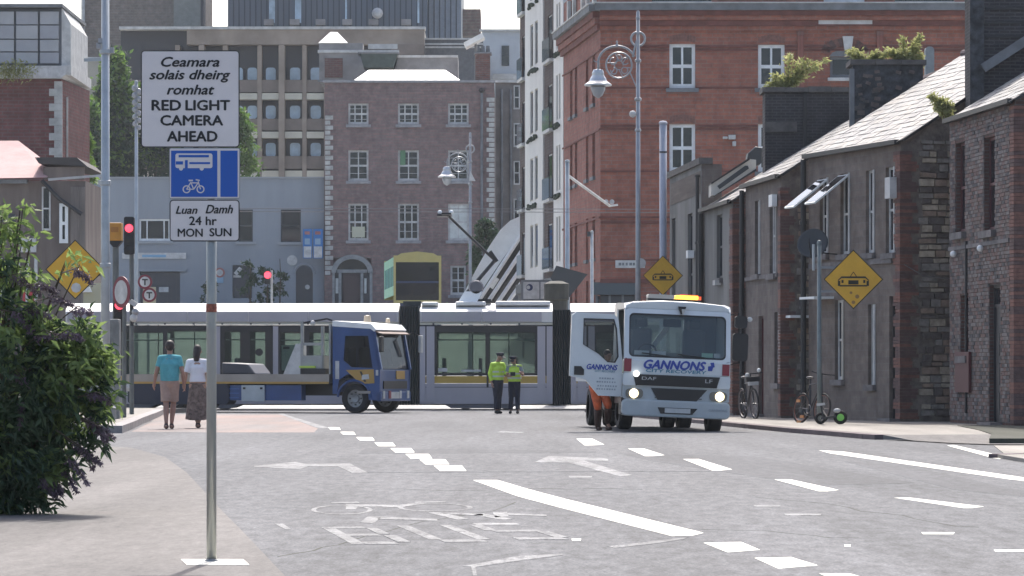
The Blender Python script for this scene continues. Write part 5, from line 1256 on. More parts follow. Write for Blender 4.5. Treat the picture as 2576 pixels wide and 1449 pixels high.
MB().lathe([(.001, -.04), (.055, -.03), (.06, .0)], (-.80, -.05, 1.09), 14, 'y').build('marker_lamp', HEADL2, WT)
# windscreen frame
fr = MB(); 
outer = rrect(-HWD, HWD, 1.37, z_t - .02, .10, 4); inner = rrect(-.95, .95, 1.42, z_w1 - .0, .09, 4)
yo = lambda z: .02 + max(0, z - 1.37) * .22
n = len(outer)
for (x, z) in outer: fr.v.append((x, yo(z), z))
for (x, z) in inner: fr.v.append((x, yo(z) - .01, z))
for i in range(n): j = (i + 1) % n; fr.f.append((i, j, n + j, n + i))
for (x, z) in inner: fr.v.append((x, yo(z) + .07, z))
for i in range(n): j = (i + 1) % n; fr.f.append((n + i, n + j, 2 * n + j, 2 * n + i))
fr.build('windscreen_frame', TW, WT, fix=False)
g = MB(); g.v = [(x * .995, yo(z) + .02, z) for x, z in inner]; g.f = [tuple(range(n))]; ws = g.build('windscreen', SCR, WT)
seal = MB(); 
inn2 = rrect(-.925, .925, 1.45, z_w1 - .03, .08, 4)
for (x, z) in inner: seal.v.append((x, yo(z) - .002, z))
for (x, z) in inn2: seal.v.append((x, yo(z) - .002, z))
for i in range(n): j = (i + 1) % n; seal.f.append((i, j, n + j, n + i))
seal.build('windscreen_seal', GRL, ws)
for s_ in (-1, 1): MB().tube([(s_ * .35 + .2, yo(1.46) - .03, 1.45), (s_ * .35 - .35, yo(1.5) - .03, 1.50)], .012, 5).build('wiper', GRL, WT)
# sides, roof, back of the cab
prof = [(.3, .62), (.0, .62), (.02, 1.37), (yo(z_t) + .0, z_t - .02), (.35, 2.46), (1.1, 2.52), (1.75, 2.48), (1.8, .75), (1.25, .75), (1.22, 1.02), (.45, 1.02)]
b = MB().prism([(y, z) for y, z in prof], HWD - .03, HWD, 'yz'); b.build('cab_side', TW, WT)
lp_ = [(1.35, 1.42), (.35, 1.42), (.5, 2.35), (1.3, 2.35)]
b = MB().prism([(1.8, .75), (1.8, 2.46), (1.38, 2.48), (1.38, .75)], -HWD, -HWD + .03, 'yz'); b.build('cab_side', TW, WT)
MB().prism([(.02, 1.37), (.10, 1.37), (.34, 2.36), (.24, 2.36)], -HWD, -HWD + .03, 'yz').build('door_pillar', TW, WT); MB().prism([(.24, 2.34), (1.38, 2.36), (1.38, 2.48), (.4, 2.46)], -HWD, -HWD + .03, 'yz').build('door_header', TW, WT)
rf = MB(); rp_ = [(-HWD, 2.34), (-HWD + .04, 2.43), (-HWD + .16, 2.49), (-.3, 2.53), (.3, 2.53), (HWD - .16, 2.49), (HWD - .04, 2.43), (HWD, 2.34)]
rf.prism(rp_, .26, 1.8); rf.build('cab_roof', TW, WT, bevel=.03)
MB().box(-HWD + .03, HWD - .03, 1.75, 1.8, .7, 1.55).box(-HWD + .03, -.55, 1.75, 1.8, 1.55, 2.36).box(.35, HWD - .03, 1.75, 1.8, 1.55, 2.36).box(-.55, .35, 1.75, 1.8, 2.2, 2.36).build('cab_back', mat('cab_interior_grey', (.13, .145, .15), .85), WT)
MB().box(-HWD + .03, HWD - .03, .1, 1.75, .95, 1.0).build('cab_floor', GRL, WT)
MB().prism([(.1, 1.15), (.12, 1.40), (.5, 1.42), (.6, 1.3), (.6, 1.15)], -HWD + .04, HWD - .04, 'yz').build('dashboard', mat('dash_dark', (.035, .04, .045), .8), WT)
for x in (-.55, .5): 
    st = MB().box(x - .22, x + .22, 1.35, 1.5, 1.3, 2.0).build('seat', mat('seat_grey', (.10, .105, .11), .9), WT, bevel=.05)
    MB().box(x - .13, x + .13, 1.36, 1.46, 2.02, 2.2).build('headrest', mat('seat_grey', (.10, .105, .11)), st, bevel=.04)
MB().torus((-.5, .75, 1.50), .19, .018, 20, 6).build('steering_wheel', GRL, WT)
for (a, b_, m_) in ((-.84, -.55, OLDWHITE), (-.50, -.22, OLDWHITE), (.48, .70, mat('green_permit', (.35, .55, .40), .7)), (.72, .84, OLDWHITE)): MB().box(a, b_, yo(1.5) + .035, yo(1.5) + .04, 1.46, 1.545).build('window_permit', m_, WT)
MB().box(-.52, .32, 1.62, 1.66, 1.55, 2.22).build('rear_window_pane', glassmat('rear_pane', (.85, .92, .9), dark=.3, darkcol=(.5, .55, .52)), WT)
MB().bar((-.3, 1.55, 1.62), (.02, 1.55, 2.1), .07, .1).build('sun_visor', OLDWHITE, WT); MB().box(-.1, .25, 1.5, 1.54, 2.05, 2.2).build('rear_shelf', GRL, WT)
# beacon bar, spot lamp, mirrors
lb = MB().box(-.55, .46, .55, .85, 2.53, 2.58).build('beacon_bar', GRL, WT)
MB().prism(rrect(-.55, -.03, 2.58, 2.66, .03), .55, .85).build('beacon_blank', mat('beacon_grey', (.35, .33, .30), .5), lb); MB().prism(rrect(-.02, .44, 2.58, 2.66, .03), .55, .85).build('beacon_lens', AMB, lb); MB().box(.441, .50, .58, .82, 2.585, 2.65).box(.1, .44, .6, .82, 2.661, 2.675).build('beacon_end', AMBR, lb)
MB().prism([(.0, 2.43), (.15, 2.43), (.10, 2.28), (.05, 2.28)], .14, .26).build('kerb_mirror', GRL, WT); MB().prism([(.06, 2.38), (.13, 2.38), (.10, 2.27), (.08, 2.27)], .12, .14).build('mirror_glass', OLDWHITE, WT)
for (a, b_, c, d) in ((1.13, 1.37, 2.06, 2.30), (1.10, 1.40, 1.42, 1.96)):
    mm = MB().prism(rrect(a, b_, c, d, .06), .2, .34).build('wing_mirror', GRL, WT)
MB().tube([(HWD - .02, .3, 2.3), (1.2, .27, 2.36), (1.25, .27, 1.38), (HWD - .02, .3, 1.34)], .02, 6).build('mirror_arm', GRL, WT); MB().lathe([(.001, .0), (.05, .02), (.05, .06)], (1.42, .2, 2.24), 10, 'y').build('mirror_lamp', OLDWHITE, WT)
# open door, standing out square from the cab
DR = thing('cab_door', None, None); DR.parent = WT
DR.location = (-HWD - .01, .22, 0); DR.rotation_euler = (0, 0, R(3))
def dq(px, py): return ((px - 1571) / SV, EYE + (HZ - py) / SV - .14)
outp = [dq(1437, 785), dq(1448, 778), dq(1545, 779), dq(1556, 790), dq(1571, 900), dq(1571, 985), dq(1514, 985), dq(1478, 946), dq(1437, 938)]
inp = [dq(1467, 792), dq(1545, 791), dq(1553, 815), dq(1560, 885), dq(1552, 901), dq(1532, 900), dq(1508, 880), dq(1468, 858)]
def plate_hole(outer, inner, y0, y1, m, name, parent):
    """panel with a window cut out: bridge polygons"""
    from mathutils.geometry import tessellate_polygon
    tri = tessellate_polygon([[Vector((x, 0, z)) for x, z in outer], [Vector((x, 0, z)) for x, z in inner]])
    pts = outer + inner; b = MB(); N = len(pts)
    b.v = [(x, y0, z) for x, z in pts] + [(x, y1, z) for x, z in pts]
    for t in tri: b.f.append(tuple(t)); b.f.append(tuple(i + N for i in t)[::-1])
    for ring, o in ((outer, 0), (inner, len(outer))):
        k = len(ring)
        for i in range(k): j = (i + 1) % k; b.f.append((o + i, o + j, N + o + j, N + o + i))
    return b.build(name, m, parent)
plate_hole(outp, inp, -.05, .05, TW, 'door_panel', DR)
plate_hole(inp, [((x - .52 * 0) * .94 + -.06 * .52, z * .94 + 1.62 * .06) for x, z in inp], -.06, -.03, GRL, 'door_window_seal', DR)
g = MB(); g.v = [(x, 0, z) for x, z in inp]; g.f = [tuple(range(len(inp)))]; g.build('pane', glassmat('door_glass', (.5, .55, .56), dark=.3, darkcol=(.06, .065, .07)), DR)
x0, z0_ = dq(1448, 935); x1, z1_ = dq(1473, 913); MB().prism([(x0, z0_), (x1, z0_), (x1, z1_ - .06), (x1 - .06, z1_), (x0, z1_)], -.07, -.05).build('door_pocket', GRL, DR)
text(DR, 'door_lettering', 'GANNONS', BLUEP, (dq(1519, 0)[0], -.056, dq(0, 913)[1]), width=.60, height=.10, shear=.25, bold=.04); text(DR, 'door_lettering', 'CITY RECOVERY', TEALP, (dq(1527, 0)[0], -.056, dq(0, 923)[1]), width=.40, height=.04, bold=.01)
PGREY = mat('faded_print', (.30, .33, .36), .7)
for (py, ww) in ((941, .34), (950, .44), (960, .40), (968, .44)): 
    n_ = int(ww / .05)
    for k in range(n_): x = dq(1535, 0)[0] - ww / 2 + k * .05; MB().box(x, x + random.uniform(.02, .04), -.056, -.051, dq(0, py + 2)[1], dq(0, py - 2)[1]).build('door_print', PGREY, DR)
text(WT, 'nose_lettering', 'GANNONS', BLUEP, (-.05, -.02, 1.285), width=1.20, height=.165, shear=.28, bold=.05)
MB().prism([(.60, 1.20), (.68, 1.20), (.70, 1.27), (.73, 1.28), (.71, 1.37), (.64, 1.36), (.66, 1.30), (.60, 1.29)], -.022, -.013).build('nose_emblem', BLUEP, WT)
text(WT, 'nose_lettering', 'CITY RECOVERY', TEALP, (-.02, -.02, 1.165), width=1.18, height=.06, bold=.05, shear=.1)
text(WT, 'grille_badge', 'DAF', mat('chrome_badge', (.5, .5, .52), .3, .6), (-.55, -.066, 1.01), width=.28, height=.06); text(WT, 'grille_badge', 'LF', mat('chrome_badge', (.5, .5, .52)), (.62, -.066, 1.0), width=.14, height=.07)
text(WT, 'bumper_lettering', 'GANNONS', PGREY, (.82, -.066, .44), width=.36, height=.05)
# chassis, flatbed and wheels
MB().box(-.45, .45, .4, 7.2, .5, .8).build('chassis', GRL, WT); MB().box(-1.1, 1.1, 1.95, 7.6, .92, 1.02).build('flatbed', TWD, WT); MB().box(-1.1, 1.1, 1.92, 1.96, 1.02, 1.45).build('headboard', TWD, WT)
for (x, y) in ((-HWD + .02, .85), (HWD - .3, .85), (-1.08, 5.3), (-.74, 5.3), (.46, 5.3), (.80, 5.3)): wheel(WT, x, y, .40, .26)
MB().prism([(.42, .5), (.5, .95), (1.2, .95), (1.28, .5)], -HWD, -HWD + .4, 'yz').build('wheel_arch', GRL, WT)
MB().box(-HWD - .02, -HWD + .3, .05, .42, .3, .62).build('cab_step', GRL, WT); MB().box(-1.05, -.6, 1.9, 3.2, .35, .85).build('fuel_tank', GRL, WT, bevel=.05)

# ================= BLUE FLATBED TRUCK =================
TBL = mat('truck_blue_paint', (.004, .052, .19), .35, var=.12, scale=1.5, coat=.35); OCH = mat('ochre_livery', (.42, .25, .06), .55); BEDE = mat('cream_bed_edge', (.33, .29, .25), .6, var=.15, scale=1)
ANGF = R(22)
FB = thing('blue_flatbed_truck', 'blue flatbed truck with ochre door stripe parked in front of the tram', 'truck', (PX(950, 102.5), 102.5, 0), -ANGF)
# local: origin at near front corner; -x towards the tail, +y away from the camera
SF = sc(102.9)
cL = 1.42; W_ = 2.15
cabp = [(-cL, .55), (-1.28, .55), (-1.22, .95), (-.95, 1.12), (-.55, 1.05), (-.32, .75), (-.28, .38), (.05, .36), (.08, 1.25), (-.13, 2.32), (-.22, 2.48), (-cL, 2.60)]
winp = [(-1.08, 1.52), (-.82, 1.32), (-.16, 1.30), (-.30, 2.22), (-1.02, 2.22)]
plate_hole(cabp, winp, 0, .04, TBL, 'cab_side', FB); plate_hole(cabp, winp, W_ - .04, W_, TBL, 'cab_side', FB)
for y in (.015, W_ - .02):
    g = MB(); g.v = [(x, y, z) for x, z in winp]; g.f = [tuple(range(5))]; g.build('side_window', glassmat('cab_glass', (.35, .4, .42), dark=.35, darkcol=(.02, .025, .03)), FB)
MB().add([(.08, 0, 1.25), (.08, W_, 1.25), (-.30, W_, 2.35), (-.30, 0, 2.35)], [(0, 1, 2, 3)]).build('windscreen_surround', TBL, FB) if False else None
b = MB().bar((.08, .04, 1.25), (-.14, .04, 2.38), .08, .10).bar((.08, W_ - .04, 1.25), (-.14, W_ - .04, 2.38), .08, .10).build('windscreen_pillar', TBL, FB)
g = MB().add([(.06, .08, 1.27), (.06, W_ - .08, 1.27), (-.14, W_ - .08, 2.34), (-.14, .08, 2.34)], [(0, 1, 2, 3)]); g.build('windscreen', glassmat('cab_screen', (.4, .44, .44), dark=.7, darkcol=(.03, .035, .04), ior=1.15), FB)
MB().bar((.0, .9, 1.36), (-.16, 1.05, 1.85), .14, .02).build('windscreen_sheet', STONE, FB)
MB().box(-.04, .06, .04, W_ - .04, .62, 1.25).build('front_panel', TBL, FB, bevel=.02); MB().box(.06, .09, .25, W_ - .25, .70, .92).build('grille', GRL, FB)
MB().box(-.04, .10, .0, W_, .34, .62).build('bumper', TBL, FB, bevel=.03)
for y in (.12, .55, 1.3, 1.85): MB().box(.10, .12, y, y + .14, .42, .64).build('headlight', OLDWHITE if y != .55 else REDP, FB)
MB().box(.10, .118, .7, 1.28, .42, .60).build('number_plate', OLDWHITE, FB); MB().box(.062, .085, 1.15, 1.75, .98, 1.22).build('front_badge', mat('ochre_livery', (.42, .25, .06)), FB)
MB().prism([(-cL, 2.5), (-.22, 2.42), (-.10, 2.34), (-.05, 2.40), (-.2, 2.56), (-cL, 2.66)], -.02, W_ + .02).build('cab_roof', WHITE, FB)
MB().prism([(-.13, 2.34), (.08, 2.26), (.08, 2.29), (-.13, 2.38)], .05, W_ - .05).build('sun_visor', mat('amber_brown_visor', (.10, .05, .035), .5), FB)
MB().lathe([(.001, .2), (.09, .18), (.11, 0)], (-.48, .35, 2.62), 14).build('beacon', mat('pale_beacon', (.7, .55, .38), .4), FB); MB().lathe([(.001, .14), (.06, .12), (.07, 0)], (-.48, 1.8, 2.62), 10).build('beacon', mat('pale_beacon', (.7, .55, .38)), FB)
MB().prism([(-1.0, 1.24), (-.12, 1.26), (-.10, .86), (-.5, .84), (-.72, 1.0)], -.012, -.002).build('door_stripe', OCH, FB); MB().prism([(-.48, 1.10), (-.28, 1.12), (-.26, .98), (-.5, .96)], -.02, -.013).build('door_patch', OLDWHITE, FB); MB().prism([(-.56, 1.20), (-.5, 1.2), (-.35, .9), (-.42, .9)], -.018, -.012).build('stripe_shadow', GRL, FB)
MB().box(-1.33, -1.21, -.014, -.002, .98, 1.50).build('door_sign', OLDWHITE, FB); MB().box(-.05, .02, -.02, 0, 1.08, 1.24).build('corner_marker', OLDWHITE, FB); MB().box(-.62, -.22, -.025, -.002, .56, .64).build('step_trim', BEDE, FB)
MB().tube([(.02, -.02, 2.3), (.22, -.2, 2.28), (.24, -.2, 1.9)], .02, 6).build('mirror_arm', GRL, FB); MB().box(.17, .26, -.32, -.12, 1.75, 2.2).build('wing_mirror', GRL, FB, bevel=.02); MB().tube([(.02, W_, 2.35), (.3, W_ + .25, 2.25)], .02, 6).build('mirror_arm', GRL, FB); MB().box(.27, .35, W_ + .14, W_ + .34, 1.75, 2.25).build('wing_mirror', OLDWHITE, FB, bevel=.02)
MB().box(-cL, -cL + .04, .04, W_ - .04, .6, 2.6).build('cab_back', TBL, FB); MB().box(-cL + .05, -.2, .05, W_ - .05, .95, 1.0).build('cab_floor', GRL, FB)
for y in (.35, 1.3): MB().box(-1.2, -1.05, y, y + .5, 1.0, 1.9).build('seat', SEAT, FB, bevel=.05)
# fin of the bed
bx0 = -cL - 6.75; bx1 = -cL - .12
MB().box(bx0, bx1, .0, W_ + .1, .86, 1.12).build('flatbed', BEDE, FB); MB().box(bx0, bx1, -.03, .0, .84, .9).build('bed_lip', OCH, FB)
MB().box(bx1 - 3.2, bx1 - .9, .05, .35, .36, .80).build('side_guard', TBL, FB); MB().prism(rrect(bx0 + .1, bx1 - 3.21, .24, .84, .12), -.01, .5).build('rear_mudguard', mat('navy_mudguard', (.008, .014, .035), .5), FB); MB().box(bx0 + .3, bx1, .6, 1.5, .5, .86).build('chassis', GRL, FB); MB().box(bx1 - 2.8, bx1 - 2.05, -.02, .05, .32, .80).build('locker', TWD, FB, bevel=.02)
for x in (bx1 - 2.7, bx1 - 2.15): MB().box(x - .04, x + .04, -.03, -.02, .68, .74).build('locker_latch', GRL, FB)
for k in range(3): MB().box(bx0 + .1, bx1 - 2.9, .03, .05, .42 + k * .13, .45 + k * .13).build('guard_rail', mat('guard_blue', (.02, .10, .30), .5), FB)
for (x, y) in ((-.74, .02), (-.74, W_ - .3), (-6.6, .05), (-6.6, .36), (-6.6, W_ - .3), (-6.6, W_ - .6)):
    t_ = wheel(FB, 0, 0, .42, .28, name='wheel'); t_.rotation_euler = (0, 0, R(90)); t_.location = (x, y, .42)
    if y > 1: t_.location = (x, y + .28, .42); t_.rotation_euler = (0, 0, R(90))
MB().box(-7.3, -5.9, .0, .08, .78, .84).build('mudguard', GRL, FB)
MB().torus((-.74, .01, .42), .52, .04, 16, 6, 'xz', 5, 175).build('wheel_arch', TBL, FB)
# headboard, lockers and gear standing behind the cab
HBM = mat('aluminium_frame', (.30, .31, .30), .5, .2, var=.15, scale=3)
b = MB().box(bx1 - .95, bx1 - .87, .1, .18, 1.12, 2.66).box(bx1 - .30, bx1 - .22, .1, .18, 1.12, 2.5).box(bx1 - .95, bx1 - .22, .12, .16, 1.95, 2.03).box(bx1 - .95, bx1 - .22, .12, .16, 1.6, 1.66)
b.build('gear_frame', HBM, FB); MB().box(bx1 - .9, bx1 - .25, .08, .6, 1.2, 1.66).build('gear_locker', HBM, FB); MB().box(bx1 - .95, bx1 - .45, .0, .1, 1.3, 1.36).build('hivis_strap', mat('hivis_lime', (.45, .62, .08), .6), FB); MB().box(bx1 - .9, bx1 - .1, -.02, .3, 1.12, 1.28).build('tool_tray', GRL, FB)
MB().box(bx1 - .02, bx1 + .03, .05, W_, 1.12, 2.55).build('headboard', HBM, FB); MB().tube([(bx1 - .9, .14, 2.6), (bx1 - .2, .3, 2.72), (bx1 + .1, .5, 2.6)], .03, 6).build('hose', GRL, FB)
MB().ball((bx1 - .6, .2, 2.60), .08, n=8, m=6).build('work_lamp', OLDWHITE, FB)
MB().prism([(bx1 - 1.5, 1.12), (bx1 - .95, 1.12), (bx1 - .95, 2.0), (bx1 - 1.1, 2.0)], .1, .5).build('loaded_sheet', OLDWHITE, FB)
MB().prism([(bx1 - 3.6, 1.12), (bx1 - 2.5, 1.12), (bx1 - 2.75, 1.42), (bx1 - 3.6, 1.46)], .3, 1.4).build('bonnet_shape', mat('dark_load', (.03, .035, .05), .4), FB, bevel=.04)
MB().ball((bx0 + .15, -.03, .72), .11, n=8, m=6).build('rear_lamp', OLDWHITE, FB)

# ================= DOUBLE-DECKER BUS =================
YBUS = 187.0; ZB = gz(187)
BS = thing('double_decker_bus', 'double-decker bus with yellow frame and green roof crossing the bridge behind the tram', 'bus', (PX(1050, YBUS), YBUS, ZB), R(5))
SB = sc(YBUS)
YELB = mat('bus_yellow', (.50, .44, .17), .45, var=.12, scale=.7); GRNB = mat('bus_green', (.16, .42, .28), .45, var=.1, scale=.7); BGL = glassmat('bus_glass', (.45, .5, .52), dark=.4, darkcol=(.03, .035, .05)); BUSB = mat('bus_navy', (.03, .05, .12), .4)
hw = 1.25; top = 4.35
L_ = 9.5
MB().prism([(-hw, .4), (hw, .4), (hw, 1.85), (-hw, 1.85)], 0, L_).build('lower_deck', BUSB, BS, bevel=.05)
b = wall_holes(MB(), -hw, hw, 1.85, top - .015, [(-hw + .12, hw - .12, 2.0, top - .36)], 0, .1); b.build('rear_frame', YELB, BS, fix=False); piece('rear_window', BGL, BS, -hw + .12, hw - .12, .06, .08, 2.0, top - .36)
MB().box(-hw + .14, hw - .14, .02, .06, 2.9, 3.0).build('window_bar', BUSB, BS)
sd_h = [(.5 + k * 1.5, 1.85 + k * 1.5, 2.75, top - .55) for k in range(6)]
for sx in (-hw, hw):
    w_ = wall_holes(MB(), 0, L_, 2.25, top - .1, sd_h, 0, .05).build('side_wall', GRNB if sx < 0 else YELB, BS, fix=False)
    w_.location = (sx, 0 if sx > 0 else L_, 0); w_.rotation_euler = (0, 0, R(90) if sx > 0 else R(-90))
    for h in sd_h: piece('side_window', mat('sky_tinted_pane', (.14, .26, .36), .15), w_, h[0], h[1], .03, .04, h[2], h[3])
MB().prism([(-hw, 2.2), (hw, 2.2), (hw, top), (-hw, top)], L_ - .05, L_).build('front_wall', YELB, BS)
b = MB(); rp_ = [(-hw - .01, top - .3), (-hw + .1, top - .08), (-hw + .4, top + .10), (0, top + .20), (hw - .4, top + .10), (hw - .1, top - .08), (hw + .01, top - .3), (hw - .2, top - .2), (0, top - .02), (-hw + .2, top - .2)]
b.prism(rp_, 1.2, L_).build('roof', GRNB, BS); MB().prism(rp_, -.02, 1.19).build('roof_end', YELB, BS)
for k in range(5): 
    for x in (-.6, .6): MB().box(x - .4, x + .4, 1.2 + k * 1.5, 1.3 + k * 1.5, 2.4, 3.1).build('seat', SEAT, BS)
for (x, y) in ((-hw, 1.8), (hw - .25, 1.8), (-hw, 7.2), (hw - .25, 7.2)): wheel(BS, x, y, .48, .25)
# ================= NEAR SIGN ON ITS POLE =================
YS_ = 20.84; SS = sc(YS_)
SGX = PX(532, YS_)
NS = thing('road_sign_post', 'near sign post with red light camera, bus lane and hours plates on one grey pole', 'road sign', (SGX, YS_, 0.012))
def sx_(px): return (px - 532) / SS
def sz_(py): return EYE + (HZ - py) / SS - .012
SPOLE = mat('weathered_zinc_pole', (.30, .31, .30), .40, .5, var=.3, scale=6, streak=True)
PLW = mat('sign_white_face', (.66, .62, .61), .55, var=.05, scale=3); SBK = mat('sign_black', (.012, .012, .013), .5); SBL = mat('sign_blue', (.006, .085, .40), .45); SGY = mat('sign_back_grey', (.20, .21, .22), .5)
MB().tube([(0, 0, 0), (0, 0, sz_(150))], .029, 20).build('pole', SPOLE, NS, smooth=True)
def plate(px0, px1, py0, py1, r, name, edge=True, face=PLW, skew=0.0):
    x0, x1, z0, z1 = sx_(px0), sx_(px1), sz_(py1), sz_(py0)
    bk = MB().prism(rrect(x0, x1, z0, z1, r), -.036, -.030).build(name, SBK if edge else SGY, NS)
    e = .0065 if edge else .004
    MB().prism(rrect(x0 + e, x1 - e, z0 + e, z1 - e, max(.004, r - e)), -.0385, -.036).build('plate_face', face, bk)
    return bk
P1 = plate(356, 604, 128, 372, .022, 'camera_warning_plate'); P1.rotation_euler = (0, 0, 0)
for (s, cx, cy, wd, ht, sh) in (('Ceamara', 480, 157, 145, 24, .28), ('solais dheirg', 479, 193, 202, 31, .28), ('romhat', 481, 227, 118, 24, .28)):
    text(P1, 'lettering', s, SBK, (sx_(cx), -.040, sz_(cy)), width=wd / SS, height=ht / SS, shear=sh, bold=.03)
for (s, cx, cy, wd) in (('RED', 420, 266, 72), ('LIGHT', 524, 266, 110), ('CAMERA', 484, 304, 156), ('AHEAD', 485, 344, 125)):
    text(P1, 'lettering', s, SBK, (sx_(cx), -.040, sz_(cy)), width=wd / SS, height=25 / SS, bold=.035)
P2 = plate(427, 605, 373, 501, .012, 'bus_lane_plate', edge=False)
MB().box(sx_(432), sx_(548), -.0405, -.0386, sz_(496), sz_(380)).build('blue_field', SBL, P2); MB().box(sx_(556), sx_(599), -.0405, -.0386, sz_(496), sz_(380)).build('blue_field', SBL, P2)
bi = MB().prism(rrect(sx_(443), sx_(536), sz_(424), sz_(387), .012), -.0425, -.0408).build('bus_icon', PLW, P2)
for (a, b_, c, d) in ((451, 527, 397, 391), (478, 530, 414, 409), (444, 462, 415, 407), (467, 474, 425, 404)): MB().box(sx_(a), sx_(b_), -.0440, -.0427, sz_(c), sz_(d)).build('icon_window', SBL, P2)
for px in (457, 509): MB().lathe([(.001, -.0441), (.012, -.0441), (.012, -.0408)], (sx_(px), 0, sz_(425)), 14, 'y').build('icon_wheel', PLW, P2)
ci = MB()
for px in (471, 506): ci.torus((sx_(px), -.0415, sz_(477)), .020, .0035, 20, 4)
ci.bar((sx_(471), -.0415, sz_(477)), (sx_(482), -.0415, sz_(459)), .004, .006).bar((sx_(482), -.0415, sz_(461)), (sx_(500), -.0415, sz_(461)), .004, .006).bar((sx_(500), -.0415, sz_(457)), (sx_(506), -.0415, sz_(477)), .004, .006).bar((sx_(482), -.0415, sz_(461)), (sx_(489), -.0415, sz_(477)), .004, .006).bar((sx_(489), -.0415, sz_(477)), (sx_(500), -.0415, sz_(461)), .004, .006).bar((sx_(471), -.0415, sz_(477)), (sx_(489), -.0415, sz_(477)), .004, .006).bar((sx_(476), -.0415, sz_(455)), (sx_(487), -.0415, sz_(455)), .004, .009).bar((sx_(494), -.0415, sz_(453)), (sx_(504), -.0415, sz_(455)), .004, .007)
ci.build('cycle_icon', PLW, P2)
P3 = plate(428, 604, 503, 608, .022, 'hours_plate')
for (s, cx, cy, wd, ht, sh) in (('Luan', 471, 529, 54, 19, .3), ('Damh', 553, 527, 68, 21, .3), ('24 hr', 512, 556, 68, 21, 0), ('MON', 480, 586, 62, 20, 0), ('SUN', 556, 585, 54, 20, 0)):
    text(P3, 'lettering', s, SBK, (sx_(cx), -.040, sz_(cy)), width=wd / SS, height=ht / SS, shear=sh, bold=.025)
for (py) in (200, 300, 440, 560): MB().lathe([(.033, -.012), (.033, .012)], (0, 0, sz_(py)), 16).build('pole_clip', SGY, NS)
MB().lathe([(.0315, -.024), (.0325, 0), (.0315, .024)], (0, 0, sz_(775)), 16).build('rusty_band', mat('rusty_tape', (.26, .09, .06), .8, var=.5, scale=60), NS)
MB().lathe([(.042, 0), (.036, .012), (.03, .016)], (0, 0, 0), 20).build('pole_collar', SGY, NS)

# ================= POLES AND LAMP POSTS =================
CAST = mat('silver_grey_lamp_paint', (.30, .31, .325), .4, .3, var=.12, scale=4)
def post(name, label, px, Y, ytop, r0, r1, m=GREYPOLE, cat='pole', group=None, z0=None, cap=True):
    z0 = gz(Y) if z0 is None else z0
    t = thing(name, label, cat, (PX(px, Y), Y, z0), group=group)
    h = PZ(ytop, Y) - z0
    MB().tube([(0, 0, 0), (0, 0, h * .35), (0, 0, h)], [r0, (r0 + r1) / 2 + .004, r1], 14).build('shaft', m, t, smooth=True)
    if cap: MB().lathe([(r1 * 1.15, -.05), (r1 * 1.2, 0), (r1 * .8, .04), (.001, .05)], (0, 0, h), 12).build('finial', m, t)
    return t, h
# tall post at the left, with its base drum, collars and side arm
t, h = post('lamp_post', 'tall plain grey post with a side arm, rising out of the frame on the left', 265, 78, -80, .10, .085, GREYPOLE, 'lamp post', z0=.13)
def lz2(py): return PZ(py, 78) - .13
def lx2(px): return PX(px, 78) - PX(265, 78)
MB().lathe([(.24, 0), (.24, .25), (.19, .3), (.17, 1.25), (.12, 1.35)], (0, 0, 0), 18).build('base_drum', mat('base_drum_grey', (.24, .25, .25), .6, var=.25, scale=4), t)
for py in (130, 460, 668): MB().lathe([(.10, -.06), (.125, -.04), (.125, .04), (.10, .06)], (0, 0, lz2(py)), 14).build('collar', GREYPOLE, t)
for (dx, dz) in ((-.14, .12), (.14, .02), (-.1, .22)): MB().box(dx - .05, dx + .05, -.06, .06, lz2(130) + dz - .05, lz2(130) + dz + .07).build('bracket', CAST, t)
MB().bar((0, -.02, lz2(441)), (lx2(122), -.02, lz2(452)), .06, .05).build('side_arm', OLDWHITE, t); MB().bar((lx2(210), .1, lz2(150)), (lx2(262), .1, lz2(148)), .05, .07).build('upper_arm', GREYPOLE, t)
# diamond tram warning signs
YD = mat('warning_yellow', (.64, .36, .03), .55, var=.08, scale=3); YBK = mat('sign_border_black', (.02, .018, .012), .6)
def diamond(parent, c, half, rot=0.0, yaw=0.0, icon=True, stickers=(), name='warning_plate', roll=0.0):
    p = MB().prism([(0, -half), (half, 0), (0, half), (-half, 0)], -.02, 0).build(name, YBK, parent, loc=c)
    p.rotation_euler = (0, R(roll), R(yaw))
    q = half * .955
    MB().prism([(0, -q), (q, 0), (0, q), (-q, 0)], -.024, -.02).build('yellow_face', YD, p)
    if icon:
        s = half
        b = MB(); b.prism([(-.52 * s, -.02 * s), (-.40 * s, .10 * s), (.40 * s, .10 * s), (.52 * s, -.02 * s), (.52 * s, -.06 * s), (.40 * s, .04 * s), (-.40 * s, .04 * s), (-.52 * s, -.06 * s)], -.028, -.0245)
        b.box(-.52 * s, -.44 * s, -.028, -.0245, -.22 * s, -.05 * s).box(.44 * s, .52 * s, -.028, -.0245, -.22 * s, -.05 * s).box(-.46 * s, .46 * s, -.0279, -.0246, -.24 * s, -.19 * s)
        b.box(-.17 * s, .17 * s, -.0279, -.0246, -.17 * s, -.03 * s).box(-.40 * s, -.33 * s, -.0279, -.0246, -.12 * s, -.02 * s).box(.33 * s, .40 * s, -.0279, -.0246, -.12 * s, -.02 * s)
        b.bar((-.1 * s, -.0262, .1 * s), (0, -.0262, .25 * s), .003, .015).bar((.1 * s, -.0262, .1 * s), (0, -.0262, .25 * s), .003, .015)
        b.build('tram_symbol', YBK, p)
    for (x, z, r, m) in stickers: MB().lathe([(.001, -.028), (r, -.028), (r, -.0245)], (x, 0, z), 8, 'y').build('sticker', m, p)
    return p
STK = mat('brown_sticker', (.28, .16, .05), .7)
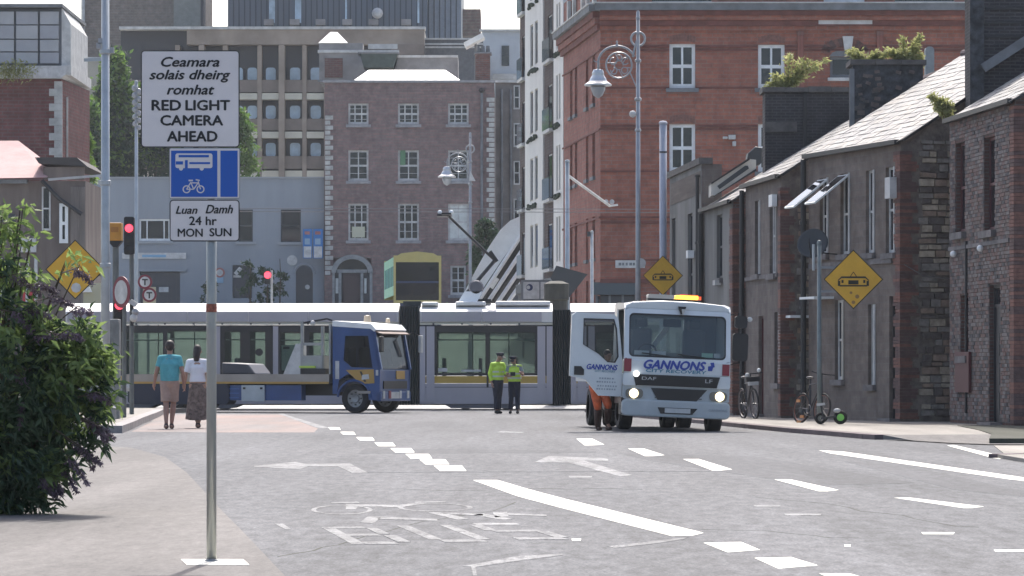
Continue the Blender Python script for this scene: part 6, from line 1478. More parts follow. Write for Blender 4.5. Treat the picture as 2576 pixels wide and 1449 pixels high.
t, h = post('warning_sign_post', 'yellow diamond tram warning sign on a post in front of the rendered house', 2061, 75, 610, .045, .042, mat('bluegreen_grey_post', (.14, .17, .175), .5, var=.2), 'warning sign', 'yellow tram warning signs', z0=.08)
dc = (PX(2146, 75) - PX(2061, 75), -.05, PZ(703, 75) - .08)
diamond(t, dc, .625, roll=0, stickers=((-.05, -.28, .03, STK), (.08, -.36, .045, STK), (.0, -.48, .04, STK)))
for dz in (-.25, .25): MB().bar((0, -.02, dc[2] + dz), (dc[0] + .2, -.02, dc[2] + dz), .03, .05).build('sign_bracket', SGY, t)
MB().tube([(-.12, 0, PZ(690, 75)), (-.12, 0, PZ(560 + 64, 75))], .03, 8).build('side_tube', GREYPOLE, t)
t, h = post('camera_pole', 'thick flat-topped pole behind the truck carrying the farther yellow tram warning sign', 1668, 99, 308, .085, .10, mat('lilac_grey_pole', (.36, .37, .42), .5, var=.1), 'pole', 'yellow tram warning signs', z0=.08)
dc = (PX(1667, 99) - PX(1668, 99), -.12, PZ(689, 99) - .13)
diamond(t, dc, .555, stickers=())
MB().box(-.1, .1, -.105, -.095, h - .85, h - .8).build('pole_label', DARKGREY, t)
t, h = thing('tilted_warning_sign', 'yellow diamond warning sign tilted over beside the tall post, partly behind the bush', 'warning sign', (PX(262, 78.3), 78.3, .13), group='yellow tram warning signs'), 0
MB().tube([(-.02, .1, 0), (-.02, .1, PZ(650, 78))], .045, 10).build('post', GREYPOLE, t)
diamond(t, (PX(190, 78) - PX(262, 78), -.05, PZ(677, 78) - .13), .655, roll=0, icon=False, stickers=((.02, -.40, .11, OLDWHITE),)); MB().bar((-.02, .02, PZ(690, 78) - .13), (-.6, -.02, PZ(690, 78) - .13), .04, .06).build('sign_bracket', SGY, t)

def ornate(name, label, px, Y, ytop, flip=1, scale=1.0, grp='ornate scrolled lamp posts', lantern=True, base_r=.085):
    """silver Dublin lamp standard: tapering shaft, spired top, scrolled bracket arch and a bell lantern on the left"""
    t, h = post(name, label, px, Y, ytop, base_r, .05, CAST, 'lamp post', grp, cap=False)
    k = scale
    MB().lathe([(.16, 0), (.16, .3), (.11, .5), (.11, 1.4), (.09, 1.55)], (0, 0, 0), 14).build('base', CAST, t)
    b = MB()
    for z_, r in ((h - .02, .045), (h - .18, .06), (h - .4, .05), (h - .62, .06), (h - 1.9 * k, .09), (h - 3.4 * k, .10), (h - 4.6 * k, .09)): b.lathe([(r * .6, -.05), (r, -.02), (r, .03), (r * .6, .06)], (0, 0, z_), 12)
    b.build('shaft_rings', CAST, t)
    # ring at the top of the shaft
    MB().torus((0, 0, h - 1.05 * k), .27 * k, .032, 20, 6).build('top_ring', CAST, t)
    # main arch: from the shaft over to the lantern
    zc = h - 1.95 * k; xc = -.82 * k
    pts = []
    for a in range(20, 186, 11): pts.append((xc + .72 * k * math.cos(R(a)), 0, zc + .62 * k * math.sin(R(a))))
    pts.append((xc - .73 * k, 0, zc - .35 * k))
    MB().tube(pts, .045 * k, 8).build('bracket_arch', CAST, t, smooth=True)
    MB().tube([(0, 0, h - .95 * k), (-.12 * k, 0, h - 1.35 * k), (-.2 * k, 0, h - 1.75 * k)], .03, 6).build('bracket_strut', CAST, t)
    MB().lathe([(.0, .16), (.035, .1), (.02, .06), (.05, .0)], (xc + .0, 0, zc + .64 * k), 8).build('arch_finial', CAST, t)
    MB().torus((xc + .08 * k, 0, zc - .12 * k), .50 * k, .035 * k, 26, 6).build('scroll_ring', CAST, t)
    for i, (dx, dz, rr) in enumerate(((0, 0, .17), (.24, .16, .13), (-.22, .16, .13), (.22, -.2, .12), (-.2, -.22, .12), (0, .3, .1))): MB().torus((xc + (.08 + dx) * k, 0, zc + (-.12 + dz) * k), rr * k, .024 * k, 16, 5, 'xz', 40 * i, 40 * i + 290).build('scroll_leaf', CAST, t)
    for a in (30, 90, 150, 210, 270, 330): 
        MB().tube([(xc + (.08 + .17 * math.cos(R(a))) * k, 0, zc + (-.12 + .17 * math.sin(R(a))) * k), (xc + (.08 + .49 * math.cos(R(a + 18))) * k, 0, zc + (-.12 + .49 * math.sin(R(a + 18))) * k)], .02 * k, 5).build('scroll_spoke', CAST, t)
    MB().tube([(xc + .5 * k, 0, zc - .38 * k), (-.05, 0, zc - .95 * k)], .028 * k, 6).build('lower_stay', CAST, t); MB().tube([(xc - .72 * k, 0, zc), (xc - .86 * k, 0, zc + .02), (xc - .9 * k, 0, zc + .1 * k)], .022 * k, 6).build('side_curl', CAST, t)
    lx_, lz_ = xc - .73 * k, zc - .35 * k
    ln_ = MB().lathe([(.03, .06), (.13, .04), (.17, -.05), (.17, -.12), (.22, -.2), (.25, -.28), (.38, -.37), (.38, -.41), (.22, -.42)], (lx_, 0, lz_), 20).build('lantern_hood', mat('lantern_aluminium', (.50, .52, .54), .35, .5), t, smooth=False)
    MB().lathe([(.21, -.42), (.20, -.52), (.13, -.68), (.03, -.75), (.001, -.76)], (lx_, 0, lz_), 18).build('lantern_glass', mat('frosted_lantern_glass', (.36, .38, .40), .2), ln_, smooth=True)
    return t, h
t, h = ornate('ornate_lamp_post', 'nearer silver scrolled lamp post with bell lantern in front of the red brick building', 1605, 100, 30, scale=.72)
MB().ball((-.15, -.05, h - 6.35 * .45), .1, n=8, m=6).build('small_sensor', OLDWHITE, t); MB().lathe([(.001, -.05), (.14, -.05), (.14, 0)], (.08, 0, PZ(662, 100) - 0), 12, 'y').build('round_tag', OLDWHITE, t)
t, h = ornate('ornate_lamp_post', 'farther silver scrolled lamp post behind the pantograph, against the plum brick house', 1183, 152, 335, scale=.64)
MB().prism([(.0, PZ(430, 152) - gz(152)), (.22, PZ(455, 152) - gz(152)), (-.05, PZ(455, 152) - gz(152))], -.1, .1).build('small_lantern', OLDWHITE, t)
t, h = post('tall_ornate_pole', 'slim grey pole with knobbly cast top between the tall post and the camera sign', 343, 128, 205, .075, .055, GREYPOLE, 'lamp post')
b = MB()
for k, py in enumerate(range(222, 322, 9)): b.ball((.09 if k % 2 else -.05, -.02, PZ(py, 128) - gz(128)), .13 - .003 * k, n=7, m=5)
b.build('cast_ornament', CAST, t)
t, h = post('bracket_pole', 'grey pole with a long sloping stay, left side of the red brick building', 1427, 125, 405, .09, .075, GREYPOLE, 'pole')
MB().tube([(0, 0, PZ(440, 125) - gz(125)), (PX(1540, 125) - PX(1427, 125), 3.0, PZ(518, 128) - gz(125))], .05, 6).build('stay', OLDWHITE, t); MB().tube([(PX(1540, 125) - PX(1427, 125), 3.0, PZ(518, 128) - gz(125)), (PX(1560, 125) - PX(1427, 125), 3.2, PZ(515, 128) - gz(125))], .04, 6).build('stay_end', OLDWHITE, t)
for px in (1530, 1545): MB().lathe([(.001, -.05), (.09, -.04), (.09, .05)], (PX(px, 125) - PX(1427, 125), 2.8, PZ(498, 125) - gz(125)), 10, 'y').build('insulator', OLDWHITE, t)
t, h = post('short_pole', 'short slim pale pole right of the bracket pole', 1489, 122, 583, .07, .05, OLDWHITE, 'pole')
MB().box(-.16, -.05, -.06, .06, h - .16, h).build('pole_bracket', DARKGREY, t)
dgn = thing('dark_sign_back', 'dark grey back of a diamond sign on the pole left of the red building', 'sign', (PX(1425, 123), 123, gz(123)))
hh = .68
MB().prism([(-.35, PZ(668, 123) - gz(123)), (PX(1478, 123) - PX(1425, 123), PZ(690, 123) - gz(123)), (.02, PZ(755, 123) - gz(123)), (-.55, PZ(700, 123) - gz(123))], -.02, .02).build('sign_back', mat('charcoal_sign_back', (.05, .055, .06), .6), dgn); MB().tube([(-.0, .05, 0), (0, .05, PZ(700, 123) - gz(123))], .05, 8).build('post', DARKGREY, dgn)
cam_b = thing('brown_kiosk', 'brown cylindrical advertising column behind the tram bellows', 'kiosk', (PX(1400, 120), 120, gz(120)))
MB().lathe([(.36, 0), (.36, PZ(735, 120) - .4), (.42, PZ(735, 120) - .35), (.42, PZ(722, 120)), (.2, PZ(715, 120))], (0, 0, 0), 14).build('column_body', mat('kiosk_brown', (.06, .058, .048), .8, var=.2), cam_b)

# ---- traffic signals on the left corner ----
SIGB = mat('signal_black', (.014, .014, .016), .5)
def signal(name, label, px, Y, py_top, py_red, pole_px=None, z0=.13, hh=.95, w_=.26, r=.105):
    pole_px = pole_px or px; t = thing(name, label, 'traffic light', (PX(pole_px, Y), Y, z0), group='traffic lights at the junction')
    zt = PZ(py_top, Y) - z0; dx = PX(px, Y) - PX(pole_px, Y)
    MB().tube([(0, 0, 0), (0, 0, zt - .05)], .055, 10).build('pole', mat('signal_pole_green_grey', (.11, .12, .115), .6, var=.2), t)
    hd = MB().prism(rrect(dx - w_ / 2, dx + w_ / 2, zt - hh, zt, .05), -.22, -.05).build('signal_head', SIGB, t)
    zr_ = PZ(py_red, Y) - z0
    MB().lathe([(.001, -.04), (r * .7, -.03), (r, 0)], (dx, -.225, zr_), 18, 'y').build('red_lens', REDE, hd)
    for k in (1, 2): MB().lathe([(.001, -.02), (r * .9, -.0), (r * .9, .01)], (dx, -.225, zr_ - k * .27), 16, 'y').build('dark_lens', BLACK, hd)
    for k in range(3): MB().torus((dx, -.26, zr_ - k * .27), r + .015, .012, 16, 5, 'xz', 0, 180).build('visor', SIGB, hd)
    return t
signal('traffic_light', 'traffic light showing red, left of the camera sign above the tram roof', 327, 90, 546, 575, 331)
signal('traffic_light', 'lower traffic light showing red against the tram roof beside the bush', 303, 82, 745, 768, 312, hh=.8)
t = thing('far_traffic_light', 'small far red traffic light on a thin pole in front of the grey building', 'traffic light', (PX(679, 200), 200, gz(200)), group='traffic lights at the junction')
MB().tube([(.1, 0, 0), (.1, 0, PZ(680, 200) - gz(200))], .06, 6).build('pole', OLDWHITE, t); hd = MB().box(-.28, .02, -.15, 0, PZ(715, 200) - gz(200), PZ(682, 200) - gz(200)).build('signal_head', SIGB, t); MB().lathe([(.001, -.05), (.16, -.02), (.2, 0)], (-.12, -.16, PZ(692, 200) - gz(200)), 12, 'y').build('red_lens', REDE, hd)
t = thing('camera_housing', 'orange box camera housing on a dark pole between tall post and red light', 'camera', (PX(291, 86), 86, .13))
MB().tube([(0, 0, 0), (0, 0, PZ(610, 86) - .13)], .075, 12).build('pole', mat('signal_pole_green_grey', (.11, .12, .115)), t); cb_ = MB().box(-.16, .16, -.2, .2, PZ(606, 86) - .13, PZ(561, 86) - .13).build('housing', mat('orange_housing', (.48, .22, .03), .55, var=.1), t, bevel=.02)
MB().box(-.09, .09, -.21, -.2, PZ(585, 86) - .13, PZ(572, 86) - .13).build('lens_window', mat('amber_lens', (.35, .14, .02), .3), cb_); MB().prism([(-.18, PZ(606, 86) - .13), (.18, PZ(606, 86) - .13), (.05, PZ(622, 86) - .13), (-.05, PZ(622, 86) - .13)], -.15, .15).build('housing_bracket', SIGB, t)
t = thing('round_sign', 'dark red rimmed round sign seen at an angle beside the tall post', 'sign', (PX(306, 81), 81, .13))
MB().tube([(.05, .06, 0), (.05, .06, PZ(705, 81) - .13)], .04, 8).build('post', mat('signal_pole_green_grey', (.11, .12, .115)), t)
dsk = MB().lathe([(.001, -.01), (.36, -.01), (.36, .01), (.001, .01)], (0, 0, 0), 28, 'y').build('sign_disc', mat('dark_red_rim', (.17, .015, .03), .5), t, loc=(0, -.02, PZ(735, 81) - .13)); dsk.rotation_euler = (0, 0, R(-52)); MB().lathe([(.001, -.016), (.27, -.016), (.27, -.01)], (0, 0, 0), 28, 'y').build('sign_face', OLDWHITE, dsk)
YK = 124
t = thing('no_turn_signs', 'two round dark-red-rimmed T signs on a yellow backing behind the tram roof', 'sign', (PX(372, YK), YK, gz(YK)))
def kk(px, py): return (PX(px, YK) - PX(372, YK), 0, PZ(py, YK) - gz(YK))
MB().tube([(0, .1, 0), (0, .1, kk(0, 700)[2])], .05, 8).build('post', GREYPOLE, t); MB().box(kk(360, 0)[0], kk(392, 0)[0], 0, .03, kk(0, 770)[2], kk(0, 722)[2]).build('backing_board', mat('pale_ochre_board', (.42, .40, .28), .7), t)
for (px, py) in ((365, 709), (376, 742)):
    x, _, z = kk(px, py); dk = MB().lathe([(.001, -.04), (.25, -.04), (.25, -.01)], (x, 0, z), 22, 'y').build('sign_disc', mat('dark_red_rim', (.17, .015, .03)), t)
    MB().lathe([(.001, -.05), (.18, -.05), (.18, -.041)], (x, 0, z), 22, 'y').build('sign_face', OLDWHITE, dk); MB().box(x - .1, x + .1, -.06, -.051, z + .05, z + .1).box(x - .025, x + .025, -.06, -.051, z - .12, z + .05).build('t_symbol', SIGB, dk)
t = thing('signal_hoods', 'small pale signal hoods clipped low on the dark pole by the tram', 'traffic light', (PX(332, 88), 88, .13), group='traffic lights at the junction')
MB().tube([(0, 0, 0), (0, 0, PZ(820, 88) - .13)], .05, 8).build('pole', mat('signal_pole_green_grey', (.11, .12, .115)), t)
MB().bar((-.03, -.1, PZ(757, 88) - .13), (.12, -.1, PZ(768, 88) - .13), .12, .12).build('hood', OLDWHITE, t); MB().ball((.09, -.1, PZ(785, 88) - .13), .09, n=8, m=6).build('hood', CAST, t); MB().ball((.05, -.1, PZ(800, 88) - .13), .1, n=8, m=6).build('hood', OLDWHITE, t)
MB().tube([(0, 0, PZ(825, 88) - .13), (0, 0, PZ(750, 88) - .13)], .045, 8).build('pole_top', SIGB, t)
t = thing('corner_cabinet', 'low weathered grey cabinet foot below the tall post on the corner', 'cabinet', (PX(283, 79), 79, .13))
MB().box(-.1, .16, -.1, .25, 0, 2.2).build('cabinet_body', mat('pale_cabinet', (.20, .21, .21), .7, var=.3, scale=3), t, bevel=.02)
t = thing('yellow_cabinet', 'pale yellow-topped cabinet just above the tram roof left of the tall post', 'cabinet', (PX(240, 118), 118, 0))
MB().box(-.4, .25, 0, .5, 0, PZ(712, 118)).build('cabinet_body', mat('pale_ochre_board', (.42, .40, .28)), t); MB().prism([(-.5, PZ(735, 118)), (-.1, PZ(735, 118)), (-.18, PZ(722, 118)), (-.42, PZ(722, 118))], -.2, .2).build('cabinet_hood', WHITE, t)

# ================= BICYCLES =================
TYRE = mat('bicycle_tyre', (.02, .018, .018), .8); BFR = mat('bicycle_black_frame', (.025, .025, .03), .35); ORANGE = mat('bicycle_orange', (.55, .22, .06), .5); LIME = mat('bicycle_lime', (.25, .65, .12), .5)
def bicycle(name, label, loc, rz, lean, rimm, framem, r=.33, small=False):
    t = thing(name, label, 'bicycle', loc, rot=(R(lean), 0, rz), group='bicycles left on the right-hand pavement')
    wb_ = 1.02 if not small else .8
    for i, x in enumerate((0, wb_)):
        wl = MB().torus((0, 0, 0), r, .022, 30, 6).build('wheel', TYRE, t, loc=(x, 0, r)); MB().torus((0, 0, 0), r - .03, .012, 30, 5).build('rim', rimm, wl)
        for k in range(10): a = math.pi * k / 5; MB().tube([(0, 0, 0), ((r - .03) * math.cos(a), 0, (r - .03) * math.sin(a))], .0025, 3, False).build('spoke', RAIL, wl)
        MB().lathe([(.02, -.04), (.02, .04)], (0, 0, 0), 8, 'y').build('hub', framem, wl)
    s = (r, r); bb_ = (.42 * wb_, .29); st = (.30 * wb_, .82); hd_ = (.84 * wb_, .86)
    b = MB()
    for p, q in (((0, r), bb_), (bb_, st), ((0, r), st), (bb_, hd_), (st, hd_), (hd_, (wb_, r))): b.tube([(p[0], 0, p[1]), (q[0], 0, q[1])], .018, 6)
    b.build('frame', framem, t)
    MB().tube([(st[0], 0, st[1]), (st[0] - .03, 0, .95)], .013, 6).build('seat_post', framem, t); MB().ball((st[0] - .05, 0, .97), .13, .065, .03, 10, 6).build('saddle', BFR, t)
    MB().tube([(hd_[0], 0, hd_[1]), (hd_[0] - .03, 0, 1.04)], .014, 6).tube([(hd_[0] + .02, -.29, 1.06), (hd_[0] - .03, -.12, 1.05), (hd_[0] - .03, .12, 1.05), (hd_[0] + .02, .29, 1.06)], .013, 6).build('handlebar', BFR, t)
    MB().torus((bb_[0], -.04, bb_[1]), .09, .008, 16, 4).build('chainring', RAIL, t); MB().tube([(bb_[0], -.06, bb_[1]), (bb_[0] + .1, -.06, bb_[1] - .13)], .01, 5).build('crank', BFR, t); MB().box(bb_[0] + .06, bb_[0] + .15, -.14, -.06, bb_[1] - .15, bb_[1] - .13).build('pedal', BFR, t)
    return t
p = G(1884, 1062); t = bicycle('bicycle', 'black bicycle standing end-on beside the truck, nearest the mauve house', (p[0] + .05, p[1] - .3, .13), R(95), 6, mat('dull_rim', (.16, .12, .12), .5), BFR, r=.345)
t.location = (PX(1884, 82.3), 84.2, .08); t.rotation_euler = (R(4), 0, R(-78))
for px, py, m_ in ((1868, 940, OLDWHITE), (1875, 943, OLDWHITE), (1880, 963, OLDWHITE), (1898, 932, CAST)): pass
MB().ball((1.0, -.12, 1.02), .06, n=8, m=6).build('headlamp', OLDWHITE, t); MB().ball((1.02, .16, 1.12), .05, n=8, m=6).build('bell', WHITE, t); MB().box(.92, 1.06, -.1, .12, .78, .86).build('front_bag', OLDWHITE, t); MB().box(.86, 1.05, -.16, .16, .87, .98).build('front_basket', BFR, t)
t = bicycle('bicycle', 'bicycle with orange wheel reflectors leaning behind the warning sign post', (PX(2016, 76), 76.4, .08), R(-62), -8, mat('rusty_rim', (.22, .10, .07), .5), BFR, r=.31, small=True)
for (a, rr) in ((125, .2), (300, .2), (270, .29)): MB().box(rr * math.cos(R(a)) - .07, rr * math.cos(R(a)) + .07, -.04, -.02, .3 + rr * math.sin(R(a)) - .03, .3 + rr * math.sin(R(a)) + .03).build('reflector', ORANGE, t)
t = thing('kick_scooter', 'small green and black kick scooter lying by the foot of the warning sign post', 'scooter', (PX(2108, 74), 74, .08))
MB().torus((.05, 0, .14), .11, .035, 18, 8).build('wheel', TYRE, t); MB().lathe([(.001, -.05), (.075, -.05), (.075, .05)], (.05, 0, .14), 14, 'y').build('wheel_hub', LIME, t); MB().torus((-.36, .02, .12), .09, .03, 18, 8).build('wheel', TYRE, t)
MB().bar((-.36, 0, .12), (-.05, 0, .16), .12, .04).build('deck', BFR, t); MB().tube([(-.3, 0, .12), (-.36, 0, .40)], .02, 6).build('steering_stem', DARKGREY, t); MB().bar((-.44, 0, .40), (-.27, 0, .42), .06, .05).build('handlebar', OLDWHITE, t); MB().ball((-.02, -.02, .28), .08, .05, .05, 8, 6).build('mudguard', OLDWHITE, t)
# ================= PEOPLE =================
SKIN = mat('skin', (.36, .21, .155), .6, var=.08, scale=12); SKIN2 = mat('skin_tan', (.31, .175, .13), .6, var=.08, scale=12)
def remeshed(b, name, m, parent, voxel=.014, smooth_it=2):
    me = bpy.data.meshes.new(name); me.from_pydata(b.v, [], b.f); me.update()
    import bmesh
    bm = bmesh.new(); bm.from_mesh(me); bmesh.ops.recalc_face_normals(bm, faces=bm.faces); bm.to_mesh(me); bm.free()
    o = bpy.data.objects.new(name, me); COL.objects.link(o)
    rm = o.modifiers.new('r', 'REMESH'); rm.mode = 'VOXEL'; rm.voxel_size = voxel; rm.adaptivity = 0
    s = o.modifiers.new('s', 'SMOOTH'); s.iterations = smooth_it; s.factor = .5
    dg = bpy.context.evaluated_depsgraph_get(); me2 = bpy.data.meshes.new_from_object(o.evaluated_get(dg)); bpy.data.objects.remove(o)
    me2.materials.clear(); me2.materials.append(m); me2.polygons.foreach_set('use_smooth', [True] * len(me2.polygons))
    o = bpy.data.objects.new(name, me2); COL.objects.link(o); o.parent = parent; return o
def hand(b, w_, dirv, side, r=.0095):
    """palm with four unequal fingers and a thumb leaving its side, slightly curled"""
    w_ = Vector(w_); d_ = Vector(dirv).normalized(); sd_ = Vector((side, 0, 0)); sd_ = (sd_ - d_ * sd_.dot(d_)).normalized(); fwd = d_.cross(sd_)
    pc = w_ + d_ * .05
    b.tube([w_ - d_ * .01, w_ + d_ * .03, w_ + d_ * .085], [.026, .036, .034], 8)
    for k, L in enumerate((.066, .078, .072, .056)):
        base = w_ + d_ * .08 + fwd * (-.027 + .018 * k)
        b.tube([base - d_ * .02, base + d_ * L * .5, base + d_ * L * .8 - sd_ * .02, base + d_ * L - sd_ * .04], [r, r, r * .9, r * .8], 6)
    b.tube([w_ + d_ * .02 - fwd * .02, w_ + d_ * .05 - fwd * .05, w_ + d_ * .085 - fwd * .052 - sd_ * .012], [r * 1.3, r * 1.15, r], 6)
def person(label, loc, rz, h, J, look, tilt=0):
    """J holds joint positions for a 1.75 m figure facing -y"""
    s = h / 1.75
    root = thing('person', label, 'person', loc, rz); root.scale = (s, s, s)
    b = MB(); hd = Vector(J['head']); nk = Vector(J['neck'])
    # head with face
    f = Vector((math.sin(R(look)), -math.cos(R(look)), -math.sin(R(tilt)))).normalized(); sd_ = f.cross(Vector((0, 0, 1))).normalized(); up = sd_.cross(f)
    b.ball(tuple(hd), .078, .092, .112, 14, 10); b.ball(tuple(hd - up * .045 + f * .025), .058, .062, .07, 12, 8)
    b.tube([hd + f * .08 + up * .015, hd + f * .115 - up * .022], [.011, .018], 6); b.tube([hd + f * .09 - up * .055 - sd_ * .022, hd + f * .098 - up * .055, hd + f * .09 - up * .055 + sd_ * .022], .009, 6)
    for q in (-1, 1): b.ball(tuple(hd + sd_ * q * .082 - up * .01), .014, .022, .032, 8, 6)
    b.tube([nk - Vector((0, 0, .05)), nk, hd - up * .05], [.062, .054, .056], 10)
    pv = Vector(J['pelvis']); ch = Vector(J['chest'])
    b.ball(tuple(ch), J.get('cw', .17), .115, .19, 14, 10); b.ball(tuple((ch + pv) / 2), J.get('ww', .14), .105, .17, 14, 10); b.ball(tuple(pv), J.get('hw', .165), .12, .14, 14, 10)
    for q, sfx in ((-1, 'L'), (1, 'R')):
        sh, el, wr = (Vector(J[k + sfx]) for k in ('sh', 'el', 'wr')); hp, kn, an = (Vector(J[k + sfx]) for k in ('hp', 'kn', 'an'))
        b.tube([ch + Vector((0, 0, .11)), sh], [.07, .062], 10); b.ball(tuple(sh), .062, n=10, m=6)
        b.tube([sh, (sh + el) / 2, el], [.056, .05, .040], 10); b.ball(tuple(el), .040, n=8, m=6); b.tube([el, (el * 2 + wr) / 3, wr], [.040, .041, .026], 10)
        hand(b, wr, (wr - el), q)
        b.tube([hp, (hp + kn) / 2, kn], [.098, .082, .056], 12); b.ball(tuple(kn), .056, n=8, m=6); b.tube([kn, kn * .67 + an * .33, an], [.055, .060, .036], 10)
        ft = J.get('ft' + sfx, (0, -.14)); b.tube([an, an + Vector((ft[0] * .3, ft[1] * .3, -.045)), Vector((an.x + ft[0], an.y + ft[1], .03))], [.038, .038, .028], 8); b.ball((an.x - ft[0] * .25, an.y - ft[1] * .25, .045), .035, n=8, m=5)
    remeshed(b, 'body', J.get('skin', SKIN), root, .011)
    for q in (-1, 1): MB().ball(tuple(hd + f * .083 + up * .012 + sd_ * q * .030), .011, n=8, m=6).build('eye', mat('eye_dark', (.03, .025, .02), .2), root)
    return root, f, sd_, up
def shirt(root, J, m, sleeve=.55, hem=.0, loose=.018, name='shirt', drop=.0):
    b = MB(); ch = Vector(J['chest']); pv = Vector(J['pelvis'])
    b.ball(tuple(ch), J.get('cw', .17) + loose, .115 + loose, .20, 14, 10); b.tube([ch + Vector((0, 0, .12)), ch, (ch + pv) / 2, pv + Vector((0, 0, .02 - drop))], [.105, J.get('cw', .17) * .93 + loose, J.get('ww', .14) + loose * 1.3, J.get('hw', .165) + loose * .6], 18)
    v = b.v; n = len(v); 
    for i in range(n): x, y, z = v[i]; c_ = ch.y; v[i] = (x, c_ + (y - c_) * .80 if abs(y - c_) > .02 else y, z)
    nk = Vector(J['neck']); b.tube([nk + Vector((0, 0, -.09)), nk + Vector((0, 0, -.01))], [.11, .066], 12)
    for sfx in ('L', 'R'):
        sh, el, wr = (Vector(J[k + sfx]) for k in ('sh', 'el', 'wr'))
        b.tube([ch + Vector((0, 0, .11)), sh], [.09, .076], 10); b.ball(tuple(sh), .076, n=10, m=6)
        if sleeve <= 1: e_ = sh.lerp(el, sleeve); b.tube([sh, e_], [.070, .060], 12)
        else:
            b.tube([sh, el], [.072, .060], 12); b.ball(tuple(el), .060, n=8, m=6); b.tube([el, el.lerp(wr, sleeve - 1)], [.058, .045], 12)
    return remeshed(b, name, m, root, .013)
def trousers(root, J, m, frac=2.0, loose=.016, name='trousers'):
    b = MB(); pv = Vector(J['pelvis'])
    b.ball(tuple(pv), J.get('hw', .165) + loose, .12 + loose, .15, 14, 10)
    for sfx in ('L', 'R'):
        hp, kn, an = (Vector(J[k + sfx]) for k in ('hp', 'kn', 'an'))
        b.tube([pv + (hp - pv) * .6, hp, hp.lerp(kn, .5), hp.lerp(kn, min(1, frac))], [.10, .112, .100, .078 + loose * (1.6 if frac <= 1 else .3)], 12)
        if frac > 1: b.ball(tuple(kn), .078, n=8, m=6); b.tube([kn, kn.lerp(an, frac - 1)], [.076, .070], 12)
    return remeshed(b, name, m, root, .013)
def shoes(root, J, m):
    for sfx in ('L', 'R'):
        an = Vector(J['an' + sfx]); ft = J.get('ft' + sfx, (0, -.14)); b = MB()
        b.tube([(an.x - ft[0] * .3, an.y - ft[1] * .3, .045), (an.x + ft[0] * .4, an.y + ft[1] * .4, .045), (an.x + ft[0] * 1.1, an.y + ft[1] * 1.1, .035)], [.045, .05, .036], 10); b.ball((an.x, an.y, .075), .045, n=8, m=6); remeshed(b, 'shoe', m, root, .012, 1)
def base_pose():
    return dict(head=(0, -.01, 1.625), neck=(0, .0, 1.48), chest=(0, .01, 1.28), pelvis=(0, .01, .95), shL=(-.175, .0, 1.385), shR=(.175, .0, 1.385), elL=(-.235, .03, 1.12), elR=(.235, .03, 1.12), wrL=(-.25, -.03, .88), wrR=(.25, -.03, .88),
                hpL=(-.09, .01, .92), hpR=(.09, .01, .92), knL=(-.10, -.01, .50), knR=(.10, -.01, .50), anL=(-.10, .03, .09), anR=(.10, .03, .09))
AQUA = mat('aqua_tshirt', (.085, .33, .37), .85, var=.15, scale=9); SAND = mat('sand_shorts', (.36, .25, .205), .9, var=.15, scale=9); HAIRD = mat('dark_brown_hair', (.022, .014, .012), .6, var=.3, scale=40); WCOT = mat('white_cotton', (.68, .67, .72), .85); SKB = mat('brown_patterned_skirt', (.155, .115, .10), .9, var=.55, scale=14)
SHOE = mat('dark_maroon_shoes', (.04, .02, .025), .7); HIV = mat('hivis_yellow', (.50, .72, .08), .7, var=.15, scale=8); HIVR = mat('reflective_tape', (.55, .58, .56), .4); NAVY = mat('navy_trousers', (.014, .018, .035), .85, var=.3, scale=9); BLK = mat('black_shoe', (.008, .008, .01), .5); GREYSH = mat('grey_blue_shirt', (.25, .29, .31), .85)
# walking man, seen from behind
p = G(427, 1079); J = base_pose(); J.update(cw=.19, ww=.165, hw=.17, hpL=(-.09, 0, .92), knL=(-.065, -.10, .51), anL=(-.035, -.02, .10), knR=(.07, .03, .50), anR=(.055, .16, .12), elL=(-.26, .06, 1.12), wrL=(-.275, -.03, .87), elR=(.26, .05, 1.12), wrR=(.31, -.06, .90), skin=SKIN2)
root, f, sd_, up = person('man in aqua t-shirt and sand shorts walking away towards the tram', (p[0], p[1], 0.005), R(180), 1.80, J, 8)
shirt(root, J, AQUA, .62, loose=.022, name='t_shirt', drop=.03); trousers(root, J, SAND, .92, name='shorts'); shoes(root, J, SHOE)
hd = Vector(J['head']); b = MB(); b.ball(tuple(hd + up * .02 - f * .012), .089, .102, .118, 14, 10); b.v = [v for v in b.v]
b2 = MB(); b2.ball(tuple(hd + up * .03 - f * .02), .094, .104, .100, 14, 10); b2.ball(tuple(hd - f * .05 - up * .02), .082, .06, .07, 12, 8); remeshed(b2, 'hair', HAIRD, root, .012, 1)
# woman in white top and long skirt
p = G(497, 1077); J = base_pose(); J.update(cw=.155, ww=.125, hw=.165, elL=(-.215, .05, 1.13), wrL=(-.2, -.12, .98), elR=(.24, .06, 1.13), wrR=(.28, -.04, .92), knR=(.07, .02, .5), anR=(.0, .02, .10), anL=(-.02, .03, .10), skin=SKIN)
root, f, sd_, up = person('woman in white top and long brown skirt walking behind the sign pole', (p[0], p[1], 0.005), R(180), 1.71, J, -10)
shirt(root, J, WCOT, .85, loose=.022, name='blouse'); shoes(root, J, SHOE)
b = MB(); N = 36; prof = [(.135, 1.03), (.165, .94), (.19, .75), (.215, .50), (.245, .19)]
o_ = 0
for (r, z) in prof:
    for k in range(N): a = 2 * math.pi * k / N; rr = r * (1 + .07 * math.sin(a * 9) * (1.03 - z)); b.v.append((rr * math.cos(a), .01 + rr * .72 * math.sin(a), z - (.03 * math.sin(a) if z < .2 else 0)))
for i in range(len(prof) - 1):
    for k in range(N): a = i * N + k; c = i * N + (k + 1) % N; b.f.append((a, c, c + N, a + N))
b.build('skirt', SKB, root, smooth=True)
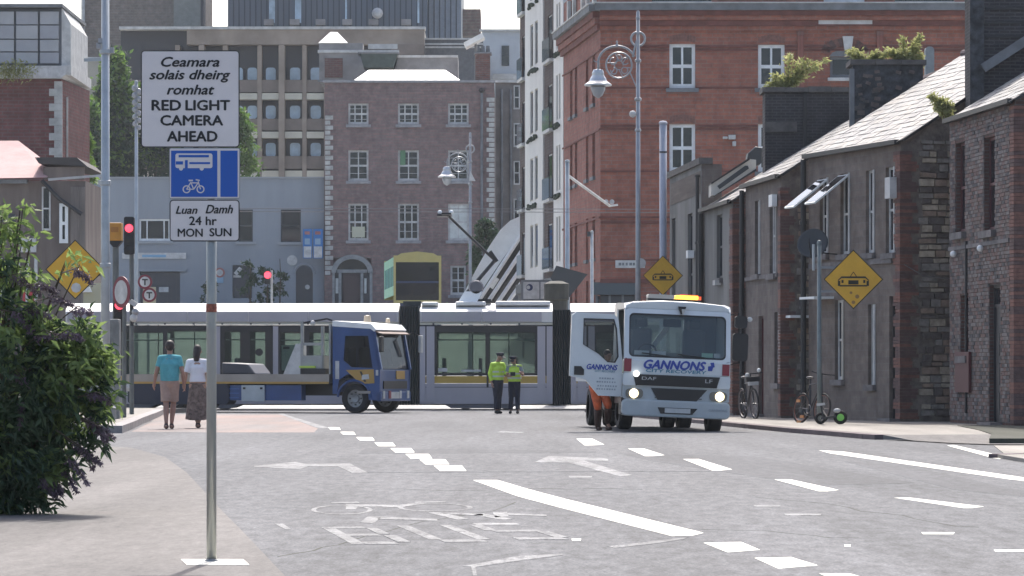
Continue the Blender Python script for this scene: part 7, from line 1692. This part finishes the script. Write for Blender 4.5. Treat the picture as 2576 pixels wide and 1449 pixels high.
hd = Vector(J['head']); b = MB(); b.ball(tuple(hd + up * .025 - f * .02), .088, .1, .112, 14, 10); b.tube([hd - f * .05, hd - f * .10 - up * .12, hd - f * .10 - up * .22], [.085, .075, .05], 12); remeshed(b, 'hair', HAIRD, root, .012, 1)
# two officers in hi-vis standing by the tram
def hivis(root, J, sleeves, m=HIV):
    v = shirt(root, J, m, sleeves, loose=.030, name='hivis_jacket' if sleeves > 1 else 'hivis_vest', drop=.02)
    ch = Vector(J['chest']); pv = Vector(J['pelvis'])
    for z in (pv.z + .11, pv.z + .24): MB().lathe([(1, -.022), (1, .022)], (0, 0, 0), 24).build('reflective_band', HIVR, v).scale = (.21, .155, 1); v.children[-1].location = (0, ch.y, z)
    return v
def cap(root, J, f, sd_, up, m):
    hd = Vector(J['head']); b = MB(); b.ball(tuple(hd + up * .065 - f * .005), .098, .105, .06, 14, 8); b.lathe([(.09, .02), (.125, .085), (.12, .105), (.001, .115)], tuple(hd), 18); c_ = b.build('cap', m, root, smooth=True)
    b = MB(); b.bar(hd + f * .08 + up * .045, hd + f * .155 + up * .02, .14, .012); b.build('cap_peak', BLK, c_)
p = G(1252, 1041); J = base_pose(); J.update(head=(.05, -.05, 1.62), hpL=(-.07, 0, .92), hpR=(.07, 0, .92), knL=(-.06, -.02, .5), knR=(.05, .0, .5), anL=(-.03, .03, .09), anR=(.05, .03, .09), elL=(-.25, .02, 1.13), wrL=(-.235, -.06, .88), elR=(.235, -.05, 1.15), wrR=(.16, -.26, 1.14), skin=SKIN2, cw=.18, ww=.155)
root, f, sd_, up = person('officer in long-sleeved yellow hi-vis jacket and cap, left of the pair', (p[0], p[1], .005), R(32), 1.74, J, 20, 25)
hivis(root, J, 1.8); trousers(root, J, NAVY, 1.9); shoes(root, J, BLK); cap(root, J, f, sd_, up, NAVY)
p = G(1294, 1041); J = base_pose(); J.update(head=(-.03, -.05, 1.60), hpL=(-.08, 0, .92), hpR=(.08, 0, .92), knL=(-.09, -.02, .5), knR=(.09, .0, .5), anL=(-.12, .03, .09), anR=(.10, .03, .09), elL=(-.25, -.02, 1.13), wrL=(-.13, -.24, 1.12), elR=(.26, -.03, 1.15), wrR=(.24, -.22, 1.20), skin=SKIN, cw=.175, ww=.15)
root, f, sd_, up = person('officer in hi-vis vest over grey-blue short sleeves, right of the pair', (p[0], p[1], .005), R(-8), 1.66, J, -12, 35)
shirt(root, J, GREYSH, .6, loose=.016, name='shirt'); hivis(root, J, .12); trousers(root, J, NAVY, 1.9); shoes(root, J, BLK); cap(root, J, f, sd_, up, NAVY)
MB().box(-.07, .07, -.36, -.30, 1.12, 1.24).build('radio', BLK, root)
# driver half hidden behind the truck door
YDv = 71.0; J = base_pose(); J.update(cw=.175, pelvis=(0, .05, .93), chest=(.10, -.05, 1.24), neck=(.15, -.08, 1.44), head=(.18, -.10, 1.60), shL=(-.07, -.06, 1.38), shR=(.29, -.06, 1.36), elL=(-.13, -.14, 1.12), elR=(.36, -.16, 1.12), wrL=(.02, -.30, 1.05), wrR=(.42, -.34, 1.1), knL=(-.06, -.10, .50), anL=(.02, .06, .09), knR=(.16, -.16, .53), anR=(.24, .03, .16), skin=SKIN2)
root, f, sd_, up = person('driver in orange work trousers mostly hidden behind the open truck door', (PX(1505, YDv), YDv, .0), R(25), 1.62, J, 10, 10)
ORT = mat('orange_work_trousers', (.50, .10, .035), .8, var=.25, scale=9)
shirt(root, J, mat('navy_shirt', (.02, .025, .05), .8), 1.7, name='work_shirt'); v_ = shirt(root, J, HIV, .12, loose=.03, name='hivis_vest'); trousers(root, J, ORT, 1.15, loose=.028); shoes(root, J, mat('brown_boots', (.05, .025, .02), .8))
for sfx in ('L', 'R'):
    kn, an = Vector(J['kn' + sfx]), Vector(J['an' + sfx]); MB().tube([kn.lerp(an, .1), kn.lerp(an, .6), an], [.085, .08, .065], 12).build('tall_boot', MATS['brown_boots'], root, smooth=True)
hd = Vector(J['head']); b = MB(); b.ball(tuple(hd + up * .03 - f * .02), .087, .098, .108, 14, 10); remeshed(b, 'hair', HAIRD, root, .012, 1)
# ================= PLANTS =================
def leafmat(name, c1, c2, c3=None, trans=.35, rough=.5, scale=1.7):
    m = bpy.data.materials.new(name); m.use_nodes = True; MATS[name] = m
    n = m.node_tree.nodes; l = m.node_tree.links; b = n['Principled BSDF']; b.inputs['Roughness'].default_value = rough; b.inputs['Specular IOR Level'].default_value = .4
    g = n.new('ShaderNodeNewGeometry'); t = n.new('ShaderNodeTexNoise'); t.inputs['Scale'].default_value = scale; t.inputs['Detail'].default_value = 5; t.inputs['Roughness'].default_value = .75; l.new(g.outputs['Position'], t.inputs['Vector'])
    rp = n.new('ShaderNodeValToRGB'); l.new(t.outputs[0], rp.inputs[0]); rp.color_ramp.elements[0].position = .36; rp.color_ramp.elements[0].color = (*c1, 1); rp.color_ramp.elements[1].position = .62; rp.color_ramp.elements[1].color = (*c2, 1)
    if c3: e = rp.color_ramp.elements.new(.74); e.color = (*c3, 1)
    l.new(rp.outputs[0], b.inputs['Base Color'])
    tl = n.new('ShaderNodeBsdfTranslucent'); mx = n.new('ShaderNodeHueSaturation'); mx.inputs['Saturation'].default_value = 1.1; mx.inputs['Value'].default_value = 1.35; l.new(rp.outputs[0], mx.inputs['Color']); l.new(mx.outputs[0], tl.inputs[0])
    ms = n.new('ShaderNodeMixShader'); ms.inputs[0].default_value = trans; l.new(b.outputs[0], ms.inputs[1]); l.new(tl.outputs[0], ms.inputs[2]); l.new(ms.outputs[0], n['Material Output'].inputs[0])
    return m
def leaves(centers, dirs, L, W, bend=.25, rng_=rng, jl=.35):
    """many lanceolate leaves: four points each with a fold, as one array"""
    n = len(centers); d = dirs / np.linalg.norm(dirs, axis=1, keepdims=True)
    r = rng_.normal(size=(n, 3)); s = np.cross(d, r); s /= np.linalg.norm(s, axis=1, keepdims=True) + 1e-9; nn = np.cross(s, d)
    Ls = L * (1 + jl * rng_.uniform(-1, 1, (n, 1))); Ws = W * (1 + jl * rng_.uniform(-1, 1, (n, 1)))
    p0 = centers; pm = centers + d * Ls * .45 + nn * Ls * bend * .35; p2 = centers + d * Ls - np.array([0, 0, 1]) * Ls * bend * .5
    v = np.stack([p0, pm + s * Ws * .5, p2, pm - s * Ws * .5], 1).reshape(-1, 3)
    i = np.arange(n)[:, None] * 4; f = np.concatenate([np.stack([i[:, 0], i[:, 0] + 1, i[:, 0] + 2], 1), np.stack([i[:, 0], i[:, 0] + 2, i[:, 0] + 3], 1)])
    return v, f
def mesh_np(name, v, f, m, parent, stuff=True):
    me = bpy.data.meshes.new(name); me.from_pydata(v.tolist(), [], f.tolist()); me.materials.append(m); o = bpy.data.objects.new(name, me); COL.objects.link(o); o.parent = parent
    if stuff: o['kind'] = 'stuff'
    return o
# --- the big buddleia at the left edge ---
Yb = 28.0; Sb = sc(Yb)
BUSH = thing('butterfly_bush', 'big leafy butterfly bush with drooping flower spikes overhanging the left pavement', 'bush', (PX(-60, Yb), Yb + .4, 0))
def bq(px, py, dy=0): return np.array([PX(px, Yb) - PX(-60, Yb), dy - .4, PZ(py, Yb)])
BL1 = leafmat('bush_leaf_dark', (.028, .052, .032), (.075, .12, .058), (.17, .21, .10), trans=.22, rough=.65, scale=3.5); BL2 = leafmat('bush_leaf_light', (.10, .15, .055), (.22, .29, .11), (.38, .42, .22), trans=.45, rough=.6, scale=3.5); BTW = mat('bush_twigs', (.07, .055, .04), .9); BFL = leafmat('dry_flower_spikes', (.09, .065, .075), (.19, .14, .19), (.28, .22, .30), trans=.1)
# outline of the mass in print pixels: each lobe = centre, radius x, radius y, leaf count, lightness
lobes = [(-20, 1130, 150, 150, 2600, 0), (80, 1190, 90, 85, 1000, 0), (10, 960, 140, 120, 1700, .12), (110, 1010, 105, 100, 1300, .25), (185, 950, 90, 100, 900, .7), (205, 1070, 70, 70, 520, .4), (225, 862, 55, 45, 300, .8), (30, 840, 100, 70, 650, .45), (110, 815, 60, 40, 230, .5),
         (8, 665, 60, 34, 190, .9), (72, 690, 55, 20, 90, .85), (12, 560, 34, 40, 120, .95), (185, 662, 34, 9, 26, .9), (0, 750, 45, 40, 150, .5), (150, 1150, 55, 55, 260, .2), (50, 1250, 80, 36, 450, 0), (245, 960, 40, 60, 170, .75), (258, 1020, 26, 26, 60, .6), (130, 905, 85, 50, 420, .45), (-50, 1240, 120, 60, 800, 0), (60, 608, 22, 20, 40, .9), (55, 528, 14, 8, 14, .9), (140, 845, 50, 30, 120, .6), (255, 905, 30, 30, 70, .85)]
C1 = []; D1 = []; C2 = []; D2 = []; TW = MB()
rb = np.random.default_rng(11)
root0 = np.array([0, 0, .0])
for (cx, cy, rxx, ryy, cnt_, light) in lobes:
    c = bq(cx, cy, 0); a = rxx / Sb; bz = ryy / Sb; dy = min(a, .42)
    ncl = max(6, cnt_ // 32)
    u = rb.normal(size=(ncl, 3)); u /= np.linalg.norm(u, axis=1, keepdims=True); rad = rb.uniform(.25, 1.0, (ncl, 1)) ** .6
    cl = c + u * rad * np.array([a, dy, bz]); 
    for q in cl:
        k = cnt_ // ncl; out = (q - c) / np.array([a, dy, bz]); 
        sp = rb.normal(size=(k, 3)) * np.array([.042, .05, .038]) * (1 + .25 * (light > .5)); pts = q + sp
        dr = rb.normal(size=(k, 3)) * .75 + out * .55 + np.array([.25, -.1, -.25])
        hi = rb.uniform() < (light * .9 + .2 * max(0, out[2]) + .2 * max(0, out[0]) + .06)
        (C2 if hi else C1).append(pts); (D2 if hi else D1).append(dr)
    for q in cl[: max(3, ncl // 7)]:
        mid = (root0 + q) / 2 + np.array([0, 0, .18]); TW.tube([tuple(root0 + rb.normal(size=3) * .05 * np.array([1, 1, 0])), tuple(mid), tuple(q)], [.016, .010, .004], 5)
TW.build('branches', BTW, BUSH)
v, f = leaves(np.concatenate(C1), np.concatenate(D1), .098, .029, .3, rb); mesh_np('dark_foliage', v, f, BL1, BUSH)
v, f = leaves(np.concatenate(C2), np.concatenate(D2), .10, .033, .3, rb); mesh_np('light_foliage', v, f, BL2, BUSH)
# arching and drooping spikes
spk = [((150, 1120), (205, 1170), (232, 1215)), ((140, 1150), (180, 1200), (200, 1235)), ((120, 1170), (150, 1215), (162, 1240)), ((170, 1100), (235, 1140), (262, 1165)), ((200, 1050), (262, 1075), (275, 1110)), ((90, 1190), (128, 1215), (150, 1250)), ((170, 690), (208, 672), (236, 715)), ((130, 860), (180, 830), (220, 855)), ((40, 800), (90, 770), (135, 800)), ((60, 880), (120, 830), (165, 850)), ((150, 1080), (220, 1130), (240, 1180)),
       ((0, 700), (60, 690), (100, 740)), ((10, 780), (60, 790), (85, 835)), ((90, 930), (150, 930), (175, 990)), ((0, 960), (50, 930), (90, 975)), ((200, 1000), (250, 985), (280, 1010)), ((180, 1040), (240, 1060), (290, 1100)), ((30, 1000), (70, 1010), (60, 1070)), ((160, 800), (200, 770), (240, 790)), ((100, 760), (150, 745), (190, 770)), ((60, 720), (110, 715), (150, 735))]
CS = []; DS = []; TW = MB()
for s_ in spk:
    a, m_, e = [bq(*q, dy=rb.uniform(-.35, -.05)) for q in s_]
    TW.tube([tuple(a), tuple(m_), tuple(e)], [.006, .005, .002], 4)
    for t in np.linspace(.35, 1, 46):
        q = (1 - t) ** 2 * a + 2 * t * (1 - t) * m_ + t * t * e; k = 5; wd = .018 * (1.25 - t * .8)
        CS.append(q + rb.normal(size=(k, 3)) * wd); DS.append(rb.normal(size=(k, 3)) + np.array([.2, 0, -.8]))
TW.build('flower_stems', BTW, BUSH)
v, f = leaves(np.concatenate(CS), np.concatenate(DS), .026, .014, .1, rb); mesh_np('flower_spikes', v, f, BFL, BUSH)
# --- trees behind the grey building ---
def tree(name, label, px, Y, ptop, pbot, rpx, mA, mB_, n=5200, conic=False, group=None, lf=.42, seed=1):
    r_ = np.random.default_rng(seed); z0 = gz(Y); t = thing(name, label, 'tree', (PX(px, Y), Y, z0), group=group)
    zt = PZ(ptop, Y) - z0; zb = PZ(pbot, Y) - z0; rr = rpx * Y / F
    tr = MB().tube([(0, 0, 0), (.1, 0, zb), (.15, .1, zt * .6), (.1, 0, zt * .92)], [min(.32, rr * .12), min(.26, rr * .1), min(.15, rr * .06), .02], 8); 
    CA = []; DA = []; CB = []; DB = []
    ncl = n // 34
    for i in range(ncl):
        h_ = r_.uniform(0, 1) ** (.85); z = zb + (zt - zb) * h_
        prof = math.sqrt(max(.02, 1 - (h_ * .96) ** 2.2)) if not conic else (1 - h_) ** .7 * (.35 + .65 * min(1, h_ * 6)) + .05
        prof = prof * (1 + .16 * math.sin(h_ * 23 + seed))
        a = r_.uniform(0, 2 * math.pi); rad = rr * prof * r_.uniform(.25, 1.0) ** .5
        q = np.array([rad * math.cos(a), rad * math.sin(a) * .8, z]); cs = rr * .16
        k = 34; pts = q + r_.normal(size=(k, 3)) * cs * np.array([1, 1, .8]); dr = r_.normal(size=(k, 3)) + q / (rr + 1e-6) * np.array([.5, .5, 0]) + np.array([0, 0, .2])
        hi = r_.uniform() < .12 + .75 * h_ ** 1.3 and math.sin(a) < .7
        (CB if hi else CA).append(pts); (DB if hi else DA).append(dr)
        if i % 9 == 0: tr.tube([(.1, 0, max(zb * .8, z - rr * .8)), tuple(q * .6 + np.array([0, 0, z * .4 - .2])), tuple(q)], [min(.09, rr * .04), min(.05, rr * .03), .01], 5)
    tr.build('trunk', BTW, t)
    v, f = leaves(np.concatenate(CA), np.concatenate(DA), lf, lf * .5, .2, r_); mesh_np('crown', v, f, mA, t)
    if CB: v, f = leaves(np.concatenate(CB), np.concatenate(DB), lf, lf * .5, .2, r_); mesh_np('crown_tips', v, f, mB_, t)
    return t
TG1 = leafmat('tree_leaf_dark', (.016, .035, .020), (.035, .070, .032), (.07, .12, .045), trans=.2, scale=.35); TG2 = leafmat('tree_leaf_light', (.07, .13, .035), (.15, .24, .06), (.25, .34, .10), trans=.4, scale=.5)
tree('leafy_tree', 'tall dark green tree with yellow-green top, left of the camera sign', 285, 256, 140, 470, 68, TG1, TG2, 11000, True, seed=3)
tree('leafy_tree', 'lower round tree between the tall post and the beige annex', 222, 250, 270, 470, 40, TG1, TG2, 4200, seed=5)
tree('leafy_tree', 'dark tree seen in the gap below the camera sign', 385, 258, 215, 470, 62, TG1, TG2, 5500, seed=6)
tree('leafy_tree', 'tree whose light green edge shows just right of the camera sign', 592, 262, 285, 470, 52, TG2, TG2, 3200, seed=8)
tree('small_dark_tree', 'small dark bushy tree beside the lamp lantern against the bridge arch', 1222, 205, 560, 720, 38, TG1, TG1, 2600, seed=9, lf=.3)
tree('leafy_tree', 'pale bushes at the foot of the brick building left of the tall post', 205, 160, 330, 470, 26, TG2, TG2, 1500, seed=12, lf=.3)
# shrubs in front of the grey building
for i, (px, pt, rp_) in enumerate(((1010 - 385, 660, 26), (668, 665, 20), (700, 640, 22), (525, 700, 22))):
    t = tree('wall_shrub', ('thin dark shrub against the grey building left of the far traffic light', 'thin shrub directly behind the far traffic light', 'thin shrub between the far traffic light and the arched door', 'spiky dark shrub beside the sign pole above the tram roof')[i], px, 236, pt, 770, rp_, TG1, TG1, 420, seed=20 + i, lf=.26, group='shrubs in front of the grey building'); t['category'] = 'shrub'
# --- weeds rooted on the chimneys and in the gutter ---
WL1 = leafmat('weed_leaf', (.20, .21, .09), (.36, .37, .18), (.50, .49, .29), trans=.5, scale=3)
def weed(name, label, px, py, Y, fronds, n=36, L=.12):
    r_ = np.random.default_rng(int(px)); t = thing(name, label, 'plant', (PX(px, Y), Y + .3, PZ(py, Y)), group='weeds growing on chimneys and gutters')
    st = MB(); C = []; D = []
    for (ex, ey, wd) in fronds:
        e = np.array([(ex - px) * Y / F, r_.uniform(-.15, .1), (py - ey) * Y / F]); m_ = e * .5 + np.array([0, 0, .10 + .1 * abs(e[0])])
        st.tube([(0, 0, -.05), tuple(m_), tuple(e)], [.012, .008, .003], 5)
        for tt in np.linspace(.15, 1, n):
            q = (1 - tt) ** 2 * 0 + 2 * tt * (1 - tt) * m_ + tt * tt * e; k = 4
            C.append(q + r_.normal(size=(k, 3)) * wd * Y / F * (.35 + .5 * math.sin(tt * 3.1))); D.append(r_.normal(size=(k, 3)) + e / (np.linalg.norm(e) + 1e-6))
    st.build('stems', BTW, t); v, f = leaves(np.concatenate(C), np.concatenate(D), L, L * .36, .3, r_); mesh_np('leaves', v, f, WL1, t)
weed('chimney_weed', 'spreading yellow-green weed on the left end of the brick chimney', 1985, 222, 90.4, [(1945, 210, 9), (1950, 190, 7), (1988, 135, 8), (2020, 150, 9), (2040, 155, 9), (2085, 148, 7), (2010, 180, 12), (1925, 222, 6), (2060, 165, 8), (1975, 200, 10)])
weed('chimney_weed', 'low spreading weed on the left end of the rubble chimney cap', 2185, 158, 85.2, [(2140, 128, 7), (2160, 148, 8), (2210, 135, 7), (2245, 130, 8), (2200, 150, 9), (2150, 140, 8), (2225, 142, 8)])
weed('chimney_weed', 'upright bushy weed on the right end of the rubble chimney beside the vent duct', 2280, 165, 85.2, [(2255, 130, 8), (2275, 95, 7), (2320, 88, 7), (2310, 120, 9), (2290, 140, 10), (2322, 140, 9), (2245, 135, 7), (2300, 160, 11), (2318, 165, 10)], n=42)
weed('gutter_weed', 'dry yellow weed sprouting where the two slate roofs meet', 2380, 282, 76.4, [(2345, 240, 6), (2360, 262, 8), (2378, 262, 8), (2390, 268, 7), (2368, 275, 9), (2385, 285, 7)], n=36)
tf = thing('moss_tuft', 'yellow moss and grass tuft at the left corner of the panelled building', 'plant', (PX(30, 149), 149, PZ(180, 149)))
r_ = np.random.default_rng(4); C = r_.normal(size=(500, 3)) * np.array([.45, .1, .2]); v, f = leaves(C, r_.normal(size=(500, 3)) + np.array([0, 0, 1]), .2, .06); mesh_np('tuft_leaves', v, f, WL1, tf)
# ---------------- remove construction leftovers, number repeats ----------------
for o in list(bpy.data.objects):
    if o.type == 'EMPTY' and not o.children and 'label' not in o: bpy.data.objects.remove(o)

# ---------------- thin summer haze over the whole place ----------------
hz = MB().box(-420, 420, -45, 700, -1.5, 52).build('haze', mat('haze_shell', (1, 1, 1)), None)
hm = bpy.data.materials.new('haze_air'); hm.use_nodes = True; n_ = hm.node_tree.nodes; n_.remove(n_['Principled BSDF'])
pv_ = n_.new('ShaderNodeVolumePrincipled'); pv_.inputs['Color'].default_value = (.86, .92, 1.0, 1); pv_.inputs['Density'].default_value = .00014; pv_.inputs['Anisotropy'].default_value = .3
hm.node_tree.links.new(pv_.outputs[0], n_['Material Output'].inputs['Volume'])
hz.data.materials.clear(); hz.data.materials.append(hm); hz['kind'] = 'stuff'
